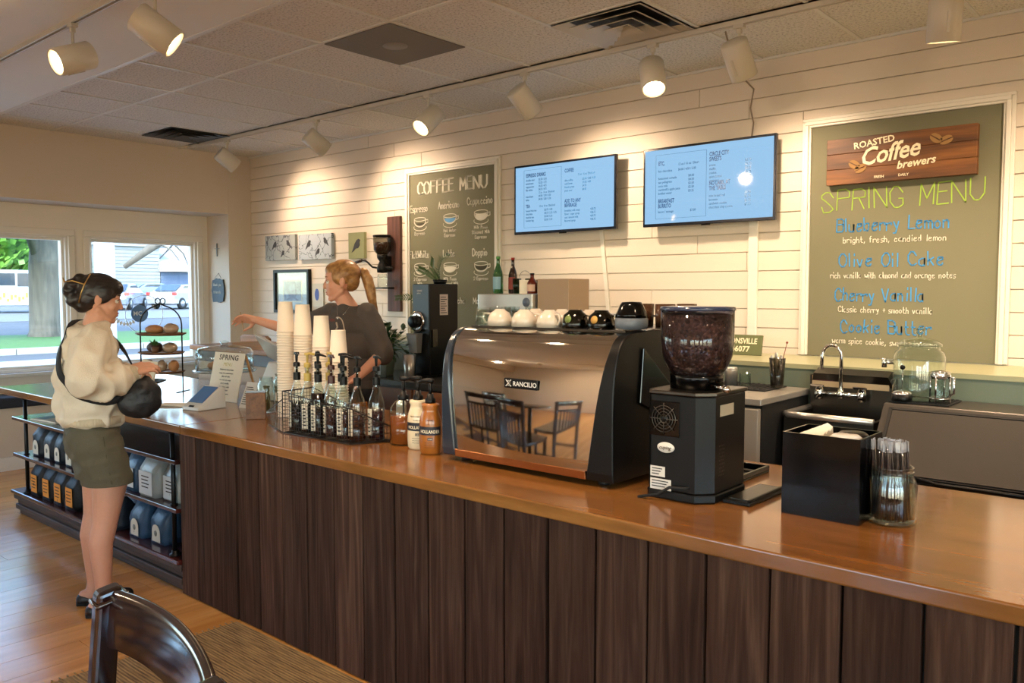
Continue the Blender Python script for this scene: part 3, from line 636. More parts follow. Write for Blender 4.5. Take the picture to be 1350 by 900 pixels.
# slate and cross on column reveal
sl=thing('hanging_slate',(-8.31,4.73,1.55),0,'small dark slate sign with rough edges hung on the column side','sign')
rn=random.Random(5); pl=[]
for q in range(0,360,12):
    a=R(q); rx,rz=.125,.155; e_=1/(max(abs(math.cos(a)),abs(math.sin(a)))**.7); pl.append((-8.31+rx*math.cos(a)*e_*rn.uniform(.92,1.03),1.61+rz*math.sin(a)*e_*.85*rn.uniform(.92,1.03)))
MB().prism(pl,4.715,4.733).build('slab',mat('slate_slab','3e4d57',.6,bump=.4,bs=20),sl,world=True)
MB().tube([(-8.38,4.72,1.74),(-8.31,4.73,1.8),(-8.24,4.72,1.74)],.002,4).build('hanging_wire',M['wire'],sl,world=True)
strokes(sl,'thank you',-8.39,4.713,1.66,.03,.16,M['chalk'],.003); strokes(sl,'friends',-8.39,4.713,1.58,.03,.15,M['chalk'],.003)
tag(MB().box(-8.33,-8.325,4.72,4.732,1.98,2.12).box(-8.37,-8.285,4.72,4.732,2.06,2.066).build('wall_cross',mat('thin_metal','7d858c',.4,.6)),'tiny thin metal cross high on the column side','cross')
# ================================================================ the bar counter
cb_=thing('bar_counter',(-1.3,2.6,0),0,'long bar counter front of rough dark vertical reclaimed planks','counter')
MB().box(-4.1,1.55,2.135,3.08,.0,.865).build('carcass',M['matt'],cb_,world=True)
rn=random.Random(11); x=-4.145
x_=[-4.145,-3.975]; 
while x_[-1]<1.5: x_.append(x_[-1]+.1915)
for i in range(len(x_)-1):
    a,b=x_[i],x_[i+1]; g1=.005+rn.random()*.003; dy=rn.uniform(0,.006)
    zs=[.004,.22,.44,.66,.865]; L_=[a+g1+rn.uniform(-.001,.0015) for z in zs]; R_=[b-.002+rn.uniform(-.0015,.001) for z in zs]
    v=[];f=[]
    for z,l_,r_ in zip(zs,L_,R_): v+=[(l_,2.108+dy,z),(r_,2.108+dy,z),(r_,2.134,z),(l_,2.134,z)]
    for k in range(4):
        for q in range(4): f.append((k*4+q,k*4+(q+1)%4,(k+1)*4+(q+1)%4,(k+1)*4+q))
    f+=[(3,2,1,0),(16,17,18,19)]
    mb=MB().add(v,f); o=mb.build('plank',M['plank'],cb_,bevel=.002,seg=1,world=True)
for k,y in enumerate((2.14,2.33,2.52,2.71,2.9)): MB().box(-4.145,-4.115,y+.002,min(3.08,y+.188),.004,.865).build('plank',M['plank'],cb_,bevel=.002,seg=1,world=True)
ct=thing('countertop',(-2.6,2.6,.874),0,'long glossy honey brown wooden countertop running over bar and retail shelves','countertop')
MB().box(-4.048,1.6,2.07,3.15,.867,.914).build('top_board',M['top'],ct,bevel=.006,seg=3,world=True)
MB().box(-6.72,-4.05,2.07,3.3,.867,.914).build('top_board',M['top'],ct,bevel=.006,seg=3,world=True)
# ---------------------------------------------------------------- retail shelf under the counter end
rs=thing('retail_shelf',(-5.35,2.4,0),0,'dark mahogany retail shelf with black pipe posts and a moulded base, holding coffee bags','shelf')
MB().box(-6.55,-4.16,2.14,2.75,0,.14).build('base',M['plinth'],rs,world=True)
for (z0,z1,o_) in ((0,.035,.0),(.037,.075,.02),(.077,.11,.008),(.112,.15,.028)):
    MB().box(-6.56-o_,-4.155+.0,2.135-o_,2.16,z0,z1).box(-6.56-o_,-6.5,2.16,2.75,z0,z1).build('moulding',M['plinth'],rs,bevel=.006,world=True)
MB().box(-6.6,-4.15,2.09,2.75,.151,.178).build('base_top',M['shelfw'],rs,bevel=.008,world=True)
for z in (.455,.715): MB().box(-6.52,-4.15,2.09,2.48,z-.024,z).build('shelf_board',M['shelfw'],rs,bevel=.004,world=True)
for x in (-6.37,-4.25):
    MB().tube([(x,2.13,.178),(x,2.13,.866)],.013,10).build('post',M['wire'],rs,world=True)
    MB().lathe([(.03,0),(.03,.012),(.018,.016),(.018,.03)],(x,2.13,.178),14).lathe([(.02,-.02),(.02,.02)],(x,2.13,.442),12).lathe([(.018,0),(.03,.015),(.03,.02)],(x,2.13,.845),14).build('fitting',M['wire'],rs,world=True)
for k in range(5): MB().box(-6.55,-4.16,2.76,2.78,.18+k*.139,.18+(k+1)*.137-.004).build('back_board',M['darkwood'],rs,world=True)
MB().box(-4.17,-4.15,2.2,2.75,.178,.865).build('end_board',M['matt'],rs,world=True)
MB().box(-6.35,-6.33,2.6,2.63,.178,.865).build('rear_post',M['wire'],rs,world=True)
# coffee bags
def bagmat(n,c,r=.5): return mat(n,c,r,bump=.5,bs=22,spec=.35)
BM=dict(black=bagmat('bag_black','0b0b0d'),blue=bagmat('bag_blue','38546f',.38),dblue=bagmat('bag_slate','1b232c',.45),kraft=bagmat('bag_kraft','6e4c2c'),silver=bagmat('bag_pale_grey','a5a9a4',.35),teal=bagmat('bag_teal','5f7f78'))
lab_o=mat('orange_label','e2932f',.6); lab_c=mat('cream_label','dcd6c4',.6); lab_w=mat('white_label','d4dadb',.6)
def bag(x,y,z,wd,dp,h,m,side,lm,kind,label,group,rz=0):
    t=thing('coffee_bag',(x,y,z),rz,label,'coffee bag',group); w2,d2=wd/2,dp/2; rn_=random.Random(int(x*1000)+int(z*100))
    n=7; v=[];f=[]
    for i in range(n):
        u=i/(n-1); zz=h*u; k=1 if u<.62 else 1-(u-.62)/.38*.93; ww=w2*(1+.03*math.sin(u*PI))
        j=lambda a=.005: rn_.uniform(-a,a)
        fr=[(-ww,-d2*k),( -ww*.5,-d2*k*1.06),(0,-d2*k*1.1),(ww*.5,-d2*k*1.06),(ww,-d2*k)]
        bk=[(ww*(.93 if .1<u<.9 else 1),0),(ww,d2*k),(0,d2*k*1.05),(-ww,d2*k),(-ww*(.93 if .1<u<.9 else 1),0)]
        for a,b in fr+bk: v.append((a+j(),b+j(),zz))
    m_=10
    for i in range(n-1):
        for q in range(m_): f.append((i*m_+q,i*m_+(q+1)%m_,(i+1)*m_+(q+1)%m_,(i+1)*m_+q))
    f+=[tuple(reversed(range(m_))),tuple((n-1)*m_+q for q in range(m_))]
    MB().add(v,f,True).build('pouch',m,t)
    MB().box(-w2,w2,-.007,.007,h-.004,h+.012).box(-w2-.008,w2+.008,-.009,-.006,h-.002,h+.006).build('tin_tie',side,t)
    yl=-d2*1.1-.004
    if kind=='rect': MB().box(-w2*.62,w2*.62,yl,yl+.002,h*.1,h*.62).build('bag_label',lm,t)
    elif kind=='tall': MB().box(-w2*.8,w2*.8,yl,yl+.002,h*.05,h*.64).build('bag_label',lm,t); 
    elif kind=='arch':
        r=w2*.6; MB().prism([(-r,h*.06),(r,h*.06)]+[(r*math.cos(R(q)),h*.32+r*math.sin(R(q))) for q in range(0,181,20)],yl,yl+.002).build('bag_label',lm,t)
    if kind!='arch':
        mb=MB()
        for q in range(4): mb.box(-w2*.45,w2*(.45-.1*(q%2)),yl-.001,yl,h*(.5-.09*q),h*(.5-.09*q)+.006)
        mb.build('label_print',M['text'],t)
    else: MB().lathe([(0,0),(w2*.22,0),(w2*.22,.001)],(0,0,0),12,M=Matrix.Translation((0,yl-.001,h*.3))@Matrix.Rotation(R(90),4,'X')).build('label_print',mat('faded_print','8d8c80',.7),t)
Gm='bags on the middle shelf'; Gb='bags on the shelf base'
for i,x in enumerate((-6.265,-6.06,-5.89)):
    bag(x,2.22,.456,.15-.01*i,.12,.205,BM['dblue'],BM['black'],lab_c,'arch','slate blue coffee bag, %s, middle shelf left of customer'%('first from the window end','second from the window end','third from the window end')[i],Gm)
for i,x in enumerate((-5.70,-5.52,-5.34,-5.16,-4.99)): bag(x,2.22,.456,.14,.12,.2,BM['dblue'],BM['black'],lab_c,'arch','slate blue coffee bag on the middle shelf hidden behind the customer','hidden bags on the middle shelf')
bag(-4.755,2.19,.456,.155,.12,.215,BM['blue'],BM['blue'],lab_w,'rect','crinkled blue coffee bag with pale label on the middle shelf',Gm)
bag(-4.545,2.19,.456,.19,.13,.22,BM['silver'],BM['teal'],lab_w,'tall','pale grey coffee bag with teal sides, on the middle shelf beside the blue one',Gm)
bag(-4.325,2.22,.456,.18,.13,.215,BM['silver'],BM['teal'],lab_w,'tall','pale grey coffee bag behind the black post at the shelf end',Gm)
for i,x in enumerate((-6.26,-6.05,-5.85,-5.66)):
    bag(x,2.2,.179,.165,.12,.235,BM['black'],BM['black'],lab_o,'rect','black bag with orange label, %s, shelf base'%('first from the window end','second from the window end','third from the window end','fourth, beside the customer\'s leg')[i],Gb)
bag(-5.22,2.24,.179,.15,.11,.2,BM['black'],BM['black'],lab_o,'rect','black coffee bag hidden behind the customer\'s legs',Gb)
for i,x in enumerate((-5.03,-4.75,-4.53)):
    bag(x,2.19+.02*i,.179,.155,.12,.2,(BM['dblue'],BM['blue'],BM['blue'])[i],BM['kraft'],lab_c,'arch',('dark coffee bag with cream arched label just right of the customer\'s knees','blue topped coffee bag with cream label, middle one right of the customer\'s knees','blue topped coffee bag with kraft side, last on the shelf base by the planks')[i],Gb)
bag(-4.9,2.36,.179,.14,.1,.21,BM['black'],BM['black'],lab_c,'arch','dark coffee bag standing in the second row on the shelf base',Gb)
mg=thing('magazine',(-6.1,2.25,.716),R(8),'thin open magazine lying on the upper retail shelf','magazine')
MB().hexa([(-.16,-.11,0),(.0,-.11,0),(0,.11,0),(-.16,.11,0),(-.16,-.11,.006),(0,-.11,.012),(0,.11,.012),(-.16,.11,.006)]).hexa([(0,-.11,0),(.16,-.11,0),(.16,.11,0),(0,.11,0),(0,-.11,.012),(.16,-.11,.006),(.16,.11,.006),(0,.11,.012)]).build('pages',M['paper'],mg)
MB().box(-.14,-.02,-.09,.09,.0122,.0126).build('photo_print',mat('magazine_photo','7f9bb0',.4,var=.4,bs=30),mg)
# ================================================================ espresso machine
em=thing('espresso_machine',(-2.03,2.62,.914),0,'large polished steel espresso machine with black side panels, back turned to the room','espresso machine')
n=22; prof=[]
pts=[(2.372,.965),(2.3705,1.03),(2.3695,1.12),(2.37,1.2),(2.376,1.28),(2.389,1.35),(2.411,1.402),(2.445,1.436),(2.49,1.452),(2.54,1.456)]
def cr_(P_,n_):
    out=[]
    for i in range(len(P_)-1):
        p0=Vector(P_[max(i-1,0)]);p1=Vector(P_[i]);p2=Vector(P_[i+1]);p3=Vector(P_[min(i+2,len(P_)-1)])
        for k in range(n_):
            t=k/n_; out.append(tuple(.5*((2*p1)+(p2-p0)*t+(2*p0-5*p1+4*p2-p3)*t*t+(3*p1-p0-3*p2+p3)*t**3)))
    out.append(tuple(P_[-1])); return out
prof=cr_(pts,5)
v=[];f=[]; NX=24
for (y,z) in prof:
    tt=min(1,max(0,(z-.965)/.45)); xa=-2.352-.045*tt; xb=-1.702+.075*tt
    for k in range(NX+1):
        u=k/NX; bow=-.018*(1-(2*u-1)**2)*(1 if z<1.44 else max(0,(1.46-z)/.02)); v.append((xa+(xb-xa)*u,y+bow,z))
m_=len(prof)
for i in range(m_-1):
    for k in range(NX): f.append((i*(NX+1)+k,i*(NX+1)+k+1,(i+1)*(NX+1)+k+1,(i+1)*(NX+1)+k))
MB().add(v,f,True).build('steel_front',M['mirror'],em,world=True)
MB().box(-2.39,-1.63,2.56,2.97,.96,1.45).build('body',M['black'],em,world=True)
MB().hexa([(-2.35,2.36,.935),(-1.7,2.36,.935),(-1.7,2.42,.935),(-2.35,2.42,.935),(-2.352,2.358,.966),(-1.702,2.358,.966),(-1.702,2.42,.966),(-2.352,2.42,.966)]).build('base_strip',M['copper'],em,bevel=.003,world=True)
# side cheeks follow the curve and project past it
def cheek(x0,x1,sgn,mm):
    o_=[(y-.012,z) for y,z in prof]; poly=[(2.365,.934)]+o_+[(2.62,1.462),(2.8,1.455),(2.93,1.40),(3.0,1.3),(3.0,1.0),(2.96,.934)]
    mb=MB(); nP=len(poly); V=[]
    for (y,z) in poly:
        tt=min(1,max(0,(z-.935)/.45)); inx=(-2.352-.045*tt) if sgn<0 else (-1.702+.075*tt); V.append((inx,y,z))
    V2=[((x0 if sgn<0 else x1),y,z) for (y,z) in poly]
    F=[tuple(range(nP)),tuple(reversed(range(nP,2*nP)))]+[(i,nP+i,nP+(i+1)%nP,(i+1)%nP) for i in range(nP)]
    mb.add(V+V2,F); return mb.build('side_panel',mm,em,bevel=.006,seg=3,world=True)
cheek(-2.425,-2.39,-1,mat('blue_black_panel','27303c',.25,coat=.3)); cheek(-1.62,-1.585,1,M['black'])
MB().hexa([(-1.584,2.52,1.2),(-1.584,2.9,1.05),(-1.584,2.93,1.1),(-1.584,2.54,1.4),(-1.575,2.52,1.2),(-1.575,2.9,1.05),(-1.575,2.93,1.1),(-1.575,2.54,1.4)]).build('side_grille',M['gloss'],em,bevel=.004,world=True)
MB().box(-2.39,-1.63,2.5,2.97,1.452,1.46).build('cup_tray',M['dsteel'],em,world=True)
rl=MB()
for y in (2.96,): rl.tube([(-2.38,y,1.46),(-2.38,y,1.5),(-1.64,y,1.5),(-1.64,y,1.46)],.005,8)
rl.build('cup_rail',M['chrome'],em,world=True)
for (x,y) in ((-2.34,2.42),(-1.66,2.42),(-2.34,2.93),(-1.66,2.93)): MB().lathe([(.022,0),(.024,.004),(.02,.03),(.016,.034)],(x,y,.9145),16).build('foot',M['black'],em,world=True)
MB().box(-2.36,-1.69,2.42,2.95,.948,.962).build('underside',M['matt'],em,world=True)
# nameplate
yl=2.3505
MB().box(-2.073,-1.912,yl-.004,yl+.004,1.236,1.274).build('nameplate',M['black'],em,bevel=.003,world=True)
o=text(em,'RANCILIO',0,0,0,.0175,mat('plate_print','dedcd6',.4),sx=1.02,bold=.02); o.matrix_parent_inverse=em.matrix_basis.inverted(); o.location=(-2.028,yl-.005,1.2465)
lg=MB()
for s_ in (1,-1): lg.tube([(-2.05+s_*.009*math.cos(R(q)),yl-.005,1.2555+.009*math.sin(R(q))) for q in range(-60 if s_>0 else 120,120 if s_>0 else 300,20)],.0018,4,flat=.4)
lg.tube([(-2.062,yl-.005,1.244),(-2.038,yl-.005,1.267)],.0018,4,flat=.4).tube([(-2.062,yl-.005,1.267),(-2.038,yl-.005,1.244)],.0018,4,flat=.4).build('emblem',mat('plate_print2','dedcd6',.4),em,world=True)
# group heads and steam wand on the barista side
for x in (-2.22,-2.0,-1.78): MB().lathe([(.03,0),(.034,.02),(.034,.06),(.028,.08)],(x,3.0,1.18),16).tube([(x,3.0,1.19),(x,3.14,1.17)],.011,8).build('group_head',M['chrome'],em,world=True)
MB().tube([(-1.66,2.99,1.3),(-1.64,3.06,1.25),(-1.64,3.08,1.05)],.005,8).build('steam_wand',M['chrome'],em,world=True)
MB().box(-2.36,-1.68,2.96,3.12,.93,.97).build('drip_tray',M['dsteel'],em,bevel=.004,world=True)
# ---------------------------------------------------------------- cups on the machine
ZT=1.4605
def cup_mesh(name,prof,m,n=24,handle=None):
    mb=MB().lathe(prof,n=n)
    return mb
def vessel(nm,x,y,z,prof,m,label,group,cat='cup',rz=0,extra=None,part='body'):
    t=thing(nm,(x,y,z),rz,label,cat,group); MB().lathe(prof,n=26).build(part,m,t)
    if extra: extra(t)
    return t
capp=[(.0,.068),(.02,.068),(.024,.062),(.04,.052),(.05,.03),(.054,.0),(.0515,.0),(.048,.028),(.03,.055),(0,.06)]
def hand(r=.05,z=.03,m=None):
    def f(t): MB().tube([(r-.01,0,z+.018),(r+.018,0,z+.02),(r+.026,0,z+.002),(r+.014,0,z-.018),(r-.004,0,z-.02)],.0045,8).build('handle',m or M['ceram'],t)
    return f
for i,(x,l) in enumerate(((-2.27,'nearest the glasses'),(-2.14,'in the middle of the three'),(-2.01,'next to the dark glass cups'))):
    vessel('cappuccino_cup',x,2.545,ZT,capp,M['ceram'],'upturned white cappuccino cup on the machine, %s'%l,'white cups on the espresso machine',rz=R((200,20,-20)[i]),extra=hand())
for i in range(3):
    vessel('cappuccino_cup',-2.2+.14*i,2.69,ZT,capp,M['ceram'],'upturned white cup in the second row on the machine, %s'%('left end','middle','right end')[i],'second row of white cups',rz=R(60),extra=hand())
gl=[(.0,.002),(.02,.002),(.022,.0),(.024,.004),(.031,.075),(.029,.075),(.0225,.01),(0,.008)]
glu=[(.031,0),(.029,.001),(.022,.066),(.0,.068),(.0,.075),(.023,.075),(.032,.0)]
for i,(x,y) in enumerate(((-2.345,2.52),(-2.35,2.6),(-2.3,2.67),(-2.35,2.7),(-2.285,2.6),(-2.3,2.78))):
    vessel('shot_glass',x,y,ZT,glu,M['glass'],'small upturned ribbed glass in the cluster at the left end of the machine','small glasses on the machine',cat='glass')
bowl=[(.0,.07),(.025,.07),(.028,.064),(.045,.05),(.053,.02),(.054,0),(.051,0),(.049,.02),(.04,.046),(0,.06)]
stk=[mat('sticker_green','6f7f3c',.5),mat('sticker_gold','c2954a',.5)]
for i,x in enumerate((-1.885,-1.765)):
    def ex(t,i=i):
        MB().lathe([(0,0),(.015,0),(.015,.001)],n=14,M=Matrix.Translation((.004,-.0515,.036))@Matrix.Rotation(R(78),4,'X')).build('sticker',stk[i],t)
        MB().tube([(.048,0,.05),(.07,0,.045),(.072,0,.02),(.052,0,.01)],.004,8).build('handle',M['dglass'],t)
    vessel('glass_cup',x,2.545,ZT,bowl,glass('dark_glass_%d'%i,'55584a',1.6),'upturned dark glass cup with a %s sticker'%('green','gold')[i],'dark glass cups with stickers',extra=ex)
vessel('grey_saucer_bowl',-1.63+.0,2.54,ZT,[(0,.002),(.03,.002),(.056,.006),(.06,.02),(.06,.042),(.056,.045),(0,.045)],mat('grey_stoneware','5f6874',.4),'flat grey stoneware cup under the black bowl',None)
vessel('black_bowl',-1.63,2.54,ZT+.0455,[(0,.058),(.035,.056),(.042,.046),(.056,.012),(.058,0),(.05,0),(.038,.04),(0,.048)],M['gloss'],'glossy black bowl turned over on the grey stoneware cup',None)
for i,(x,y) in enumerate(((-1.68,2.86),(-1.57-.07,2.96),(-1.8,2.9))):
    vessel('tumbler',x,y,ZT,[(.037,.0),(.04,.09),(.037,.09),(.033,.004),(.0,.003),(0,0)],mat('amber_tumbler_%d'%i,'6b4a34',.15,trans=.5),'amber tinted tumbler at the back of the machine, %s'%('first','second','third')[i]+' from the grinder',None,cat='glass')
# ================================================================ grinder
gd=thing('coffee_grinder',(-1.335,2.52,.914),0,'black coffee grinder with a large hopper full of roasted beans','grinder')
gx0,gx1,gy0,gy1=-1.462,-1.235,2.375,2.64
poly=[(gx0,gy0+.02),(gx0+.02,gy0),(gx1-.045,gy0),(gx1,gy0+.05),(gx1,gy1),(gx0,gy1)]
MB().prism(poly,.945,1.262,'z').build('body',M['black'],gd,bevel=.004,world=True)
MB().prism([(a+(-1.34-a)*-.03,b+(2.5-b)*-.03) for a,b in poly],.9142,.944,'z').build('base',M['black'],gd,bevel=.006,world=True)
MB().prism([(a+(-1.34-a)*-.05,b+(2.5-b)*-.05) for a,b in poly],1.263,1.276,'z').build('top_plate',M['dsteel'],gd,bevel=.003,world=True)
hx_,hy_=-1.35,2.51
MB().lathe([(.088,0),(.088,.035),(.09,.045),(.0,.045)],(hx_,hy_,1.277),32).build('hopper_collar',M['gloss'],gd,world=True)
MB().lathe([(.086,.0),(.106,.035),(.117,.065),(.121,.095),(.122,.215),(.12,.215),(.119,.095),(.115,.066),(.103,.036),(.082,0)],(hx_,hy_,1.323),40).build('hopper',M['bulkglass'],gd,world=True)
MB().lathe([(0,.001),(.08,.001),(.102,.036),(.1135,.066),(.1175,.095),(.1182,.2),(.08,.206),(0,.204)],(hx_,hy_,1.323),36).build('coffee_beans',beans_mat('dark_roast_beans','2a1410','8f6650',95),gd,world=True)
MB().lathe([(.0,.228),(.1,.228),(.123,.226),(.126,.215),(.12,.213),(0,.214)],(hx_,hy_,1.323),40).build('hopper_lid',mat('blue_black_lid','2b3550',.15,coat=.5),gd,world=True)
MB().tube([(hx_+.08,2.46,1.292),(hx_+.14,2.44,1.29)],.006,8).ell((hx_+.145,2.438,1.288),.013).build('shutter_lever',M['chrome'],gd,world=True)
fx,fz,fy=-1.392,1.183,2.371
MB().box(fx-.056,fx+.056,fy,fy+.006,fz-.058,fz+.058).build('fan_plate',M['gloss'],gd,bevel=.008,world=True)
fg=MB()
for r in (.014,.024,.034,.044): fg.tube([(fx+r*math.cos(R(q)),fy-.003,fz+r*math.sin(R(q))) for q in range(0,360,18)],.0013,4,closed=True)
for q in range(0,360,45): fg.tube([(fx+.01*math.cos(R(q)),fy-.003,fz+.01*math.sin(R(q))),(fx+.052*math.cos(R(q)),fy-.003,fz+.052*math.sin(R(q)))],.0014,4)
fg.build('fan_guard',M['dsteel'],gd,world=True)
MB().lathe([(0,0),(.012,0),(.012,.003)],(0,0,0),16,M=Matrix.Translation((fx,fy,fz))@Matrix.Rotation(R(90),4,'X')).build('fan_hub',M['black'],gd,world=True)
T=Matrix.Translation((-1.385,fy+.002,1.088))@Matrix.Rotation(R(90),4,'X')
MB().lathe([(0,.004),(.03,.004),(.032,.002),(.032,0)],n=26,M=T,sy=.55).build('oval_badge',M['pwhite'],gd,world=True)
text(gd,'cuping',0,0,0,.012,M['text'],shear=.3).matrix_parent_inverse=gd.matrix_basis.inverted(); KIDS(gd)[-1].location=(-1.408,fy-.004,1.083)
for k,(a,b,c_,d) in enumerate(((-1.443,-1.388,.988,1.022),(-1.443,-1.365,.945,.981))):
    MB().box(a,b,fy+.0015,fy+.003,c_,d).build('sticker',M['pwhite'],gd,world=True); mb=MB()
    for q in range(3): mb.box(a+.006,b-.01-.006*q,fy+.0005,fy+.0014,d-.009-.009*q,d-.006-.009*q)
    mb.build('sticker_print',M['text'],gd,world=True)
MB().box(gx1,gx1+.0015,2.455,2.55,1.195,1.232).build('rating_plate',mat('plate_cream','a89c86',.5),gd,world=True)
sd_=MB()
for i in range(9):
    for j in range(4): sd_.box(gx1,gx1+.001,2.45+.01*j+.004*(i%2),2.455+.01*j+.004*(i%2),1.0+.012*i,1.005+.012*i)
sd_.build('side_perforation',M['dsteel'],gd,world=True)
MB().tube([(-1.47,2.34,.916),(-1.4,2.35,.935),(-1.36,2.355,.962),(-1.31,2.358,.965),(-1.3,2.375,.965)],.005,8).build('power_cable',M['rubber'],gd,world=True)
MB().box(-1.37,-1.32,2.66,2.72,1.1,1.2).box(-1.4,-1.3,2.64,2.72,.93,.945).build('dosing_spout',M['gloss'],gd,bevel=.004,world=True)
# scale and knock tray beside it
kt=thing('bar_tray',(-1.4,2.85,.914),0,'shallow black rimmed tray behind the grinder','tray')
MB().box(-1.5,-1.3,2.76,3.0,.9145,.922).box(-1.5,-1.3,2.76,2.772,.922,.94).box(-1.5,-1.3,2.988,3.0,.922,.94).box(-1.5,-1.488,2.772,2.988,.922,.94).box(-1.312,-1.3,2.772,2.988,.922,.94).build('tray_body',M['gloss'],kt,bevel=.003,world=True)
for k in range(3): MB().box(-1.47,-1.33,2.8+.06*k,2.825+.06*k,.9225,.927).build('rib',M['rubber'],kt,world=True)
sc_=thing('tamping_mat',(-1.27,2.63,.914),0,'flat black tamping mat with turned up edge beside the grinder base','mat')
MB().box(-1.225,-1.13,2.46,2.74,.9145,.928).box(-1.14,-1.13,2.46,2.74,.928,.936).build('mat',M['black'],sc_,bevel=.003,world=True); MB().box(-1.215,-1.145,2.48,2.72,.9282,.931).build('pad',M['dsteel'],sc_,world=True)
# ================================================================ black caddy and straw jar
bx=thing('napkin_caddy',(-.914,2.57,.914),0,'tall open black acrylic caddy holding napkins and lids','caddy')
MB().box(-1.031,-.797,2.47,2.476,.9145,1.168).box(-1.031,-.797,2.664,2.67,.9145,1.168).box(-1.031,-1.025,2.476,2.664,.9145,1.168).box(-.803,-.797,2.476,2.664,.9145,1.168).box(-1.025,-.803,2.476,2.664,.9145,.92).box(-.92,-.915,2.476,2.664,.92,1.15).build('box',M['gloss'],bx,world=True)
for i in range(5): tag(MB().hexa([(-1.018,2.48,1.05+.0),(-.93,2.48,1.05),(-.93,2.65,1.05),(-1.018,2.65,1.05),(-1.018+.012*i,2.49+.03*i,1.15+.006*i),(-.935,2.49+.03*i,1.152+.003*i),(-.935,2.51+.03*i,1.157+.004*i),(-1.0+.012*i,2.51+.03*i,1.16+.006*i)]).build('napkin',M['paper']),'folded white napkin sticking out of the black caddy','napkin','napkins in the black caddy')
for i in range(2): tag(MB().lathe([(.044,0),(.046,.004),(.046,.012),(.036,.02),(0,.02)],(-.86,2.53+.06*i,1.15),26).build('cup_lid',mat('lid_%d'%i,('d8d4cc','151515')[i],.3)),('white plastic lid in the black caddy','black plastic lid in the black caddy')[i],'lid')
sj=thing('straw_jar',(-.74,2.58,.914),0,'wide mouthed clear glass jar full of wrapped straws','jar')
MB().lathe([(0,.002),(.06,.002),(.068,.008),(.07,.02),(.07,.115),(.062,.135),(.058,.142),(.058,.162),(.061,.166),(.058,.17),(.055,.168),(.055,.142),(.066,.113),(.066,.02),(.0,.01)],(-.74,2.58,.9145),36).build('glass_body',M['glass'],sj,world=True)
MB().lathe([(.0585,.144),(.062,.147),(.0585,.15),(.062,.154),(.0585,.157)],(-.74,2.58,.9145),36).build('threaded_rim',M['glass'],sj,world=True)
st_m=mat('straw_black','1a1718',.35); st_c=glass('straw_wrap','e8eaf0',2.2); st_t=mat('straw_wrap_end','b6b8c4',.4)
sproto=None; rn=random.Random(21)
for i in range(44):
    a=rn.uniform(0,2*PI); r0=.055*rn.random()**.5; b=a
    p0=Vector((-.74+r0*math.cos(b),2.58+r0*math.sin(b),.93)); pm_=Vector((-.74+r0*.88*math.cos(a)-.004+rn.uniform(-.012,.008),2.58+r0*.88*math.sin(a)+rn.uniform(-.01,.01),1.08)); d=(pm_-p0).normalized(); L_=rn.uniform(.235,.262)
    if sproto is None:
        t=thing('wrapped_straw',(0,0,0),0,'dark straw in clear wrapper leaning in the glass jar','straw','straws in the glass jar')
        MB().tube([(0,0,0),(0,0,.2)],.0033,7).build('straw',st_m,t); MB().tube([(0,0,-.004),(0,0,.21)],.0046,7).build('wrapper',st_c,t)
        MB().add([(-.0055,-.001,.205),(.0055,.001,.205),(.0075,.002,.23),(-.007,-.003,.232),(-.0055,.002,.205),(.0055,-.001,.205)],[(0,1,2,3),(4,5,2,3)],True).box(-.006,.006,-.0012,.0012,.2,.226).build('wrapper_end',mat('wrap_end','cfd2da',.25,trans=.5),t); sproto=t
        t.rotation_euler=d.to_track_quat('Z','Y').to_euler(); t.location=p0
    else: copy_thing(sproto,p0,rot=d.to_track_quat('Z','Y').to_euler())
# ================================================================ syrup bottles in a wire basket
ZC0=.9145
bk=thing('wire_basket',(-3.2,2.4,.914),0,'black wire mesh basket full of pump syrup bottles','basket')
A=Vector((-3.45,2.285,0));B=Vector((-2.95,2.30,0));Cc=Vector((-2.86,2.49,0));D=Vector((-3.47,2.475,0)); A2=Vector((-3.72,2.38,0))
def wp(p,z): return (p.x,p.y,ZC0+z)
wr=MB()
def grid(p,q,h0,h1,step=.018,zb=.004):
    n=max(2,int((q-p).length/step)); r=.0011
    for i in range(n+1):
        t=i/n; a=p.lerp(q,t); h=h0+(h1-h0)*t; wr.tube([wp(a,zb),wp(a,h)],r,4,caps=False)
    k=0
    while zb+k*step<max(h0,h1):
        z=zb+k*step; t0=0;t1=1
        if h0<h1 and z>h0: t0=(z-h0)/(h1-h0)
        if h1<h0 and z>h1: t1=(z-h0)/(h1-h0)
        wr.tube([wp(p.lerp(q,t0),z),wp(p.lerp(q,t1),z)],r,4,caps=False); k+=1
Cb=Cc
m1=A.lerp(B,.62)
grid(A,m1,.205,.17); grid(m1,B,.17,.165); grid(B,Cc,.165,.06); grid(A,D,.205,.205); grid(D,Cc,.205,.06,.03)
for k in range(11):
    t=k/10; wr.tube([wp(A.lerp(D,t),.004),wp(B.lerp(Cc,t),.004)],.001,4,caps=False)
for k in range(24):
    t=k/23; wr.tube([wp(A.lerp(B,t),.004),wp(D.lerp(Cc,t),.004)],.001,4,caps=False)
tag(wr.build('wire_mesh',M['wire'],bk,world=True),kind='stuff')
MB().tube([wp(A,.205),wp(m1,.17),wp(B,.165),wp(Cc,.06)],.0026,6).tube([wp(A,.205),wp(D,.205),wp(Cc,.06)],.0026,6).tube([wp(A,.003),wp(B,.003),wp(Cc,.003),wp(D,.003)],.0026,6,closed=True).tube([wp(A,0.003),wp(A,.205)],.0026,6).tube([wp(B,0.003),wp(B,.165)],.0026,6).tube([wp(D,0.003),wp(D,.205)],.0026,6).build('rim_wire',M['wire'],bk,world=True)
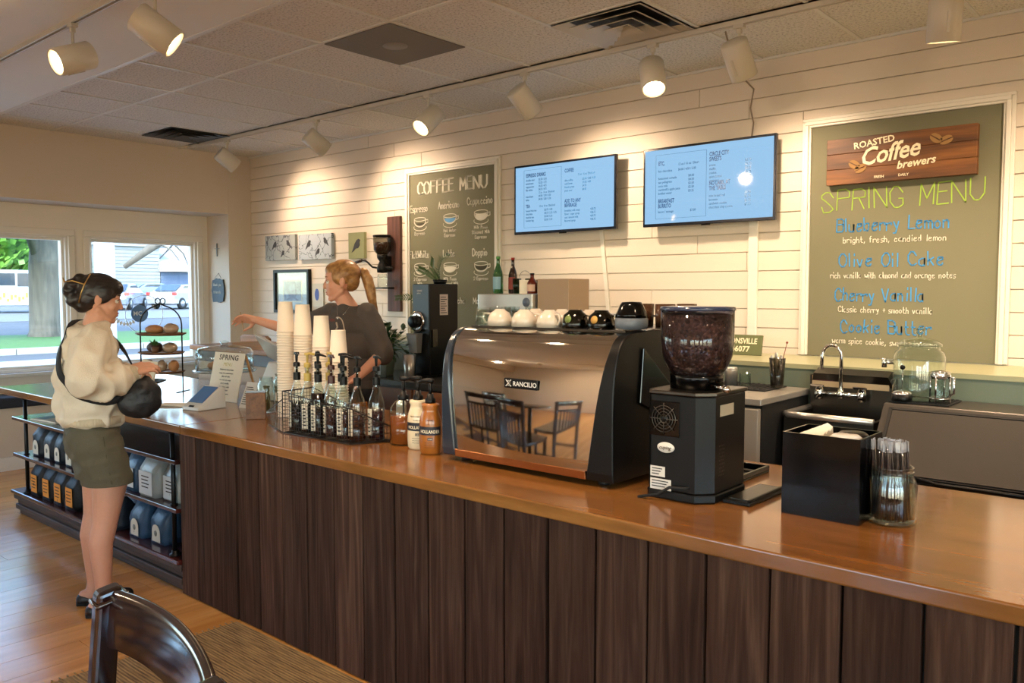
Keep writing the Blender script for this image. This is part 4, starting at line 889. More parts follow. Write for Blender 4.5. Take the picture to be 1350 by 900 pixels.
# low wing of the basket by the jars
wr=MB(); grid(A2,A,.075,.165,.03)
tag(wr.tube([wp(A2,.075),wp(A,.165)],.0026,6).tube([wp(A2,.003),wp(A,.003)],.0026,6).build('side_wing_mesh',M['wire'],bk,world=True),kind='stuff')
syr={}
def syrmat(n,c): return mat(n,c,.12,coat=.5)
pb=M['black']; yl_=mat('yellow_plastic','b39a4a',.4); brn=mat('brown_plastic','3b1712',.35)
LQ=dict(dark=syrmat('syrup_dark','0d0506'),red=syrmat('syrup_red_brown','34120c'),plum=syrmat('syrup_plum','2a1016'),amberl=syrmat('syrup_amber','8a3f14'))
def syrup(x,y,lq,pump,label,fill=.15,dx=-1,rz=0,zt=0):
    t=thing('syrup_bottle',(x,y,ZC0+.005),rz,label,'bottle','syrup bottles in the wire basket')
    r=.0375
    MB().lathe([(0,0),(r-.003,0),(r,.006),(r,.165),(r*.86,.19),(r*.52,.225),(.0145,.245),(.0135,.262),(.0145,.285),(.013,.285)],n=22).build('glass_body',M['glass'],t)
    MB().lathe([(0,.003),(r-.004,.003),(r-.002,.008),(r-.002,fill),(0,fill)],n=20).build('syrup',lq,t)
    MB().lathe([(.0135,.252),(.0175,.253),(.0175,.289),(.0135,.29)],n=18,smooth=False).build('neck_band',pump,t)
    MB().lathe([(.0,.318),(.0165,.318),(.0165,.336),(.011,.34),(.0,.341)],n=18,smooth=False).tube([(0,0,.29),(0,0,.32)],.006,8).build('pump_collar',pump,t)
    MB().lathe([(.011,.292),(.012,.318),(.010,.318)],n=14).build('clear_sleeve',M['glass'],t)
    MB().tube([(0,0,.34),(0,0,.378)],[.0055,.0075],8).hexa([(-.012,-.012,.376),(.012,-.012,.376),(.012,.012,.376),(-.012,.012,.376),(-.01,-.01,.388),(.01,-.01,.388),(.01,.01,.388),(-.01,.01,.388)]).tube([(0,0,.382),(-dx*.02,-.004,.384),(-dx*.062,-.01,.377)],[.0075,.0065,.004],8).build('pump_head',pump,t,bevel=.002)
    MB().box(-.014,.014,-r-.0015,-r+.004,.025,.145).build('bottle_label',M['paper'],t)
    mb=MB()
    for q in range(6): mb.box(-.009,.007-.003*(q%2),-r-.002,-r-.0015,.04+.016*q,.046+.016*q)
    mb.build('label_print',M['text'],t)
    return t
S=[(-3.415,2.345,'dark',pb,'dark syrup bottle at the basket end by the paper cups',.15),(-3.335,2.35,'dark',yl_,'dark syrup bottle with a yellow pump, front row of the basket',.15),(-3.25,2.35,'dark',pb,'full dark syrup bottle with narrow blue lit label, third along the basket front',.2),
 (-3.155,2.355,'red',brn,'syrup bottle with a brown pump, near the basket middle',.135),(-3.07,2.36,'red',pb,'red brown syrup bottle right of the brown pump one',.13),(-2.99,2.375,'red',pb,'red brown syrup bottle second from the sloping basket end',.12),(-2.945,2.45,'plum',pb,'plum coloured syrup bottle at the sloping basket end',.145),
 (-3.37,2.435,'plum',pb,'rear row syrup bottle with black pump behind the yellow pump',.15),(-3.285,2.44,'red',yl_,'rear row syrup bottle with a second yellow pump',.15),(-3.19,2.44,'dark',pb,'rear row dark syrup bottle in the basket middle',.14)]
for i,(x,y,l,p_,lb,fl_) in enumerate(S): syrup(x,y,LQ[l],p_,lb,fl_,rz=R((-20,30,10,-15,20,-10,-10,150,-20,30)[i]))
# paper cups
cupm=MB().lathe([(.0485,0),(.051,.0015),(.0505,.0055),(.0475,.006),(.0375,.163),(.0375,.166),(.0355,.166),(.0355,.161),(0,.161)],n=28).mesh('paper_cup')
words_=('tallest stack, beside the card reader end','second tallest stack','third stack','shortest stack, beside the barista')
for k,(x,zt,y) in enumerate(((-3.905,1.542,2.615),(-3.775,1.528,2.635),(-3.63,1.468,2.65),(-3.50,1.402,2.66))):
    n=int(round((zt-.166-ZC0)/.0145))
    for i in range(n+1):
        o=put('paper_cup',cupm,M['cup']); o.location=(x+.0006*math.sin(i*1.3+k),y+.0006*math.cos(i*1.7),ZC0+i*.0145); o.rotation_euler=(0,0,i*.7)
        tag(o,('topmost upturned paper cup of the %s'%words_[k]) if i==n else 'upturned paper cup nested in the %s of cups'%words_[k],'paper cup','paper cups in the %s'%words_[k].split(',')[0])
# squeeze bottle, jug, sauce bottles
q=thing('squeeze_bottle',(-2.90,2.56,ZC0),0,'small clear squeeze bottle with white hooked spout, behind the amber jug','bottle')
MB().lathe([(0,0),(.022,0),(.024,.004),(.024,.15),(.018,.16)],n=20).build('body',mat('frosted_plastic','a89a88',.3,trans=.4),q)
MB().lathe([(.022,.15),(.024,.165),(.02,.175),(.01,.18),(.0,.18)],n=18).tube([(0,0,.175),(.003,0,.2),(.012,0,.215),(.006,0,.225)],[.008,.006,.004,.002],8).build('spout_cap',M['pwhite'],q)
MB().lathe([(0,.003),(.021,.003),(.021,.045),(0,.045)],n=18).build('syrup',LQ['dark'],q)
j=thing('syrup_jug',(-2.80,2.485,ZC0),0,'wide clear jug of amber syrup with black pump','jug')
MB().lathe([(0,0),(.055,0),(.062,.006),(.063,.14),(.058,.165),(.04,.19),(.025,.2),(.022,.205)],n=30).build('jug_body',M['glass'],j)
MB().lathe([(0,.003),(.054,.003),(.0605,.008),(.0613,.13),(0,.13)],n=28).build('syrup',mat('amber_syrup','a4541f',.1,trans=.35,coat=.5),j)
MB().tube([(.06,0,.15),(.075,0,.165),(.07,0,.185),(.04,0,.195)],.006,8).build('ring_handle',M['glass'],j)
def pump(t,z,m,rz=0,s=1):
    Q=Matrix.Rotation(rz,4,'Z')
    MB().lathe([(.024*s,z),(.025*s,z+.006),(.025*s,z+.018),(.015,z+.024),(.013,z+.04),(.0,z+.04)],n=20).build('pump_collar',m,t)
    MB().tube([(0,0,z+.03),(0,0,z+.085)],[.006,.01],10).tube([(-.015,0,z+.093),(0,0,z+.095),(.03,0,z+.095),(.055,0,z+.088)],[.011,.012,.008,.005],8,M=Q).build('pump_head',m,t)
pump(j,.2,M['black'],R(25)); MB().tube([(0,0,.02),(0,0,.22)],.004,6).build('dip_tube',M['black'],j)
def sauce(x,y,body,label,labm,t2,s2,name2,lines):
    t=thing('sauce_bottle',(x,y,ZC0),R(0),label,'bottle','pump sauce bottles')
    MB().lathe([(0,0),(.041,0),(.047,.008),(.049,.04),(.049,.12),(.046,.15),(.037,.178),(.034,.19),(.04,.205),(.037,.213),(.02,.215),(.0,.216)],n=32,sx=1.04,sy=.9).build('bottle_body',body,t)
    # printed wrap label built as a curved band
    def band(z0,z1,r,a0,a1,m,nm):
        v=[];f=[];n_=14
        for i in range(n_+1):
            a=R(a0+(a1-a0)*i/n_); v+=[(r*1.04*math.cos(a),r*.9*math.sin(a),z0),(r*1.04*math.cos(a),r*.9*math.sin(a),z1)]
        for i in range(n_): f.append((2*i,2*i+2,2*i+3,2*i+1))
        return MB().add(v,f,True).build(nm,m,t)
    band(.083,.119,.0497,225,372,labm,'label_band')
    def curved(s,z,h,m,ac,bold=0,sx=1,nm='lettering'):
        me=text_mesh(s,h,sx,bold,'CENTER',ext=.0003)
        for v in me.vertices:
            a=R(ac)+v.co.x/.0515; zz=v.co.y; d=.0505+v.co.z; v.co=(d*1.04*math.cos(a),d*.9*math.sin(a),z+zz)
        return put(nm,me,m,t)
    curved('HOLLANDER',.092,.0135,M['cream'],308,.03,.85); curved(name2,.143,.0065,t2,308,.01,.8); curved(s2,.128,.005,t2,308,0,.9)
    MB().prism([(.012*math.cos(R(a)),.1085+.006*math.sin(R(a))*.0+.0) for a in range(0,1)] or [(0,0)],0,0) if 0 else None
    band(.062,.073,.0495,296,322,labm,'flavour_tag'); curved('2 GO',.0645,.0055,M['cream'],309,.02)
    for k in range(lines): curved('sweet ground sauce net wt',.05-.01*k,.0042,t2,308,0,.8)
    pump(t,.214,M['black'],R(200),.9); return t
navy=mat('label_navy','1c1f2c',.5)
sauce(-2.665,2.45,mat('cream_bottle','e3d3b0',.3,coat=.4),'cream white chocolate sauce bottle with dark label band and black pump',navy,M['text'],'chocolate sauce','WHITE CHOCOLATE',3)
sauce(-2.545,2.41,mat('caramel_bottle','a05f22',.28,coat=.5),'caramel brown sauce bottle with dark label band, touching the espresso machine side',navy,mat('dark_brown_print','4a230c',.6),'caramel sauce','CARAMEL',3)
# ================================================================ till area at the counter corner
cr=thing('card_reader',(-4.62,2.53,ZC0),R(32),'white card reader with a blue grey touchscreen facing the customer','card reader')
MB().prism([(-.11,0),(-.105,.018),(.05,.13),(.08,.118),(.085,0)],-.075,.075,'y').build('body',M['pwhite'],cr,bevel=.006,seg=3)
T=Matrix.Translation((-.022,0,.079))@Matrix.Rotation(math.atan2(-.112,.155),4,'Y')
MB().box(-.062,.075,-.062,.062,-.001,.0032,M=T).build('touchscreen',mat('terminal_screen','1d2c3f',.12,emis='3c5f80',es=.45),cr)
MB().box(-.1,-.088,-.02,.02,-.001,.0025,M=T).build('card_slot',M['black'],cr)
cr.rotation_euler=(0,0,R(98)); cr.location=(-4.53,2.48,ZC0)
MB().prism([(-.13,0),(-.125,.02)],0,0) if 0 else None
pt=thing('price_tag_holder',(-4.36,2.66,ZC0),R(10),'white folded price card leaning behind the card reader','card')
MB().hexa([(-.055,-.03,0),(.045,-.03,0),(.045,-.027,0),(-.055,-.027,0),(-.035,.02,.15),(.06,.02,.15),(.06,.023,.15),(-.035,.023,.15)]).build('card',M['pwhite'],pt)
mb=MB()
for k in range(9):
    t_=.15+.08*k; mb.hexa([(-.045+.02*t_,-.03+.05*t_-.001,.15*t_),(.03+.02*t_-.01*(k%3),-.03+.05*t_-.001,.15*t_),(.03+.02*t_-.01*(k%3),-.03+.05*t_,.15*t_),(-.045+.02*t_,-.03+.05*t_,.15*t_),(-.045+.02*t_,-.0285+.05*t_-.001,.15*t_+.004),(.03+.02*t_-.01*(k%3),-.0285+.05*t_-.001,.15*t_+.004),(.03+.02*t_-.01*(k%3),-.0285+.05*t_,.15*t_+.004),(-.045+.02*t_,-.0285+.05*t_,.15*t_+.004)])
mb.build('printed_lines',M['text'],pt)
mc=thing('table_menu',(-4.76,2.78,ZC0),R(6),'cream A-frame table menu headed SPRING on a brown easel','menu card')
def tilted(mb,x0,x1,t0,t1,th,off): # board leaning back: base y -.06 at z 0 to y 0 at z .31
    def p(x,t,o): return (x,-.07+.07*t-o,.3*t+o*.2)
    mb.hexa([p(x0,t0,off+th),p(x1,t0,off+th),p(x1,t0,off),p(x0,t0,off),p(x0,t1,off+th),p(x1,t1,off+th),p(x1,t1,off),p(x0,t1,off)]); return mb
tilted(MB(),-.15,.15,0,1,.004,0).build('menu_sheet',M['paper'],mc)
MB().hexa([(.135,.09,0),(.15,.09,0),(.15,.098,0),(.135,.098,0),(.135,0,.29),(.15,0,.29),(.15,.008,.29),(.135,.008,.29)]).hexa([(-.15,.09,0),(-.135,.09,0),(-.135,.098,0),(-.15,.098,0),(-.15,0,.29),(-.135,0,.29),(-.135,.008,.29),(-.15,.008,.29)]).build('easel_leg',M['lightwood'],mc)
rx_=math.degrees(math.atan2(.3,.07))
o=text(mc,'SPRING',0,-.0125,.255,.033,M['text'],align='CENTER',bold=.015,sx=1.15,sp=1.1,rx=rx_); o.location=(0,-.0155,.255)
o=text(mc,'MENU',0,-.0,.215,.022,mat('gold_ink','a8893c',.3,.6),align='CENTER',rx=rx_); o.location=(0,-.0235,.218)
for k,l in enumerate(('blueberry lemon latte','bright, fresh, candied lemon','olive oil cake','rich vanilla with orange','cherry vanilla','classic cherry, vanilla','cookie butter','warm spice cinnamon')):
    o=text(mc,l,0,0,0,.0085 if k%2 else .011,M['text'],align='CENTER',rx=rx_); z=.19-.021*k; o.location=(0,-.07+.07*z/.3-.0055,z)
# jars with dried sprigs
def jar(x,y,s,label):
    t=thing('glass_jar',(x,y,ZC0),0,label,'jar'); 
    MB().lathe([(0,.002),(.045*s,0),(.05*s,.006),(.05*s,.15*s),(.04*s,.172*s),(.036*s,.178*s),(.038*s,.2*s),(.035*s,.2*s),(.034*s,.178*s),(.047*s,.148*s),(.047*s,.008),(0,.006)],n=28).build('glass_body',M['glass'],t)
    rn=random.Random(int(x*-100)); mb=MB()
    for i in range(26):
        a=rn.uniform(0,6.28); r=rn.uniform(0,.034)*s; h=rn.uniform(.05,.15)*s; b=rn.uniform(-.012,.012)
        mb.tube([(r*math.cos(a),r*math.sin(a),.01),(r*math.cos(a)+b,r*math.sin(a)-b,h*.6),(r*.7*math.cos(a),r*.7*math.sin(a)+b,h)],.0025,4)
        mb.ell((r*.7*math.cos(a),r*.7*math.sin(a)+b,h),(.007,.007,.005),6,4)
    mb.build('dried_filling',mat('dried_tea_%s'%int(-x*100),'6f6a3e',.8,var=.4,bs=60),t)
    MB().box(-.028*s,.028*s,-.0505*s,-.0495*s,.03,.08).build('jar_label',M['paper'],t); return t
jar(-4.13,2.63,1.0,'clear glass jar with dried leaves, nearest the paper cups'); jar(-4.33,2.86,.95,'clear glass jar standing behind the white price card')
nb=thing('napkin_holder',(-3.98,2.47,ZC0),R(-35),'small brown angled box with shiny clear front beside the wire basket','holder')
MB().prism([(-.06,0),(-.06,.03),(.02,.14),(.05,.14),(.05,0)],-.05,.05,'y').build('box',M['tray'],nb,bevel=.002)
MB().hexa([(-.07,-.05,.01),(-.066,-.05,.01),(-.066,.05,.01),(-.07,.05,.01),(.016,-.05,.15),(.02,-.05,.15),(.02,.05,.15),(.016,.05,.15)]).build('clear_front',mat('shiny_plastic','c2d4e2',.08,spec=.8),nb)
pc=thing('paper_slips',(-4.78,2.43,ZC0),R(20),'small pile of white paper slips on the counter beside the card reader','paper')
for k in range(3): MB().box(-.12+.01*k,.1-.01*k,-.05,.05,.001+.003*k,.0035+.003*k,M=Matrix.Rotation(R(8*k),4,'Z')).build('slip',M['paper'],pc)
# point of sale display, seen from behind
ps=thing('sales_display',(-4.62,2.98,ZC0),R(0),'white point of sale screen on a stand, its underside toward the customer','display')
MB().hexa([(-.11,-.06,0),(.14,-.06,0),(.14,.1,0),(-.11,.1,0),(-.0,-.02,.24),(.12,-.02,.24),(.12,.03,.24),(-.0,.03,.24)]).build('stand',M['pwhite'],ps,bevel=.008,seg=3)
Tm=Matrix.Translation((.0,.03,.3))@Matrix.Rotation(R(14),4,'Y')@Matrix.Rotation(R(-52),4,'X')
MB().box(-.15,.15,-.1,.1,-.01,.008,M=Tm).build('tablet_shell',mat('grey_white_shell','b9b4ae',.4),ps,bevel=.006,seg=3)
MB().box(-.14,.14,-.09,.09,.0082,.0095,M=Tm).build('touchscreen',mat('pos_glow','101418',.1,emis='cfd8e4',es=.6),ps)
# ================================================================ pastry display, cake dome, cabinet
ts=thing('tiered_stand',(-5.55,2.72,ZC0),R(35),'black wire tiered stand with wooden trays of pastries and an arched loop handle','cake stand')
for z,w_ in ((.125,.16),(.255,.16),(.385,.175)):
    MB().lathe([(0,0),(w_*.85,0),(w_,.012),(w_,.018),(w_*.82,.01),(0,.01)],(0,0,z),30,sy=.7).build('tray',M['tray'],ts)
fr=MB()
for x in (-.15,.15):
    fr.tube([(x,0,0),(x,0,.46)]+[(x*math.cos(R(a)),0,.46+.13*math.sin(R(a))) for a in range(15,90,15)]+[(0,0,.6)],.005,8)
    fr.tube([(x,-.09,0),(x,.09,0)],.005,8)
for s_ in (-1,1): fr.tube([(s_*.018+.018*math.cos(R(a)),0,.62+.02*math.sin(R(a))) for a in range(0,360,30)],.004,6,closed=True)
fr.build('wire_frame',M['wire'],ts)
def lump(name,x,y,z,s,m,label,cat,n=0):
    rn=random.Random(int(x*1000+z*77)); mb=MB().ell((0,0,s[2]*.9),s,16,10); 
    mb.v=[(a*(1+rn.uniform(-.06,.06)),b*(1+rn.uniform(-.06,.06)),max(0,c*(1+rn.uniform(-.08,.08)))) for a,b,c in mb.v]
    o=mb.build(name,m); o.location=(x,y,z); return tag(o,label,cat)
brn_=mat('baked_crust','b07a4c',.6,bump=.3,bs=60,var=.25); dkc=mat('dark_cake','4b3024',.65,bump=.4,bs=70,var=.3); wrap=mat('wrapped_crust','a98d74',.15,bump=.5,bs=30,var=.3,coat=.8)
X0,Y0=-5.55,2.72
lump('bread_loaf',X0-.05,Y0-.02,1.3115,(.09,.055,.03),brn_,'flat tan loaf on the top tray of the tiered stand','bread'); lump('wrapped_pastry',X0+.06,Y0+.04,1.3115,(.06,.05,.036),wrap,'plastic wrapped pastry on the top tray beside the tan loaf','pastry')
lump('dark_cake',X0-.05,Y0-.02,1.1815,(.07,.05,.036),dkc,'dark crumbly cake on the middle tray of the tiered stand','cake'); lump('wrapped_pastry',X0+.06,Y0+.03,1.1815,(.055,.05,.036),wrap,'plastic wrapped dark pastry on the middle tray','pastry')
pp=thing('sprig_pot',(X0+.03,Y0-.06,1.1815),0,'little green sprig on the middle tray of the tiered stand','plant')
MB().lathe([(.02,0),(.026,.04),(0,.04)],n=14).build('pot',M['tray'],pp)
mb=MB(); rn=random.Random(4)
for i in range(26):
    a=rn.uniform(0,6.28); e_=rn.uniform(.3,1.3); L_=rn.uniform(.03,.06); p=Vector((.01*math.cos(a),.01*math.sin(a),.05)); d=Vector((math.cos(a)*math.cos(e_),math.sin(a)*math.cos(e_),math.sin(e_)))
    s_=d.cross(Vector((0,0,1))).normalized()*.009; mb.add([tuple(p),tuple(p+d*L_*.5+s_),tuple(p+d*L_),tuple(p+d*L_*.5-s_)],[(0,1,2,3)])
leafm=mat('leaf_green','3f6b35',.45,var=.3,bs=15); tag(mb.build('leaves',leafm,pp),kind='stuff')
for i in range(3): lump('cookie_bag',X0-.07+.07*i,Y0-.05+.05*i,1.0515,(.035,.035,.04),(dkc,wrap,brn_)[i],'wrapped cookie on the lowest tray, %s'%('nearest the window','in the middle','nearest the cake dome')[i],'cookie')
# cookie bag with label on a dark dish behind the customer's hand
ds=thing('dark_dish',(-5.07,2.38,ZC0),0,'dark footed dish on the counter in front of the tiered stand','dish')
MB().lathe([(.06,0),(.055,.01),(.02,.03),(.02,.1),(.08,.115),(.12,.13),(.12,.135),(.06,.122),(0,.118)],n=28).build('dish',M['black'],ds)
cb2=thing('cookie_packet',(-5.08,2.38,1.04),R(25),'cream paper packet with printed text and round picture, standing on the dark dish','packet')
MB().hexa([(-.06,-.01,0),(.06,-.01,0),(.06,.01,0),(-.06,.01,0),(-.03,.02,.14),(.08,.02,.12),(.08,.024,.12),(-.03,.024,.14)]).build('packet',M['paper'],cb2)
MB().ell((.01,-.012,.03),(.03,.006,.025),14,8).build('cookie_picture',brn_,cb2); mb=MB()
for k in range(4): mb.hexa([(-.03+.006*k,-.004+.004*k,.065+.014*k),(.05,-.004+.004*k,.062+.014*k),(.05,0+.004*k,.062+.014*k),(-.03+.006*k,0+.004*k,.065+.014*k),(-.03+.006*k,-.003+.004*k,.069+.014*k),(.05,-.003+.004*k,.066+.014*k),(.05,0+.004*k,.066+.014*k),(-.03+.006*k,0+.004*k,.069+.014*k)])
mb.build('printed_lines',M['text'],cb2)
# glass cake box on a glass foot
gb=thing('glass_cake_stand',(-5.18,2.98,ZC0),0,'clear glass domed cake stand on a glass foot holding one pastry','cake stand')
MB().lathe([(.09,0),(.085,.012),(.03,.03),(.022,.06),(.035,.09),(.02,.11),(.03,.135)],n=24).build('glass_foot',M['glass'],gb)
MB().lathe([(.03,.135),(.2,.14),(.21,.15),(.2,.152),(0,.15)],n=36).build('plate',M['glass'],gb)
MB().lathe([(.19,.155),(.19,.27),(.17,.3),(.1,.315),(.03,.318),(.02,.325),(.03,.345),(.0,.355)],n=36).build('glass_dome',glass('dome_glass','f4faf8',2.2),gb)
lump('pastry',-5.22,2.95,1.067,(.09,.06,.03),brn_,'tan pastry under the glass cake dome','pastry')
# cabinet behind with brown chair back
cbn=thing('register_cabinet',(-5.75,3.75,0),0,'tan cabinet with a thick brown wooden top standing behind the cake dome','cabinet')
MB().box(-6.5,-5.22,3.5,4.1,0,1.03).build('body',mat('tan_laminate','b79a7c',.5),cbn,world=True); MB().box(-6.5,-5.2,3.48,4.12,1.03,1.12).build('drawer_band',M['darkwood'],cbn,bevel=.003,world=True)
MB().box(-6.55,-5.17,3.45,4.15,1.12,1.16).build('top',M['desk'],cbn,bevel=.006,world=True)
ch=thing('low_chair',(-7.0,4.35,0),R(0),'brown wooden chair with rounded top rail behind the cabinet','chair')
MB().prism([(-.21,1.08),(.21,1.08),(.24,1.12),(.24,1.16),(.19,1.185),(-.19,1.185),(-.24,1.16),(-.24,1.12)],-.02,.02).build('top_rail',M['desk'],ch,bevel=.006)
for s_ in (-1,1): MB().tube([(s_*.19,0,0),(s_*.19,0,1.1)],.018,8).build('rear_leg',M['desk'],ch); MB().tube([(s_*.19,-.38,0),(s_*.18,-.38,.6)],.018,8).build('front_leg',M['desk'],ch)
MB().box(-.22,.22,-.41,.02,.6,.63).build('seat',M['desk'],ch,bevel=.008)
for k in range(4): MB().tube([(-.12+.08*k,0,.62),(-.12+.08*k,0,1.09)],.008,6).build('spindle',M['desk'],ch)
# window seat
wsn=thing('window_seat',(-8.2,2.0,0),0,'cream boxed window seat with a dark cushion under the front windows','bench')
MB().box(XW+.02,-8.22,-1,4.6,0,.56).build('box',M['beige'],wsn,world=True); MB().box(-8.22,-8.2,-1,4.6,0,.12).build('kick_board',M['white'],wsn,world=True)
for k in range(4): MB().box(XW+.02,-8.17,-1+1.4*k+.005,.4+1.4*k-.005,.561,.66).build('cushion',mat('navy_cushion%d'%k,'1b2230',.7),wsn,bevel=.02,seg=3,world=True)
# ================================================================ work counter along the wall, left part
wc=thing('work_counter',(-3.6,4.1,0),0,'dark topped work counter with wood drawer fronts behind the barista','cabinet')
MB().box(-4.93,-2.75,3.82,4.37,0,.945).build('carcass',M['darkwood'],wc,world=True)
MB().box(-4.96,-2.72,3.78,4.37,.946,.985).build('worktop',mat('dark_worktop','3a3835',.25),wc,bevel=.004,world=True)
for k in range(3):
    MB().box(-4.91+.73*k,-4.2+.73*k,3.8,3.819,.74,.93).build('drawer',mat('orange_wood_front%d'%k,'8a5630',.45,var=.2,bs=9,stretch=(.4,1,3)),wc,bevel=.003,world=True); MB().box(-4.91+.73*k,-4.2+.73*k,3.8,3.819,.05,.725).build('door',M['desk'],wc,bevel=.003,world=True)
# bulk grinder
bg=thing('bulk_grinder',(-4.4,4.2,.985),0,'tall black boxy bulk coffee grinder with a chrome dial and steel chute','grinder')
MB().box(-4.48,-4.31,4.08,4.365,1.0,1.655).build('body',M['black'],bg,bevel=.004,world=True)
MB().box(-4.49,-4.3,4.04,4.368,.986,1.0).build('base',M['black'],bg,world=True)
MB().box(-4.476,-4.314,4.07,4.08,1.33,1.65).build('control_panel',mat('slate_panel','3b4a58',.35),bg,world=True)
MB().box(-4.31,-4.308,4.18,4.26,1.43,1.58).build('notice',mat('pinkish_notice','c9b3a8',.7),bg,world=True)
mb=MB()
for k in range(8): mb.box(-4.308,-4.3072,4.187,4.25-.01*(k%3),1.445+.016*k,1.45+.016*k)
mb.build('notice_print',M['text'],bg,world=True); text(bg,'GRIND\nselect',0,0,0,.012,M['pwhite']).matrix_parent_inverse=bg.matrix_basis.inverted(); KIDS(bg)[-1].location=(-4.43,4.068,1.6)
Tk=Matrix.Translation((-4.425,4.07,1.385))@Matrix.Rotation(R(90),4,'X')
MB().lathe([(.0,.0),(.075,.0),(.075,.012),(.055,.014),(0,.014)],n=30,M=Tk).build('dial_ring',M['chrome'],bg); KIDS(bg)[-1].matrix_parent_inverse=bg.matrix_basis.inverted()
MB().lathe([(.045,.014),(.042,.06),(.036,.066),(0,.066)],n=24,M=Tk).build('dial_knob',M['black'],bg,world=True)
MB().hexa([(-4.47,4.03,1.16),(-4.39,4.03,1.16),(-4.39,4.07,1.16),(-4.47,4.07,1.16),(-4.475,4.0,1.3),(-4.375,4.0,1.3),(-4.375,4.07,1.3),(-4.475,4.07,1.3)]).build('chute',M['satin'],bg,world=True)
MB().box(-4.31,-4.302,4.1,4.15,1.2,1.33).build('switch_plate',M['dsteel'],bg,bevel=.004,world=True)
def simple(nm,x,y,z,prof,m,label,cat,group=None,n=24,part='body',**k):
    t=thing(nm,(x,y,z),0,label,cat,group); MB().lathe(prof,n=n,**k).build(part,m,t); return t
simple('steel_shaker',-4.42,3.98,.986,[(0,0),(.032,0),(.036,.006),(.048,.165),(.045,.165),(.033,.01),(0,.008)],M['metal'],'tall brushed steel cup under the bulk grinder chute','cup')
# plants
def leafy(t,cx,cy,cz,n,L0,L1,wd_,m,seed,up=.2,spread=1,name='leaves',stems=True):
    rn=random.Random(seed); lm=[]; 
    mb=MB(); sm=MB()
    for i in range(n):
        a=rn.uniform(0,2*PI); e_=rn.uniform(up,1.35); L_=rn.uniform(L0,L1); o=Vector((cx,cy,cz)); d=Vector((math.cos(a)*math.cos(e_)*spread,math.sin(a)*math.cos(e_)*spread*.8,math.sin(e_)))
        st_=o+d*L_*rn.uniform(.3,1.0); 
        if stems: sm.tube([o,o.lerp(st_,.5)+Vector((0,0,.01)),st_],.002,4)
        ld=(d+Vector((rn.uniform(-.5,.5),rn.uniform(-.5,.5),rn.uniform(-.7,.1)))).normalized(); s_=ld.cross(Vector((0,0,1))).normalized(); u=s_.cross(ld); ll=rn.uniform(.8,1.2)*wd_*2.2
        pts=[(0,0),(.25,.38),(.55,.5),(.8,.3),(1,0)]; V=[];b=len(mb.v)
        for k,(tt,ww) in enumerate(pts):
            c_=st_+ld*ll*tt+Vector((0,0,-.25*ll*tt*tt)); V+=[tuple(c_-s_*wd_*ww+u*.1*wd_*ww),tuple(c_),tuple(c_+s_*wd_*ww+u*.1*wd_*ww)]
        mb.add(V,[(3*k+j,3*k+j+1,3*k+j+4,3*k+j+3) for k in range(4) for j in (0,1)],True)
    tag(mb.build(name,m,t,world=True),kind='stuff')
    if stems: tag(sm.build('stems',mat('stem_green_%s'%seed,'5c7a3c',.5),t,world=True),kind='stuff')
pl=thing('potted_plant',(-4.70,3.99,.9855),0,'bushy dark green potted plant left of the bulk grinder','plant')
MB().lathe([(0,0),(.06,0),(.08,.12),(.085,.13),(.075,.13),(.07,.12),(0,.115)],(-4.70,3.99,.9855),24).build('pot',mat('sage_pot','9aa38c',.5),pl,world=True)
leafy(pl,-4.67,3.97,1.16,190,.12,.3,.038,mat('dark_leaf','2f4f2c',.35,var=.4,bs=10),5,up=.0,spread=.85)
# individual large leaves
rn=random.Random(9)
p2=thing('potted_plant',(-4.38,4.25,1.6565),0,'spiky leafed plant standing on top of the bulk grinder','plant')
MB().lathe([(0,0),(.045,0),(.055,.03),(0,.03)],(-4.38,4.25,1.6565),20).build('pot',M['black'],p2,world=True)
def frond(t,pts,ln,wd_,m):
    P_=[Vector(p) for p in pts]; mb=MB(); mb.tube(P_,.0025,5); rnn=random.Random(len(t.name)+int(P_[-1].x*100))
    mb.build('stem',m,t,world=True)
    for i in range(1,14):
        u=i/14*(len(P_)-1); k=min(int(u),len(P_)-2); c_=P_[k].lerp(P_[k+1],u-k); d=(P_[k+1]-P_[k]).normalized()
        for s_ in (-1,1):
            out=(d*.6+Vector((0,-.3,0))+Vector((d.z,0,-d.x))*s_*.9).normalized(); L_=ln*(1-.5*abs(u/(len(P_)-1)-.5)); w_=out.cross(d).normalized().cross(out)*wd_
            MB().add([tuple(c_),tuple(c_+out*L_*.4+w_),tuple(c_+out*L_),tuple(c_+out*L_*.4-w_)],[(0,1,2,3)]).build('leaflet',m,t,world=True)
zzm=mat('zz_leaf','4a6438',.35,var=.3,bs=12)
frond(p2,[(-4.38,4.25,1.68),(-4.34,4.2,1.76),(-4.26,4.15,1.83),(-4.14,4.12,1.86)],.05,.006,zzm)
frond(p2,[(-4.4,4.25,1.68),(-4.46,4.2,1.74),(-4.52,4.17,1.77)],.045,.006,zzm); frond(p2,[(-4.37,4.24,1.68),(-4.38,4.18,1.77),(-4.33,4.14,1.84)],.045,.006,zzm); frond(p2,[(-4.58,4.3,1.5),(-4.7,4.25,1.56),(-4.82,4.2,1.55)],.045,.006,zzm)
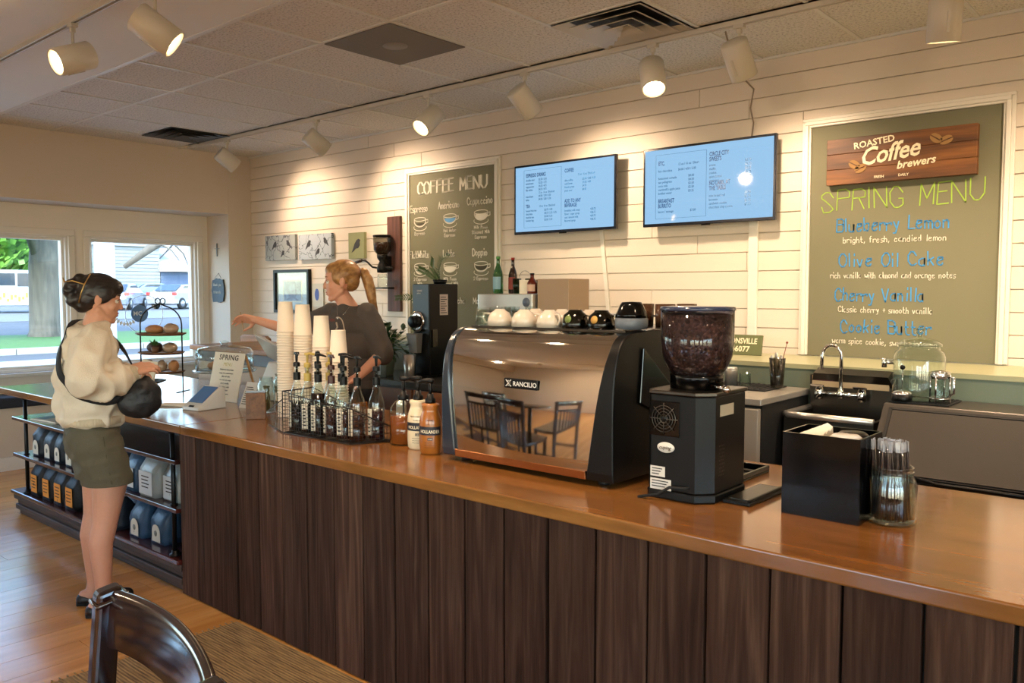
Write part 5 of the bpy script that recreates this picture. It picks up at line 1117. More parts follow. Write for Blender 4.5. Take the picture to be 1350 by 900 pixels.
# soap bottles, tap by the plant
sp=thing('soap_bottle',(-4.60,3.88,.9855),0,'clear pump soap bottle with pale blue label on the work counter','bottle')
MB().lathe([(0,0),(.03,0),(.032,.006),(.032,.11),(.02,.13),(.012,.135)],n=22).build('body',mat('soap_clear','9fb4b8',.15,trans=.5),sp); MB().box(-.022,.022,-.034,-.031,.02,.1).build('bottle_label',mat('soap_label','c4d4dc',.6),sp)
MB().lathe([(.013,.135),(.013,.15),(.004,.155),(.004,.185),(0,.186)],n=12).tube([(0,0,.183),(.03,-.01,.18)],.005,6).build('pump_head',M['pwhite'],sp)
simple('small_bottle',-4.66,3.86,.9855,[(0,0),(.022,0),(.022,.08),(.012,.1),(.012,.12),(0,.12)],mat('small_clear','8f8f92',.2,trans=.4),'small squat clear bottle beside the pump soap','bottle')
tp=thing('counter_tap',(-4.9,3.98,.9855),0,'dark curved tap with valve at the end of the work counter','tap')
MB().lathe([(.025,0),(.025,.01),(.012,.015),(.012,.05),(.02,.055),(.02,.08),(0,.085)],n=16).build('base',M['chrome'],tp); MB().tube([(0,0,.07),(0,0,.16)]+[(-.03+.03*math.cos(R(a)),0,.16+.03*math.sin(R(a))) for a in range(20,181,20)]+[(-.06,0,.12)],.006,8).build('spout',M['dsteel'],tp)
# brewer with bottles on top
bw=thing('coffee_brewer',(-3.6,4.2,.985),0,'coffee brewer with shiny steel head, warm beige side tower behind the espresso machine','brewer')
MB().box(-3.86,-3.38,4.1,4.36,1.475,1.585).build('brew_head',M['metal'],bw,bevel=.006,seg=3,world=True)
MB().box(-3.8,-3.45,4.2,4.36,.99,1.474).build('column',M['black'],bw,world=True); MB().box(-3.86,-3.38,4.08,4.36,.986,1.02).build('base',M['dsteel'],bw,bevel=.004,world=True)
MB().box(-3.37,-3.12,4.14,4.36,.99,1.68).box(-3.56,-3.371,4.3,4.36,1.586,1.68).build('side_tower',mat('beige_metal','a58c72',.4,.3),bw,bevel=.003,world=True)
MB().box(-3.55,-3.4,4.285,4.299,1.6,1.67).build('steel_plate',M['metal'],bw,world=True)
MB().lathe([(0,0),(.03,0),(.03,.002)],n=24,M=Matrix.Translation((-3.43,4.099,1.53))@Matrix.Rotation(R(90),4,'X')).build('round_badge',mat('badge_blue_grey','5a6474',.4),bw,world=True)
MB().lathe([(.015,0),(.03,.03),(.06,.06),(.065,.09),(0,.09)],(-3.72,4.14,1.38),20).build('filter_basket',M['black'],bw,world=True)
def bottle(x,y,z,h,r,m,capm,lm,label,neck=.4,cat='bottle'):
    t=thing('bottle',(x,y,z),0,label,cat); MB().lathe([(0,0),(r*.95,0),(r,.006),(r,h*.52),(r*.8,h*.62),(r*.38,h*.78),(r*.34,h*.95),(r*.38,h*.96),(r*.3,h)],n=22).build('bottle_body',m,t)
    MB().lathe([(0,h*1.02),(r*.42,h*1.02),(r*.42,h*.95),(r*.36,h*.95)],n=14).build('cap',capm,t)
    v=[];f=[]
    for i in range(9):
        a=R(200+140*i/8); v+=[((r+.001)*math.cos(a),(r+.001)*math.sin(a),h*.12),((r+.001)*math.cos(a),(r+.001)*math.sin(a),h*.46)]
    for i in range(8): f.append((2*i,2*i+2,2*i+3,2*i+1))
    MB().add(v,f,True).build('bottle_label',lm,t); return t
bottle(-3.735,4.17,1.586,.245,.035,mat('green_glass','2f6b3a',.08,trans=.6,coat=.5),mat('green_cap','4a8a4a',.4),mat('sky_label','7fa4b4',.6),'green glass water bottle with pale blue label on the brewer')
bottle(-3.63,4.2,1.586,.235,.03,mat('cola_glass','1d0c08',.08,coat=.6),mat('red_cap','8a2a1e',.4),mat('red_label','7e2f22',.6),'dark cola bottle with red label beside the green bottle')
bottle(-3.43,4.16,1.586,.13,.034,mat('brown_glass','5a1f12',.1,coat=.6),M['black'],mat('cream_label2','c9a690',.6),'short brown glass bottle with cream label on the brewer')
for i,x in enumerate((-3.56,-3.52)): simple('green_tumbler',x+.0,4.24 if i else 4.16,1.586,[(0,.002),(.025,0),(.03,.1),(.028,.1),(.023,.008),(0,.006)],glass('green_tint%d'%i,'5f9a6c',1.5),('green glass tumbler behind the cola bottle','green glass tumbler beside the cola bottle')[i],'glass')
rk=thing('card_holder',(-3.5,4.17,1.586),R(15),'wire arch card holder with a small pale card on the brewer','holder')
MB().tube([(-.045,0,0)]+[(.045*math.cos(R(a)),0,.09+.06*math.sin(R(a))) for a in range(180,-1,-20)]+[(.045,0,0)],.002,6).build('wire_arch',M['chrome'],rk); MB().box(-.035,.035,-.012,-.01,.001,.09).build('card',M['paper'],rk)
# ================================================================ right work area: cabinet, sink, ice machine
fd=thing('undercounter_fridge',(-2.2,4.05,0),0,'steel topped undercounter cooler with scuffed metal door and black side','cooler')
MB().box(-2.7,-1.69,3.8,4.37,.02,1.05).build('body',M['matt'],fd,world=True)
MB().box(-2.71,-1.68,3.76,4.37,1.051,1.085).build('steel_top',M['satin'],fd,bevel=.006,seg=3,world=True)
MB().box(-2.69,-1.695,3.765,3.799,.66,1.035).build('door',mat('scuffed_steel','a29a8e',.42,.5,bump=.03,bs=6,rv=.12),fd,bevel=.006,world=True)
MB().box(-2.69,-1.74,3.77,3.799,.56,.65).build('kick_grille',M['black'],fd,world=True); MB().box(-2.45,-2.15,3.757,3.764,.672,.69).build('yellow_sticker',mat('yellow_sticker','b5a536',.5),fd,world=True)
MB().box(-1.9,-1.8,3.761,3.765,.995,1.02).build('maker_plate',M['dsteel'],fd,bevel=.002,world=True); MB().box(-2.66,-1.78,3.75,3.766,.6,.625).build('door_handle',M['dsteel'],fd,bevel=.003,world=True)
for x in (-2.65,-1.75): MB().lathe([(.02,0),(.02,.02)],(x,4.1,.0),12).build('foot',M['black'],fd,world=True)
dm=thing('bar_mat',(-2.05,4.2,1.0855),0,'black rubber drip mat on the steel topped cooler','mat')
MB().box(-2.62,-1.79,4.05,4.33,1.0856,1.0925).build('mat',M['rubber'],dm,bevel=.002,world=True); mb=MB()
for k in range(26): mb.box(-2.6+.031*k,-2.588+.031*k,4.06,4.32,1.0926,1.0955)
tag(mb.build('mat_ribs',M['rubber'],dm,world=True),kind='stuff')
for i,(x,r,h) in enumerate(((-2.13,.036,.1),(-2.035,.034,.082),(-1.955,.03,.068))):
    t=simple('steel_canister',x,4.17,1.096,[(0,0),(r,0),(r,h*.95),(r*1.04,h),(r*.97,h),(r*.96,.004),(0,.003)],M['metal'] if i<2 else M['glass'],('large steel shaker canister nearest the grinder','middle steel canister on the drip mat','small clear glass on the drip mat')[i],('canister','canister','glass')[i])
    if i<2: MB().lathe([(r*1.02,h),(r*.9,h+.012),(0,h+.014)],n=24).build('lid',M['metal'],t)
mx_=simple('mixing_glass',-1.79,4.2,1.096,[(0,.002),(.03,0),(.034,.01),(.042,.155),(.039,.155),(.03,.012),(0,.01)],M['dglass'],'tall mixing glass full of steel spoons with one red tipped stirrer','glass')
rn=random.Random(2)
for i in range(7):
    a=i*.9; o=MB().tube([(.01*math.cos(a),.01*math.sin(a),.012),(.03*math.cos(a+.4),.03*math.sin(a+.4),.14+.012*(i%3))],.004,6).ell((.031*math.cos(a+.4),.031*math.sin(a+.4),.145+.012*(i%3)),(.009,.004,.016),10,6).build('bar_spoon',M['metal']); o.location=(-1.79,4.2,1.096); tag(o,'steel bar spoon standing in the tall mixing glass','spoon','spoons in the mixing glass')
o=MB().tube([(-.01,0,.012),(.03,0,.15),(.05,0,.235)],.0022,6).ell((.0505,0,.238),.0065,10,6).build('red_tipped_stirrer',mat('stirrer_red','7c3a2c',.5)); o.location=(-1.79,4.2,1.096); tag(o,'thin stirrer with a small red tip leaning out of the mixing glass','stirrer')
zs=thing('town_sign',(-2.28,4.8,1.21),0,'small green sign reading ZIONSVILLE 46077, leaning on the ledge','sign')
Tz=Matrix.Translation((-2.275,4.78,1.2105))@Matrix.Rotation(R(-12),4,'X')
MB().box(-.135,.135,-.008,.008,0,.125,M=Tz).build('board',mat('sign_green','5d6440',.6),zs,bevel=.002,world=True)
for (s,z,h) in (('ZIONSVILLE',.07,.034),('46077',.02,.034)):
    o=text(zs,s,0,0,0,h,M['cream'],align='CENTER',bold=.03,sx=.82 if h>.033 and s[0]=='Z' else 1.0); o.matrix_parent_inverse=zs.matrix_basis.inverted(); o.matrix_basis=Tz@Matrix.Translation((0,-.0095,z))@Matrix.Rotation(R(90),4,'X')
MB().box(-2.7,-2.42,4.5,4.53,1.2105,1.222).build('dark_spatula',M['black']); tag(C.objects['dark_spatula'],'dark flat spatula lying on the ledge by the town sign','spatula')
# sink
sk_=thing('bar_sink',(-1.48,4.2,0),0,'stainless hand sink with rolled front rim and tall back splash','sink')
sx0,sx1=-1.665,-1.235
MB().box(sx0,sx1,4.33,4.37,.9,1.165).build('back_splash',M['dsteel'],sk_,bevel=.004,world=True)
MB().hexa([(sx0+.01,4.33,1.12),(sx1-.01,4.33,1.12),(sx1-.01,4.37,1.12),(sx0+.01,4.37,1.12),(sx0+.03,4.3,1.175),(sx1-.03,4.3,1.175),(sx1-.03,4.37,1.2),(sx0+.03,4.37,1.2)]).build('splash_ledge',M['dsteel'],sk_,world=True)
MB().box(sx0+.015,sx1-.03,4.322,4.329,1.105,1.16).build('lit_strip',mat('pale_steel_strip','c8b08c',.3,.2),sk_,world=True)  # pale colour paints the light caught on the back splash
MB().box(sx0+.03,sx0+.13,4.319,4.321,1.135,1.155).build('sink_sticker',mat('maroon_sticker','4a1f22',.5),sk_,world=True)
bs_=MB().box(sx0,sx1,4.0,4.02,.72,.985).box(sx0,sx0+.02,4.02,4.33,.72,.985).box(sx1-.02,sx1,4.02,4.33,.72,.985).box(sx0+.02,sx1-.02,4.02,4.33,.72,.74); bs_.build('basin',M['dsteel'],sk_,world=True)
MB().tube([(sx0,4.34,.99),(sx0,4.02,.99),(sx0+.02,4.0,.99),(sx1-.0,4.0,.99)],.016,12).build('rolled_rim',M['metal'],sk_,world=True)
for x in (sx0+.03,sx1-.03): MB().tube([(x,4.1,0),(x,4.1,.73)],.018,10).build('leg',M['dsteel'],sk_,world=True)
fc=thing('wall_faucet',(-1.5,4.3,1.1),0,'chrome wall mount faucet with gooseneck spout and two lever handles','faucet')
MB().tube([(-1.6,4.29,1.075),(-1.385,4.29,1.075)],.012,10).tube([(-1.6,4.29,1.075),(-1.6,4.33,1.075)],.014,10).tube([(-1.385,4.29,1.075),(-1.385,4.33,1.075)],.014,10).lathe([(.02,-.03),(.024,-.01),(.024,.01),(.016,.03)],(-1.6,4.29,1.075),14).lathe([(.02,-.03),(.024,-.01),(.024,.01),(.016,.03)],(-1.385,4.29,1.075),14).lathe([(.017,-.02),(.02,.0),(.012,.03)],(-1.49,4.29,1.075),14).build('valve_body',M['chrome'],fc,world=True)
MB().tube([(-1.49,4.29,1.09),(-1.49,4.29,1.27)]+[(-1.49-.045+.045*math.cos(R(a)),4.29-.02*(a/180),1.27+.055*math.sin(R(a))) for a in range(15,181,15)]+[(-1.582,4.265,1.2)],.0095,10).build('gooseneck',M['chrome'],fc,world=True)
for x in (-1.6,-1.385): MB().hexa([(x-.03,4.25,1.11),(x+.03,4.25,1.11),(x+.03,4.28,1.11),(x-.03,4.28,1.11),(x-.035,4.25,1.122),(x+.035,4.25,1.122),(x+.03,4.28,1.12),(x-.03,4.28,1.12)]).tube([(x,4.285,1.09),(x,4.27,1.115)],.008,8).build('lever_handle',M['chrome'],fc,bevel=.003,world=True)
# ice machine
im=thing('ice_machine',(-.4,4.1,0),0,'wide dark grey ice machine with a slanted flap door','ice machine')
grey=mat('ice_machine_grey','4b4641',.35,.4,bump=.015,bs=60); 
MB().prism([(4.37,.02),(4.37,1.08),(4.06,1.08),(3.83,.79),(3.87,.775),(3.86,.02)],-1.21,.35,'x').build('cabinet',grey,im,bevel=.006,world=True)
def fl(u,t): # on the slanted flap plane, u along X, t from top to bottom
    a=Vector((u,4.06,1.08)); b=Vector((u,3.83,.79)); m1_=a.lerp(b,.5)
    return a.lerp(m1_,t/.5) if t<.5 else m1_.lerp(b,(t-.5)/.5)
def strip(u0,u1,t0,t1,th,nm,m):
    v=[];f=[];n_=6
    for i in range(n_+1):
        t=t0+(t1-t0)*i/n_
        for u in (u0,u1):
            p=fl(u,t); v+=[(p.x,p.y-.006-th,p.z+.003),(p.x,p.y-.001,p.z)]
    for i in range(n_):
        b=4*i; f+=[(b,b+2,b+6,b+4),(b+1,b+5,b+7,b+3),(b,b+4,b+5,b+1),(b+2,b+3,b+7,b+6)]
    f+=[(0,1,3,2),(4*n_,4*n_+2,4*n_+3,4*n_+1)]; return MB().add(v,f).build(nm,m,im,world=True)
strip(-1.16,-.5,.1,.97,.006,'flap_door',grey); strip(-.46,.3,.1,.97,.006,'flap_door',grey)
for (a,b,c_,d) in ((-1.175,-.485,.06,.09),(-1.178,-1.163,.06,1.0),(-.498,-.462,.06,1.0)): strip(a,b,c_,d,.001,'seam',M['matt'])
MB().tube([(-1.0,3.8,.8),(-.9,3.77,.79),(-.7,3.77,.79),(-.55,3.79,.785)],.008,8).box(-1.21,.35,3.81,3.87,.7,.775).build('handle_recess',M['black'],im,world=True)
im2=thing('bar_mat',(-1.1,4.15,1.081),0,'black perforated rubber mat under the french press on the ice machine','mat')
MB().box(-1.2,-.94,4.09,4.33,1.0812,1.088).build('mat',M['rubber'],im2,bevel=.002,world=True); mb=MB()
for i in range(13):
    for k in range(11): mb.box(-1.19+.019*i,-1.178+.019*i,4.1+.0205*k,4.112+.0205*k,1.0881,1.0915)
tag(mb.build('rubber_studs',M['rubber'],im2,world=True),kind='stuff')
dj=thing('glass_drink_jar',(-1.1,4.24,1.0885),0,'large clear glass barrel jar with knobbed lid beside the sink','jar')
MB().lathe([(0,.004),(.1,0),(.11,.01),(.113,.03),(.113,.2),(.105,.225),(.09,.235),(.09,.25)],n=40).build('jar_body',M['glass'],dj)
MB().lathe([(.098,.252),(.098,.262),(.075,.28),(.03,.29),(.014,.294),(.012,.305),(.022,.315),(.024,.33),(.012,.34),(0,.342)],n=36).build('jar_lid',glass('lid_glass','eef4f0',2.0),dj)
MB().tube([(-.11,-.02,.17),(-.15,-.04,.17)],.01,10).tube([(-.145,-.04,.19),(-.145,-.04,.145)],.012,10).build('spigot',M['chrome'],dj)
dj.location=(-1.1,4.21,1.0918)
f1=thing('french_press_plunger',(-1.085,4.13,1.0918),0,'french press lid and plunger with black base standing on the mat','french press')
f1.location=(-1.12,4.13,1.0918)
MB().lathe([(0,0),(.042,0),(.044,.006),(.044,.028),(0,.028)],n=26).build('black_ring',M['black'],f1); MB().lathe([(.044,.028),(.046,.034),(.03,.046),(.008,.05),(0,.05)],n=26).build('mesh_lid',M['chrome'],f1); MB().tube([(0,0,.04),(0,0,.15)],.002,6).build('rod',M['chrome'],f1); MB().ell((0,0,.155),.0115).build('knob',M['black'],f1)
f1.location=(-1.145,4.11,1.0918)
f2=thing('french_press',(-.99,4.14,1.0918),R(-30),'glass french press beaker in a chrome frame with handle','french press')
MB().lathe([(0,.012),(.036,.01),(.038,.02),(.038,.13),(.04,.135)],n=26).build('beaker',M['glass'],f2); fr=MB().tube([(.042*math.cos(R(a)),.042*math.sin(R(a)),.125) for a in range(0,360,20)],.004,6,closed=True).tube([(.042*math.cos(R(a)),.042*math.sin(R(a)),.02) for a in range(0,360,20)],.004,6,closed=True)
for a in (20,110,200,290): fr.tube([(.044*math.cos(R(a)),.044*math.sin(R(a)),0),(.043*math.cos(R(a)),.043*math.sin(R(a)),.13)],.004,6)
fr.build('chrome_frame',M['chrome'],f2); MB().tube([(.042,0,.125),(.075,0,.12),(.078,0,.05),(.042,0,.03)],.006,8).build('handle',M['chrome'],f2)
MB().lathe([(.0,.11),(.039,.11),(.041,.13),(.04,.142),(0,.15)],n=26).build('lid',M['chrome'],f2)
# ================================================================ outside
def gz(x): return -.05+max(0,(-x-8.7))*.016
gm=mat('pale_concrete','9a9892',.8,var=.08,bs=1.5); am=mat('asphalt','47494d',.85,var=.12,bs=2); grm=mat('grass_green','3f6428',.9,var=.4,bs=6,bump=.5)
def slab(nm,x0,x1,y0,y1,m,dz=0): return struct(MB().hexa([(x1,y0,gz(x1)-.3),(x0,y0,gz(x0)-.3),(x0,y1,gz(x0)-.3),(x1,y1,gz(x1)-.3),(x1,y0,gz(x1)+dz),(x0,y0,gz(x0)+dz),(x0,y1,gz(x0)+dz),(x1,y1,gz(x1)+dz)]).build(nm,m))
slab('patio',-8.71,-19.5,-30,60,gm); slab('lane',-19.5,-21.5,-30,60,am,-.03); slab('grass_verge',-21.5,-27.5,-30,60,grm,.05); slab('street',-27.5,-37,-40,70,am,-.04); slab('parking_lot',-37,-90,-60,90,mat('light_asphalt','64666a',.85,var=.1,bs=1),0)
cbm=MB()
for k in range(24): struct(MB().box(-21.52,-21.36,-20+3*k+.01,-17+3*k-.01,gz(-21)-.1,gz(-21)+.12).build('kerb_stone',gm))
struct(MB().box(-10.4,-10.22,4.29,4.46,-.05,3.2).box(-10.46,-10.16,4.23,4.52,-.05,.2).build('porch_post',mat('porch_white','dfe4e6',.5)))
struct(MB().box(-10.45,-10.17,-6,9,3.2,3.4).build('porch_beam',mat('porch_soffit','cfd2d2',.6)))
bark=mat('tree_bark','5c564c',.85,bump=1,bs=3,var=.8,stretch=(3,3,.6)); lf=[mat('leaves_sunlit','5c8a30',.5,var=.35,bs=3),mat('leaves_mid','3c6a2c',.5,var=.4,bs=3)]  # a pale and a mid leaf green, picked per tree
def foliage(t,blobs,n,s,m,seed):
    rn=random.Random(seed); v=[];f=[]
    for i in range(n):
        c,r=blobs[rn.randrange(len(blobs))]
        while 1:
            p=Vector((rn.uniform(-1,1),rn.uniform(-1,1),rn.uniform(-1,1)))
            if .35<p.length<1: break
        p=Vector(c)+Vector((p.x*r[0],p.y*r[1],p.z*r[2])); a=Vector((rn.gauss(0,1),rn.gauss(0,1),rn.gauss(0,1))).normalized(); b=a.orthogonal().normalized()*s*rn.uniform(.6,1.3); a=a*s*rn.uniform(.6,1.3)*.6
        k=len(v); v+=[tuple(p-b),tuple(p+a),tuple(p+b),tuple(p-a)]; f.append((k,k+1,k+2,k+3))
    return tag(MB().add(v,f).build('foliage',m,t,world=True),kind='stuff')
def tree(x,y,r,h,label,blobs,n,s,m,branches=(),seed=1):
    t=thing('tree',(x,y,gz(x)),0,label,'tree'); z=gz(x)-.1
    MB().tube([(x,y,z),(x,y,z+.3),(x+.05,y,z+h*.4),(x,y+.1,z+h*.7),(x,y+.15,z+h)],[r*1.35,r*1.05,r,r*.85,r*.5],14).build('trunk',bark,t,world=True)
    for br_ in branches: MB().tube(br_[0],br_[1],8).build('branch',bark,t,world=True)
    foliage(t,blobs,n,s,m,seed); return t
tx,ty=-26.5,9.5
tree(tx,ty,.42,5.5,'large thick trunked tree on the grass verge outside, behind the customer',[((tx+1,ty-2.6,3.6),(1.5,2.2,1.2)),((tx,ty-1,5.5),(3,4,1.4)),((tx-1,ty+1.2,4.6),(1,1.2,1)),((tx+2,ty+3.5,6.4),(3,3,1.0)),((tx+.5,ty-4.5,3.0),(1.2,1.6,1.3))],9000,.16,lf[0],
 [([(tx,ty,2.2),(tx+.3,ty-.5,3.5),(tx+.6,ty-1.1,5.2)],[.2,.17,.1]),([(tx,ty+.1,4.0),(tx+2,ty+1.5,4.6),(tx+4,ty+3,5.0)],[.2,.15,.08])],3)
tx,ty=-16.2,6.2
tree(-17.4,9.9,.13,5,'slender tree whose bare forked branch crosses the window by the porch post',[((-15.4,8.25,2.6),(.2,.25,.12)),((-15.8,7.6,3.8),(1,1,.4))],400,.05,lf[1],
 [([(-17.4,9.9,3.7),(-16.4,8.7,3.0),(-15.74,7.65,2.51),(-16.1,7.2,2.07)],[.12,.1,.09,.05]),([(-16.2,8.4,2.85),(-16.0,8.1,2.5),(-16.1,7.9,2.25)],[.03,.02,.01]),([(-16.0,8.0,2.7),(-15.9,8.3,2.35),(-15.9,8.4,2.1)],[.025,.015,.008]),([(-15.8,7.7,2.55),(-15.6,7.9,2.4),(-15.5,8.0,2.2)],[.02,.015,.008])],5)
for i,(x,y,h,r_,lb) in enumerate(((-58,17,8,3.2,'far green tree beyond the van'),(-61,22.5,6,1.3,'far green tree seen left of the porch post'),(-62,8,9,4,'far green tree at the window edge beyond the van'))):
    tree(x,y,.25,h,lb,[((x,y,h*.7),(r_,r_,h*.45)),((x,y+1,h*.5),(r_*.9,r_,h*.3))],2500,.35,lf[i%2],(),i+8)
carglass=mat('car_glass','22303c',.08,coat=.5); tyre=mat('tyre','151515',.8); rim=mat('wheel_rim','a9adb2',.3,.8)
def car(x,y,rz,m,label,van=False,decal=None,tail=True):
    z=gz(x)+(.0 if x>-34 else .0); t=thing('car' if not van else 'delivery_van',(x,y,z),rz,label,'van' if van else 'car')
    if van: low=[(-2.4,.35),(-2.45,1.0),(-2.4,2.0),(-2.2,2.15),(.9,2.1),(1.7,1.25),(2.4,1.05),(2.5,.7),(2.45,.35)]; W=.98
    else: low=[(-2.2,.3),(-2.28,.6),(-2.2,.95),(-1.7,1.02),(-1.0,1.42),(.2,1.45),(1.05,1.0),(2.05,.85),(2.25,.6),(2.2,.3)]; W=.88
    b=MB(); n_=len(low); v=[];f=[]
    for s_,k in ((-1,1),(1,1)):
        for (a,c) in low: v.append((a,s_*W*(1 if c<1.05 or van else .82),c))
    f=[tuple(range(n_)),tuple(reversed(range(n_,2*n_)))]+[(i,n_+i,n_+(i+1)%n_,(i+1)%n_) for i in range(n_)]
    b.add(v,f).build('body',m,t,bevel=.05,seg=3)
    if van:
        for s_ in (-1,1):
            for (a,c) in ((-2.2,-1.1),(-1.0,.1)): MB().box(a,c,s_*W-.01,s_*W+.012,1.35,1.95).build('side_window',carglass,t)
            MB().prism([(.2,1.3),(1.45,1.3),(.95,1.95),(.2,1.95)],s_*W-.01,s_*W+.012).build('side_window',carglass,t)
        MB().hexa([(1.0,-.85,2.05),(1.75,-.85,1.28),(1.75,.85,1.28),(1.0,.85,2.05),(1.03,-.85,2.1),(1.78,-.85,1.32),(1.78,.85,1.32),(1.03,.85,2.1)]).build('windscreen',carglass,t)
    else:
        for s_ in (-1,1): MB().prism([(-1.45,1.03),(.85,1.03),(.15,1.38),(-.95,1.36)],s_*W*.9-.015,s_*W*.91+.01).build('side_window',carglass,t)
        MB().hexa([(-1.72,-.68,1.06),(-1.04,-.66,1.41),(-1.04,.66,1.41),(-1.72,.68,1.06),(-1.76,-.68,1.08),(-1.08,-.66,1.43),(-1.08,.66,1.43),(-1.76,.68,1.08)]).build('rear_window',carglass,t)
        MB().hexa([(.3,-.66,1.42),(1.0,-.68,1.04),(1.0,.68,1.04),(.3,.66,1.42),(.34,-.66,1.44),(1.04,-.68,1.06),(1.04,.68,1.06),(.34,.66,1.44)]).build('windscreen',carglass,t)
    tl=mat('tail_light_'+str(int(abs(x*10))),'c23a34',.3,emis='c23a34',es=.2)
    for s_ in (-1,1):
        MB().box(-2.42 if van else -2.27,(-2.3 if van else -2.12),s_*W*.95-.2,s_*W*.95+(.06 if s_<0 else .03),.8,.98).build('tail_light',tl,t,bevel=.02)
        for a in (-1.4,1.4):
            T=Matrix.Translation((a,s_*(W-.05),.33))@Matrix.Rotation(R(90),4,'X')
            wh=MB().lathe([(.2,-.1),(.33,-.09),(.34,.0),(.33,.09),(.2,.1)],n=20,M=T).build('wheel',tyre,t); MB().lathe([(0,-.105),(.2,-.1),(.2,.1),(0,.105)],n=14,M=T).build('hub_cap',rim,wh)
    if decal:
        for s_ in (-1,1):
            mb=MB(); rn=random.Random(3)
            for i in range(26): 
                a=-2.2+.16*i; mb.box(a,a+.11,s_*W-.005,s_*W+.013,.55+.1*(i%3),.7+.1*(i%3)+.1*(i%2))
            mb.build('green_lettering',decal,t)
    return t
car(-46.1,15.0,R(75),mat('van_white','999d9c',.25,coat=.5),'white van with lime green lettering parked behind the thick tree trunk',True,mat('lime_print','8fc23a',.5))
car(-48.1,21.3,R(140),mat('car_silver','8d97a3',.25,.4,coat=.6),'silver car with a red tail light, left of the white sedan outside')
car(-48.0,24.9,R(120),mat('car_white','a4a7aa',.2,coat=.6),'white sedan parked outside with its tail to the cafe window')
car(-55.5,26.8,R(95),mat('car_blue_grey','7f90a6',.25,.3,coat=.5),'blue grey car parked behind the white sedan')
bld=thing('far_building',(-66,33,gz(-66)),0,'pale sided building with gable and blue grey garage wall beyond the parking lot','building')
sid=mat('pale_siding','8c8e8a',.7); gb_=mat('blue_grey_wall','4f5d73',.7); z0=gz(-66)-.2
MB().box(-72,-65.9,32.4,50,z0,z0+2.6).build('garage_wall',gb_,bld,world=True)
for k in range(16):
    z=z0+.28*k; MB().box(-66.0-.02*(k%2),-65.8,26.5,32.3,z+.02,z+.27).build('siding_board',sid,bld,world=True)
MB().box(-72,-66.1,26.5,32.3,z0,z0+4.6).build('side_wall',sid,bld,world=True)
MB().prism([(26,z0+4.5),(33,z0+4.5),(29.5,z0+7)],-72,-65.6,'x').build('gable',sid,bld,world=True); MB().hexa([(-65.3,32.2,z0+2.6),(-65.3,51,z0+2.6),(-72,51,z0+5.6),(-72,32.2,z0+5.6),(-65.3,32.2,z0+3.1),(-65.3,51,z0+3.1),(-72,51,z0+6.1),(-72,32.2,z0+6.1)]).build('roof',mat('pale_roof','9a9da2',.7),bld,world=True)
MB().box(-65.88,-65.8,36,37.5,z0+1.2,z0+2.1).build('window',mat('far_window','5c6a78',.2),bld,world=True)
# bistro chair, covered umbrella outside the glass
bc=thing('bistro_chair',(-10.2,3.0,-.04),R(30),'dark metal tube chair on the patio outside the left window','chair')
MB().tube([(-.2,0,.45),(-.19,0,.75),(-.1,0,.95),(0,0,.99),(.1,0,.95),(.19,0,.75),(.2,0,.45)],.013,8).build('back_frame',M['dsteel'],bc)
for s_ in (-.08,.0,.08): MB().tube([(s_*1.3,0,.45),(s_,0,.97)],.008,6).build('back_rod',M['dsteel'],bc)
for sx in (-1,1):
    for sy in (0,.4): MB().tube([(sx*.2,sy,.45),(sx*.22,sy*1.05,0)],.012,8).build('leg',M['dsteel'],bc)
MB().lathe([(0,.45),(.22,.45),(.225,.46),(.22,.475),(0,.475)],(0,.2,0),24).build('seat',M['dsteel'],bc)
cu=thing('covered_umbrella',(-10.4,2.35,-.04),0,'folded patio umbrella wrapped in white plastic at the window edge','umbrella')
MB().lathe([(.2,0),(.2,.05),(.03,.08),(.03,.5),(.2,.55),(.23,.9),(.17,1.15),(.13,1.35),(.16,1.5),(.02,1.55)],n=20).build('wrapped_canopy',mat('white_plastic_wrap','cfdce6',.3,bump=.6,bs=12),cu)
# round window print
wd1=C.objects['window_1']; prn=mat('window_vinyl','e6eef2',.6); prb=mat('window_vinyl_blue','5b7fae',.6)
def yz(cy_,cz_,r,a0,a1,st_=10): return [(-8.618,cy_+r*math.cos(R(a)),cz_+r*math.sin(R(a))) for a in range(a0,a1,st_)]
MB().tube(yz(4.05,1.36,.2,0,360),.004,4,closed=True).build('ring_print',prn,wd1,world=True)
MB().prism([(4.0+.09*math.cos(R(a)),1.37+.09*math.sin(R(a))) for a in range(0,360,15)],-8.62,-8.616,'x').build('round_print',prb,wd1,world=True)
for (s,y,z,h) in (('MC',3.93,1.35,.045),('III',4.13,1.42,.035)):
    o=put('lettering',text_mesh(s,h,1,.02),prn,wd1); o.matrix_parent_inverse=wd1.matrix_basis.inverted(); o.matrix_basis=Matrix.Translation((-8.612,y,z))@Matrix.Rotation(R(90),4,'Z')@Matrix.Rotation(R(90),4,'X')
mb=MB()
for k in range(14):
    a=R(120+k*14); c_=(3.86+.11*math.cos(a),1.4+.11*math.sin(a)); mb.prism([(c_[0],c_[1]),(c_[0]+.03*math.cos(a+.6),c_[1]+.03*math.sin(a+.6)),(c_[0]+.05*math.cos(a),c_[1]+.05*math.sin(a)),(c_[0]+.03*math.cos(a-.6),c_[1]+.03*math.sin(a-.6))],-8.62,-8.616,'x')
mb.build('leaf_wreath_print',prn,wd1,world=True)
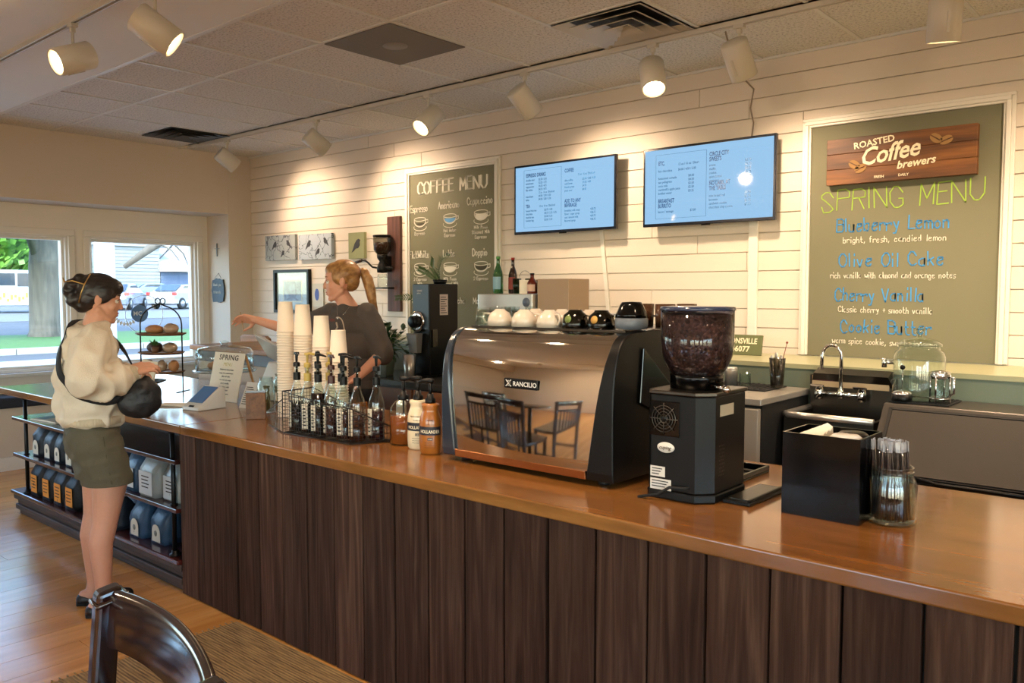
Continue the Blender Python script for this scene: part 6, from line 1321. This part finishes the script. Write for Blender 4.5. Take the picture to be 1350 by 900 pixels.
# ================================================================ dining chairs, table, rug
rg=thing('woven_rug',(-2.2,1.3,0),0,'brown woven jute rug on the floor along the bar','rug')
MB().box(-3.58,1.2,.2,2.095,.0005,.006).build('rug_field',weave_mat('jute_weave','4f3a22','a98c5c',7,110),rg,bevel=.003,world=True)
mb=MB(); 
for k in range(63): mb.tube([(-3.585,.215+.03*k,.006),(-3.605,.218+.03*k,.003)],.0035,4)
tag(mb.build('rug_fringe',mat('jute_fringe','9c8055',.9),rg,world=True),kind='stuff')
cw_=M['chairw']
def chair(label,loc,rz,group='dark slat back dining chairs'):
    # local: sitter faces -Y, back at y=0 curved toward +Y
    t=thing('dining_chair',(loc[0],loc[1],.0065),rz,label,'chair',group)
    def arc(u,z,off=0): # u -1..1 along the back
        return Vector((u*.265,.035*(1-u*u)+off+.10*(z-.45),z))
    v=[];f=[];n=20
    for i in range(n+1):
        u=-1+2*i/n; zt=.957+.008*(1-u*u); zb=.842+.008*(1-u*u)
        for (z,o_) in ((zb,0),(zt-.012,0),(zt,.006),(zt,.018),(zt-.012,.026),(zb,.026)): v.append(tuple(arc(u,z,o_)))
    for i in range(n):
        for k in range(6): f.append((i*6+k,i*6+(k+1)%6,(i+1)*6+(k+1)%6,(i+1)*6+k))
    f+=[tuple(reversed(range(6))),tuple(n*6+k for k in range(6))]
    MB().add(v,f,True).build('crest_rail',cw_,t,bevel=.005,seg=3)
    for s_ in (-1,1):
        x=s_*.272
        MB().hexa([(x-.02,.0,0.0),(x+.02,.0,0.0),(x+.02,.04,0),(x-.02,.04,0),(x-.02,-.01,.45),(x+.02,-.01,.45),(x+.02,.035,.45),(x-.02,.035,.45)]).build('rear_leg',cw_,t,bevel=.006)
        MB().hexa([(x-.022,-.012,.45),(x+.022,-.012,.45),(x+.022,.036,.45),(x-.022,.036,.45),(x-.022,.03,.955),(x+.022,.03,.955),(x+.022,.078,.965),(x-.022,.078,.965)]).build('back_post',cw_,t,bevel=.01,seg=3)
        MB().tube([(x-.024,.028,.93),(x-.024,.085,.945),(x+.024,.085,.945),(x+.024,.028,.93)],.006,8,closed=True).build('post_cap',cw_,t)
        MB().hexa([(x*.85-.018,-.44,0),(x*.85+.018,-.44,0),(x*.85+.018,-.405,0),(x*.85-.018,-.405,0),(x*.9-.022,-.45,.44),(x*.9+.022,-.45,.44),(x*.9+.022,-.405,.44),(x*.9-.022,-.405,.44)]).build('front_leg',cw_,t,bevel=.005)
        MB().box(x-.011,x+.011,-.42,.01,.2,.225).build('side_stretcher',cw_,t,bevel=.003)
    MB().prism([(-.27,-.46),(.27,-.46),(.29,-.2),(.25,.02),(-.25,.02),(-.29,-.2)],.445,.475,'z').build('seat',cw_,t,bevel=.01,seg=3)
    lw=MB(); v=[];f=[]
    for i in range(n+1):
        u=-.92+1.84*i/n
        for (z,o_) in ((.70,0),(.745,0),(.745,.018),(.70,.018)): v.append(tuple(arc(u,z,o_)))
    for i in range(n):
        for k in range(4): f.append((i*4+k,i*4+(k+1)%4,(i+1)*4+(k+1)%4,(i+1)*4+k))
    MB().add(v,f,True).build('lower_rail',cw_,t,bevel=.003)
    for k in range(7):
        u=-.72+.24*k; a=arc(u,.47,.0); b=arc(u,.70,.004)
        MB().hexa([(a.x-.013,a.y,a.z),(a.x+.013,a.y,a.z),(a.x+.013,a.y+.014,a.z),(a.x-.013,a.y+.014,a.z),(b.x-.013,b.y,b.z),(b.x+.013,b.y,b.z),(b.x+.013,b.y+.014,b.z),(b.x-.013,b.y+.014,b.z)]).build('back_slat',cw_,t,bevel=.003)
    return t
ch0=chair('glossy dark chair with curved crest rail standing on the rug by the bar',(-1.48,.632,0),R(-8.6)); ch0.scale=(1.03,1.03,1.018)
def chc(x,y,rz,l):
    return copy_thing(ch0,(x,y,.0065 if -3.6<x<1.2 and y>.2 else 0),R(rz),l)
chc(-.35,1.05,15,'dark dining chair at the small table beyond the frame, back to the bar'); chc(.5,1.1,-10,'second dark dining chair at the table beyond the frame, back to the bar')
chc(-.9,-1.0,170,'dark dining chair on the far side of the first table, out of frame'); chc(.3,-.9,185,'dark dining chair on the far side of the second table, out of frame'); chc(-2.9,-1.4,160,'dark dining chair by the rear wall table, out of frame')
def table(x,y,l):
    t=thing('cafe_table',(x,y,0),0,l,'table'); MB().lathe([(0,.72),(.38,.72),(.4,.735),(.38,.75),(0,.75)],n=36).build('tabletop',cw_,t); MB().tube([(0,0,.02),(0,0,.73)],.04,14).build('pedestal',M['black'],t); MB().lathe([(.25,0),(.25,.02),(.05,.04),(0,.04)],n=28).build('base',M['black'],t)
for x,y,rz,l in ((-3.7,.25,10,'dark dining chair facing the rear wall table, nearest the bar'),(-4.5,.15,-25,'dark dining chair at the rear wall table, window side'),(-3.3,-.62,-80,'dark dining chair at the rear wall table, bar stool side'),(-5.0,-.7,95,'dark dining chair at the rear wall table, end seat')): chc(x-.1,y+.1,rz,l)
table(-4.2,-.6,'round dark cafe table left of the camera, out of frame'); table(.1,.15,'round dark cafe table out of frame by the camera'); table(-2.3,-1.0,'round dark cafe table by the rear wall, out of frame')
# ================================================================ people
from mathutils.bvhtree import BVHTree
def tp(T,p): return tuple(T@Vector(p))
def head_blobs(mb,T):
    E=lambda c,r,nu=20,nv=14: mb.ell(c,r,nu,nv,M=T)
    L=lambda a,r0,b,r1: mb.limb(tp(T,a),r0,tp(T,b),r1)
    E((-.012,0,.03),(.098,.074,.09),28,20); E((.03,0,-.022),(.058,.057,.075),24,16); E((.055,0,.035),(.03,.05,.035))
    for s in (-1,1):
        L((-.0,s*.047,-.055),.02,(.05,s*.018,-.094),.018); E((.056,s*.035,-.028),(.022,.022,.024)); E((.072,s*.027,.021),(.012,.02,.007))
        E((-.006,s*.077,-.006),(.018,.007,.03)); E((-.012,s*.08,.002),(.01,.007,.02)); E((.098,s*.009,-.034),(.006,.006,.005))
    E((.062,0,-.1),(.02,.02,.016)); L((.084,0,.008),.0065,(.0985,0,-.027),.008); E((.094,0,-.033),(.011,.009,.006))
    E((.078,0,-.058),(.011,.02,.007)); E((.076,0,-.073),(.011,.017,.007)); E((.066,0,-.065),(.018,.03,.024))
def face_details(t,T,eyec,lipm,brow):
    for s in (-1,1):
        e=MB().ell((.0715,s*.0285,-.001),(.0125,.0135,.0105),14,10,M=T).build('eye',M['white'],t)
        MB().ell((.0825,s*.0295,-.001),(.0025,.005,.005),10,8,M=T).build('iris',eyec,e)
        MB().tube([tp(T,(.082,s*.014,.026)),tp(T,(.085,s*.028,.032)),tp(T,(.074,s*.045,.028))],[.002,.003,.0015],6).build('eyebrow',brow,t)
        MB().tube([tp(T,(.081,s*.017,.006)),tp(T,(.0845,s*.0285,.0105)),tp(T,(.076,s*.043,.003))],.0018,6).build('eyelashes',brow,t)
    MB().ell((.0865,0,-.0595),(.0045,.018,.0035),14,8,M=T).ell((.085,0,-.0705),(.0045,.015,.004),14,8,M=T).build('lips',lipm,t)
def hand_blobs(mb,w,d,n,side,curl=.5,spread=1):
    """w wrist, d direction of the fingers, n palm normal (fingers curl toward it)"""
    w=Vector(w); d=Vector(d).normalized(); n=Vector(n).normalized(); n=(n-d*n.dot(d)).normalized(); s=d.cross(n)*side
    mb.limb(w-d*.02,.026,w+d*.02,.024)
    for k in range(4):
        o=s*(.030-.020*k); mb.limb(w+o*.55+d*.01,.016,w+o+d*.075,.0125)
        L=(.038,.043,.040,.031)[k]; p=w+o+d*(.083-.004*abs(k-1.3)); dd=d
        for j,(l,r) in enumerate(((L,.0088),(L*.7,.008),(L*.52,.0072))):
            dd=(dd+n*math.tan(curl*(.35+.28*j))).normalized(); q=p+dd*l; mb.limb(p,r,q,r*.94,n=10); p=q
    p=w+s*.026+d*.02+n*.006; dd=(d*.7+s*.75+n*.35).normalized()
    for l,r in ((.04,.013),(.032,.0105),(.026,.009)): q=p+dd*l; mb.limb(p,r,q,r*.94,n=10); p=q; dd=(dd*.8+d*.45+n*.25*curl).normalized()
def wrinkle(a,sc,st=(1,1,1)): return lambda co,nz: a*nz.noise(Vector((co.x*sc*st[0],co.y*sc*st[1],co.z*sc*st[2])))+a*.45*nz.noise(Vector((co.x*sc*2.3*st[0]+7,co.y*sc*2.3*st[1],co.z*sc*2.3*st[2])))
def folds(a,sc,st): return lambda co,nz: a*(.55-1.6*abs(nz.noise(Vector((co.x*sc*st[0],co.y*sc*st[1],co.z*sc*st[2])))))+a*.35*nz.noise(Vector((co.x*sc*2.6+7,co.y*sc*2.6,co.z*sc*2.6)))
def hairmat(n,c,c2): 
    m,nt,b=nodes(n); L=nt.links.new; tc=N(nt,'ShaderNodeTexCoord'); mp=N(nt,'ShaderNodeMapping'); mp.inputs['Scale'].default_value=(9,45,30); z=N(nt,'ShaderNodeTexNoise'); z.inputs['Scale'].default_value=1; z.inputs['Detail'].default_value=4
    L(tc.outputs['Object'],mp.inputs[0]); L(mp.outputs[0],z.inputs[0]); cr=N(nt,'ShaderNodeValToRGB'); cr.color_ramp.elements[0].position=.35; cr.color_ramp.elements[1].position=.65; cr.color_ramp.elements[0].color=(*hx(c),1); cr.color_ramp.elements[1].color=(*hx(c2),1)
    L(z.outputs[0],cr.inputs[0]); L(cr.outputs[0],b.inputs['Base Color']); bm=N(nt,'ShaderNodeBump'); bm.inputs['Strength'].default_value=.5; bm.inputs['Distance'].default_value=.004; L(z.outputs[0],bm.inputs['Height']); L(bm.outputs[0],b.inputs['Normal']); b.inputs['Roughness'].default_value=.4; return m
# ---------------------------------------------------------------- customer
pc_=thing('person',(-4.266,1.738,.0),R(70),'customer in a cream sweatshirt and olive shorts standing at the counter, dark hair clipped up','person')
U=lambda u,r,z:(u,-r,z)
TH=Matrix.Translation((.045,0,1.562))@Matrix.Rotation(R(9),4,'Y')@Matrix.Rotation(R(-6),4,'Z')
mb=MB(); head_blobs(mb,TH)
mb.limb(U(.0,0,1.38),.06,U(.03,0,1.48),.056)
mb.ell((0,0,1.3),(.08,.13,.12)).ell((0,0,1.12),(.08,.12,.16)).ell((-.01,0,.92),(.09,.13,.1))
mb.chain([U(-.005,.09,.87),U(.06,.1,.69),U(.035,.1,.5),U(.03,.1,.46),U(.008,.1,.36),U(.012,.1,.24),U(.012,.1,.11),U(.005,.1,.07)],[.085,.086,.062,.058,.056,.046,.033,.034],20)
mb.chain([U(-.005,-.09,.87),U(.02,-.1,.69),U(.0,-.1,.5),U(-.005,-.1,.46),U(-.026,-.1,.36),U(-.022,-.1,.24),U(-.02,-.1,.11),U(-.027,-.1,.07)],[.085,.086,.06,.056,.054,.045,.032,.033],20)
for (o,r) in ((0,.1),(-.035,-.1)):
    mb.ell(U(.03+o,r,.46),(.03,.04,.045)); mb.limb(U(-.03+o,r,.045),.03,U(.05+o,r+.005,.04),.033); mb.limb(U(.05+o,r+.005,.045),.033,U(.17+o,r+.015,.028),.024)
RW=U(.165,.15,1.165)
mb.chain([U(0,.18,1.36),U(-.03,.235,1.17),U(.12,.152,1.19)],[.045,.038,.027]); mb.chain([U(0,-.18,1.36),U(0,-.23,1.14),U(.13,-.03,1.2)],[.045,.038,.027])
hand_blobs(mb,U(.15,.15,1.205),U(.95,-.2,.25),U(.1,-.6,-.8),1,.8); hand_blobs(mb,U(.13,-.03,1.2),U(.8,.4,.05),U(.2,.3,-.9),-1,.9)
put('body',remesh(mb,'body',.0045,3),M['skin'],pc_)
face_details(pc_,TH,mat('dark_iris','1c120c',.2),mat('lip_rose','b4655c',.45),mat('dark_brow','1a1210',.6))
hm=hairmat('black_brown_hair','0c090a','2b2120'); mb=MB(); E=lambda c,r,nu=24,nv=16: mb.ell(c,r,nu,nv,M=TH)
E((-.016,0,.042),(.101,.083,.087),30,20); E((.03,0,.062),(.066,.068,.052)); E((-.055,0,.0),(.06,.07,.07)); E((-.075,0,-.045),(.04,.045,.035)); E((.0,.062,.03),(.055,.022,.055)); E((.0,-.062,.03),(.055,.022,.055))
E((-.125,0,.055),(.04,.045,.028)); E((-.105,.0,.085),(.03,.035,.028)); E((-.14,0,.02),(.035,.04,.035)); E((-.115,0,-.02),(.04,.042,.04)); E((-.155,.0,.045),(.015,.02,.012))
hr=put('hair',remesh(mb,'hair',.006,4,disp=wrinkle(.003,60,(.4,1,1))),hm,pc_)
cl=MB(); gold=mat('clip_gold','c7a565',.3,.8)
for s in (-1,1):
    cl.tube([tp(TH,(-.06,s*.012-.03,.115)),tp(TH,(-.075,s*.02-.065,.06)),tp(TH,(-.085,s*.02-.055,.01)),tp(TH,(-.09,s*.01-.04,-.03))],.003,8)
    cl.tube([tp(TH,(-.075,-.065+s*.02,.06)),tp(TH,(-.13,-.06,.07)),tp(TH,(-.165,-.04,.06))],.003,8)
cl.tube([tp(TH,(-.165,-.04,.06)),tp(TH,(-.175,-.01,.075)),tp(TH,(-.17,.02,.06))],.004,8).build('claw_clip',gold,hr)
# sweatshirt
mb=MB()
mb.ell(U(-.01,0,1.385),(.09,.15,.06),28,16).ell(U(-.01,0,1.405),(.075,.095,.045)).ell(U(-.012,0,1.31),(.125,.185,.1),28,16).ell(U(-.015,0,1.17),(.15,.2,.16),28,18).ell(U(-.015,0,1.05),(.158,.2,.12),28,18).ell(U(-.01,0,.985),(.145,.185,.06),28,14)
mb.lathe([(.0,.945),(.125,.945),(.132,.955),(.132,.99),(.145,1.02),(0,1.02)],U(-.005,0,0)[:2]+(0,),32,sy=1.32)
mb.lathe([(.07,1.42),(.074,1.438),(.068,1.452),(.05,1.445),(0,1.4)],(.002,0,0),28,sy=1.05)
mb.chain([U(-.005,.15,1.365),U(-.02,.205,1.28),U(-.035,.235,1.19),U(.03,.215,1.165),U(.115,.175,1.18),U(.155,.152,1.19)],[.07,.083,.085,.078,.07,.04],20)
mb.chain([U(-.005,-.15,1.365),U(-.02,-.2,1.27),U(-.02,-.23,1.14),U(.06,-.17,1.15),U(.15,-.07,1.18)],[.07,.083,.085,.075,.05],20)
sw=put('sweatshirt',remesh(mb,'sweatshirt',.008,5,disp=folds(.03,7,(1.3,1.3,.8))),mat('cream_fleece','dccfba',.9,bump=.35,bs=220,var=.05),pc_)
MB().lathe([(.128,.946),(.139,.95),(.14,.984),(.13,.99)],(-.007,0,0),40,sy=1.34).build('ribbed_hem',mat('cream_rib','c8b89c',.9,bump=.8,bs=160,stretch=(1,1,.05)),sw)
MB().lathe([(.036,-.02),(.041,-.015),(.041,.015),(.035,.02)],n=22,M=Matrix.Translation(U(.165,.151,1.195))@Vector(U(.95,-.25,.2)).to_track_quat('Z','Y').to_matrix().to_4x4()).build('cuff',mat('cream_rib2','c8b89c',.9,bump=.8,bs=160),sw)
# shorts
mb=MB(); mb.ell(U(-.01,0,.91),(.125,.175,.075),28,16).ell(U(-.035,.06,.86),(.105,.1,.11)).ell(U(-.035,-.06,.86),(.105,.1,.11))
mb.limb(U(.0,.08,.85),.118,U(.05,.095,.66),.112,24); mb.limb(U(-.01,-.08,.85),.115,U(.02,-.095,.66),.108,24)
me=remesh(mb,'shorts',.008,5,disp=folds(.011,11,(1,1,1.5)))
for v in me.vertices: v.co.z=max(v.co.z,.655+.03*max(0,-v.co.x))
sh=put('shorts',me,mat('olive_canvas','575140',.85,bump=.3,bs=260,var=.06),pc_)
MB().tube([U(.03,.192,.9),U(.04,.2,.8),U(.06,.205,.67)],.0015,4).tube([U(-.12,.04,.9),U(-.07,.15,.9)],.0015,4).build('seam',mat('olive_seam','35331f',.9),sh)
fsh=mat('black_flat_shoe','0e0d0e',.45)
for (o,r) in ((0,.1),(-.035,-.1)):
    mb=MB(); mb.limb(U(-.035+o,r,.028),.036,U(.05+o,r+.004,.028),.038,18); mb.limb(U(.08+o,r+.008,.026),.04,U(.165+o,r+.016,.024),.034,18); me=remesh(mb,'shoe',.005,3)
    for v in me.vertices:
        x_=v.co.x-o; top=.03+(.03 if x_<-.04 else 0)+(.035 if x_>.1 else 0)+ (.02 if -.04<=x_<=0 else 0)*(-x_/.04 if x_<0 else 0); v.co.z=min(max(v.co.z,.002),top if top>.03 else .034)
    s_=put('shoe',me,fsh,pc_)
    MB().prism([(-.07+o,-(r-.03)),(-.03+o,-(r-.042)),(.08+o,-(r-.04)),(.18+o,-(r-.02)),(.205+o,-(r+.02)),(.17+o,-(r+.055)),(.06+o,-(r+.05)),(-.03+o,-(r+.038)),(-.07+o,-(r+.02))],.0,.014,'z').build('sole',M['rubber'],s_,bevel=.003)
# shoulder bag
def world_of(t,p): return t.matrix_basis@Vector(p)
bgx=thing('shoulder_bag',tuple(world_of(pc_,U(.2,.15,1.0))),R(70),'black crossbody sling bag hanging from the customer\'s shoulder','bag')
off=Vector(U(.2,.15,1.0)); B_=lambda u,r,z: tuple(Vector(U(u,r,z))-off)
mb=MB(); mb.ell(B_(.195,.17,1.06),(.105,.045,.085),24,16).ell(B_(.215,.165,1.09),(.085,.04,.085)).limb(B_(.21,.165,1.11),.05,B_(.23,.15,1.165),.022)
put('pouch',remesh(mb,'pouch',.006,5,disp=wrinkle(.004,22)),mat('black_nylon','0f1016',.5,bump=.2,bs=90),bgx)
def ribbon(pts,wd_,th,m,nm,t,ref=(0,0,0)):
    P_=[Vector(p) for p in pts]; v=[];f=[]
    q=cr3(P_,4); c0=Vector(ref)
    for i,p in enumerate(q):
        tg=(q[min(i+1,len(q)-1)]-q[max(i-1,0)]).normalized(); out=Vector((p.x-c0.x,p.y-c0.y,.0)); out=(out-tg*out.dot(tg)); out=out.normalized() if out.length>1e-4 else Vector((0,0,1)); sd=tg.cross(out)
        v+=[tuple(p-sd*wd_/2),tuple(p+sd*wd_/2),tuple(p+sd*wd_/2+out*th),tuple(p-sd*wd_/2+out*th)]
    for i in range(len(q)-1):
        for k in range(4): f.append((i*4+k,i*4+(k+1)%4,(i+1)*4+(k+1)%4,(i+1)*4+k))
    return MB().add(v,f,True).build(nm,m,t)
def cr3(P_,n_):
    out=[]
    for i in range(len(P_)-1):
        p0=P_[max(i-1,0)];p1=P_[i];p2=P_[i+1];p3=P_[min(i+2,len(P_)-1)]
        for k in range(n_): t=k/n_; out.append(.5*((2*p1)+(p2-p0)*t+(2*p0-5*p1+4*p2-p3)*t*t+(3*p1-p0-3*p2+p3)*t**3))
    return out+[P_[-1]]
bvh=BVHTree.FromPolygons([tuple(v.co) for v in sw.data.vertices],[tuple(p.vertices) for p in sw.data.polygons])
SP=[]
for u,r,z in ((.2,.09,1.17),(.17,.03,1.24),(.13,-.03,1.32),(.08,-.09,1.40),(.01,-.09,1.42),(-.07,-.04,1.42),(-.13,.04,1.37),(-.16,.09,1.29),(-.16,.13,1.22),(-.13,.17,1.16),(-.07,.2,1.11),(.05,.2,1.07),(.13,.18,1.09)):
    p=Vector(U(u,r,z)); h=bvh.find_nearest(p); 
    if h[0] is not None and u<.16: p=h[0]+h[1]*.007
    SP.append(tuple(p-off))
ribbon(SP,.034,.004,mat('black_webbing','15151a',.7),'strap',bgx,ref=tuple(-off))
# ---------------------------------------------------------------- barista
pb_=thing('person',(-4.41,3.45,0),R(282),'barista in a dark grey T-shirt with blonde ponytail, reaching to the sales screen','person')
hc=pb_.matrix_basis.inverted()@Vector((-4.44,3.40,1.668))
TB=Matrix.Translation(hc)@Matrix.Rotation(R(-48),4,'Z')@Matrix.Rotation(R(4),4,'Y')@Matrix.Scale(1.13,4)
mb=MB(); head_blobs(mb,TB); mb.limb((.0,0,1.48),.062,tuple(hc+Vector((-.01,0,-.1))),.054)
mb.ell((0,0,1.38),(.08,.14,.12)).ell((0,0,1.2),(.08,.12,.18)).ell((-.0,0,1.0),(.09,.14,.13)).limb((0,-.1,1.45),.04,(0,.1,1.45),.04)
mb.chain([(0,-.15,1.44),(.09,-.42,1.33),(.2,-.64,1.405)],[.042,.042,.027]); hand_blobs(mb,(.205,-.65,1.408),(.25,-.9,.1),(.75,.1,-.65),-1,.95)
mb.chain([(0,.15,1.43),(-.03,.243,1.19),(.2,.22,1.06)],[.042,.043,.028]); hand_blobs(mb,(.21,.215,1.057),(.9,-.1,-.25),(.0,0,-1),1,.3)
for s in (-1,1): mb.chain([(0,s*.09,.95),(.01,s*.1,.52),(-.01,s*.1,.38),(0,s*.1,.09)],[.09,.058,.054,.036]); mb.limb((-.02,s*.1,.045),.03,(.14,s*.11,.03),.026)
put('body',remesh(mb,'body2',.005,3),M['skin2'],pb_)
face_details(pb_,TB,mat('blue_iris','4a6478',.2),mat('lip_pink','c4766a',.45),mat('blonde_brow','8a6238',.6))
mb=MB(); E=lambda c,r,nu=24,nv=16: mb.ell(c,r,nu,nv,M=TB)
E((-.022,0,.042),(.098,.08,.085),30,20); E((.02,0,.066),(.064,.062,.048)); E((-.055,0,.0),(.055,.068,.065)); E((.0,.06,.028),(.052,.022,.052)); E((.0,-.06,.028),(.052,.022,.052))
bh=hairmat('blonde_hair','855a30','b98a55'); h2=put('hair',remesh(mb,'hair2',.006,4,disp=wrinkle(.002,60,(.3,1,1))),bh,pb_)
mb=MB(); T_=lambda p: tp(TB,p)
mb.chain([T_((-.1,0,.05)),T_((-.135,.0,.045)),T_((-.155,.0,.0)),T_((-.165,-.0,-.06)),T_((-.172,0,-.12)),T_((-.185,.0,-.17)),T_((-.2,0,-.205))],[.018,.03,.036,.036,.03,.02,.006],16)
put('ponytail',remesh(mb,'ponytail',.006,3,disp=wrinkle(.004,45,(1,1,.2))),bh,h2)
MB().lathe([(.02,-.008),(.025,0),(.02,.008)],n=18,M=TB@Matrix.Translation((-.112,0,.05))@Matrix.Rotation(R(90),4,'Y')).build('hair_tie',mat('tie_mauve','7a5a58',.7),h2)
for s in (-1,1): MB().ell((-.0,s*.084,-.036),.004,10,8,M=TB).build('earring',gold,pb_)
# t-shirt
mb=MB(); mb.ell((0,0,1.465),(.085,.15,.045),26,14).ell((.0,0,1.38),(.125,.185,.11),28,16).ell((.005,0,1.24),(.135,.19,.16),28,16).ell((.0,0,1.08),(.135,.195,.16),28,16).ell((0,0,.98),(.14,.2,.09))
mb.limb((0,-.14,1.455),.072,(.04,-.27,1.385),.078,22); mb.limb((0,.14,1.455),.072,(-.02,.235,1.26),.07,22); mb.limb((-.02,.235,1.26),.07,(-.026,.243,1.2),.075,22)
mb.lathe([(.085,1.485),(.082,1.505),(.07,1.512),(0,1.49)],(.0,0,0),26)
me=remesh(mb,'tshirt',.007,5,disp=folds(.014,8,(1.2,1.2,.8)))
ts_=put('t_shirt',me,mat('charcoal_cotton','544b45',.9,bump=.15,bs=300,var=.08),pb_)
bv2=BVHTree.FromPolygons([tuple(v.co) for v in me.vertices],[tuple(p.vertices) for p in me.polygons])
def onchest(y,z):
    h=bv2.ray_cast(Vector((.5,y,z)),Vector((-1,0,0))); return (h[0]+Vector((.003,0,0))) if h[0] else Vector((.14,y,z))
pr_=mat('shirt_print','cbb9a4',.8); mb=MB()
for k in (0,.012): mb.tube([onchest(.0+.06*math.cos(R(a))*(1-k*6),1.34+.095*math.sin(R(a))*(1-k*3)-(.02 if a<0 else 0)) for a in range(-75,110,12)],.0022,5)
mb.build('arched_print',pr_,ts_); mb=MB()
star=[((.028 if k%2==0 else .012)*math.cos(R(36*k+90)),(.028 if k%2==0 else .012)*math.sin(R(36*k+90))) for k in range(10)]
P_=[onchest(-.005+a,1.3+b) for a,b in star]; mb.add([tuple(p) for p in P_]+[tuple(onchest(-.005,1.3)+Vector((.001,0,0)))],[(k,(k+1)%10,10) for k in range(10)]); mb.tube([onchest(-.01,1.4),onchest(0,1.37),onchest(-.015,1.35)],.006,6); mb.build('star_print',pr_,ts_)
o=put('lettering',text_mesh('KIN',.018,1,.03),mat('red_print','8a3f34',.8),ts_); p=onchest(-.06,1.405); o.matrix_basis=Matrix.Translation(p+Vector((.004,-.01,0)))@Matrix.Rotation(R(90),4,'Z')@Matrix.Rotation(R(90),4,'X')
MB().tube([onchest(-.045,1.5),onchest(-.03,1.46),onchest(-.0,1.43),onchest(.03,1.46),onchest(.05,1.5)],.001,5).ell(onchest(0,1.425),(.003,.004,.008)).build('necklace',M['chrome'],pb_)
mb=MB()
for s in (-1,1): mb.limb((0,s*.09,.95),.115,(.01,s*.1,.5),.08); mb.limb((.01,s*.1,.5),.08,(0,s*.1,.1),.07)
mb.ell((0,0,.97),(.13,.18,.08)); put('jeans',remesh(mb,'jeans',.01,4),mat('black_jeans','17181c',.8),pb_)
for s in (-1,1): mb=MB().limb((-.03,s*.1,.04),.04,(.15,s*.11,.035),.036); me=remesh(mb,'sneaker',.007,2); [setattr(v.co,'z',max(v.co.z,.001)) for v in me.vertices]; put('shoe',me,M['black'],pb_)
# thin pen in her hand
hp=pb_.matrix_basis@Vector((.235,-.745,1.385))
o=MB().tube([(-.02,.0,.075),(0,0,0),(.018,.0,-.06)],[.003,.004,.002],8).build('pen',mat('pen_bronze','b08a5c',.4)); o.location=hp; tag(o,'thin bronze pen held by the barista over the sales screen','pen')
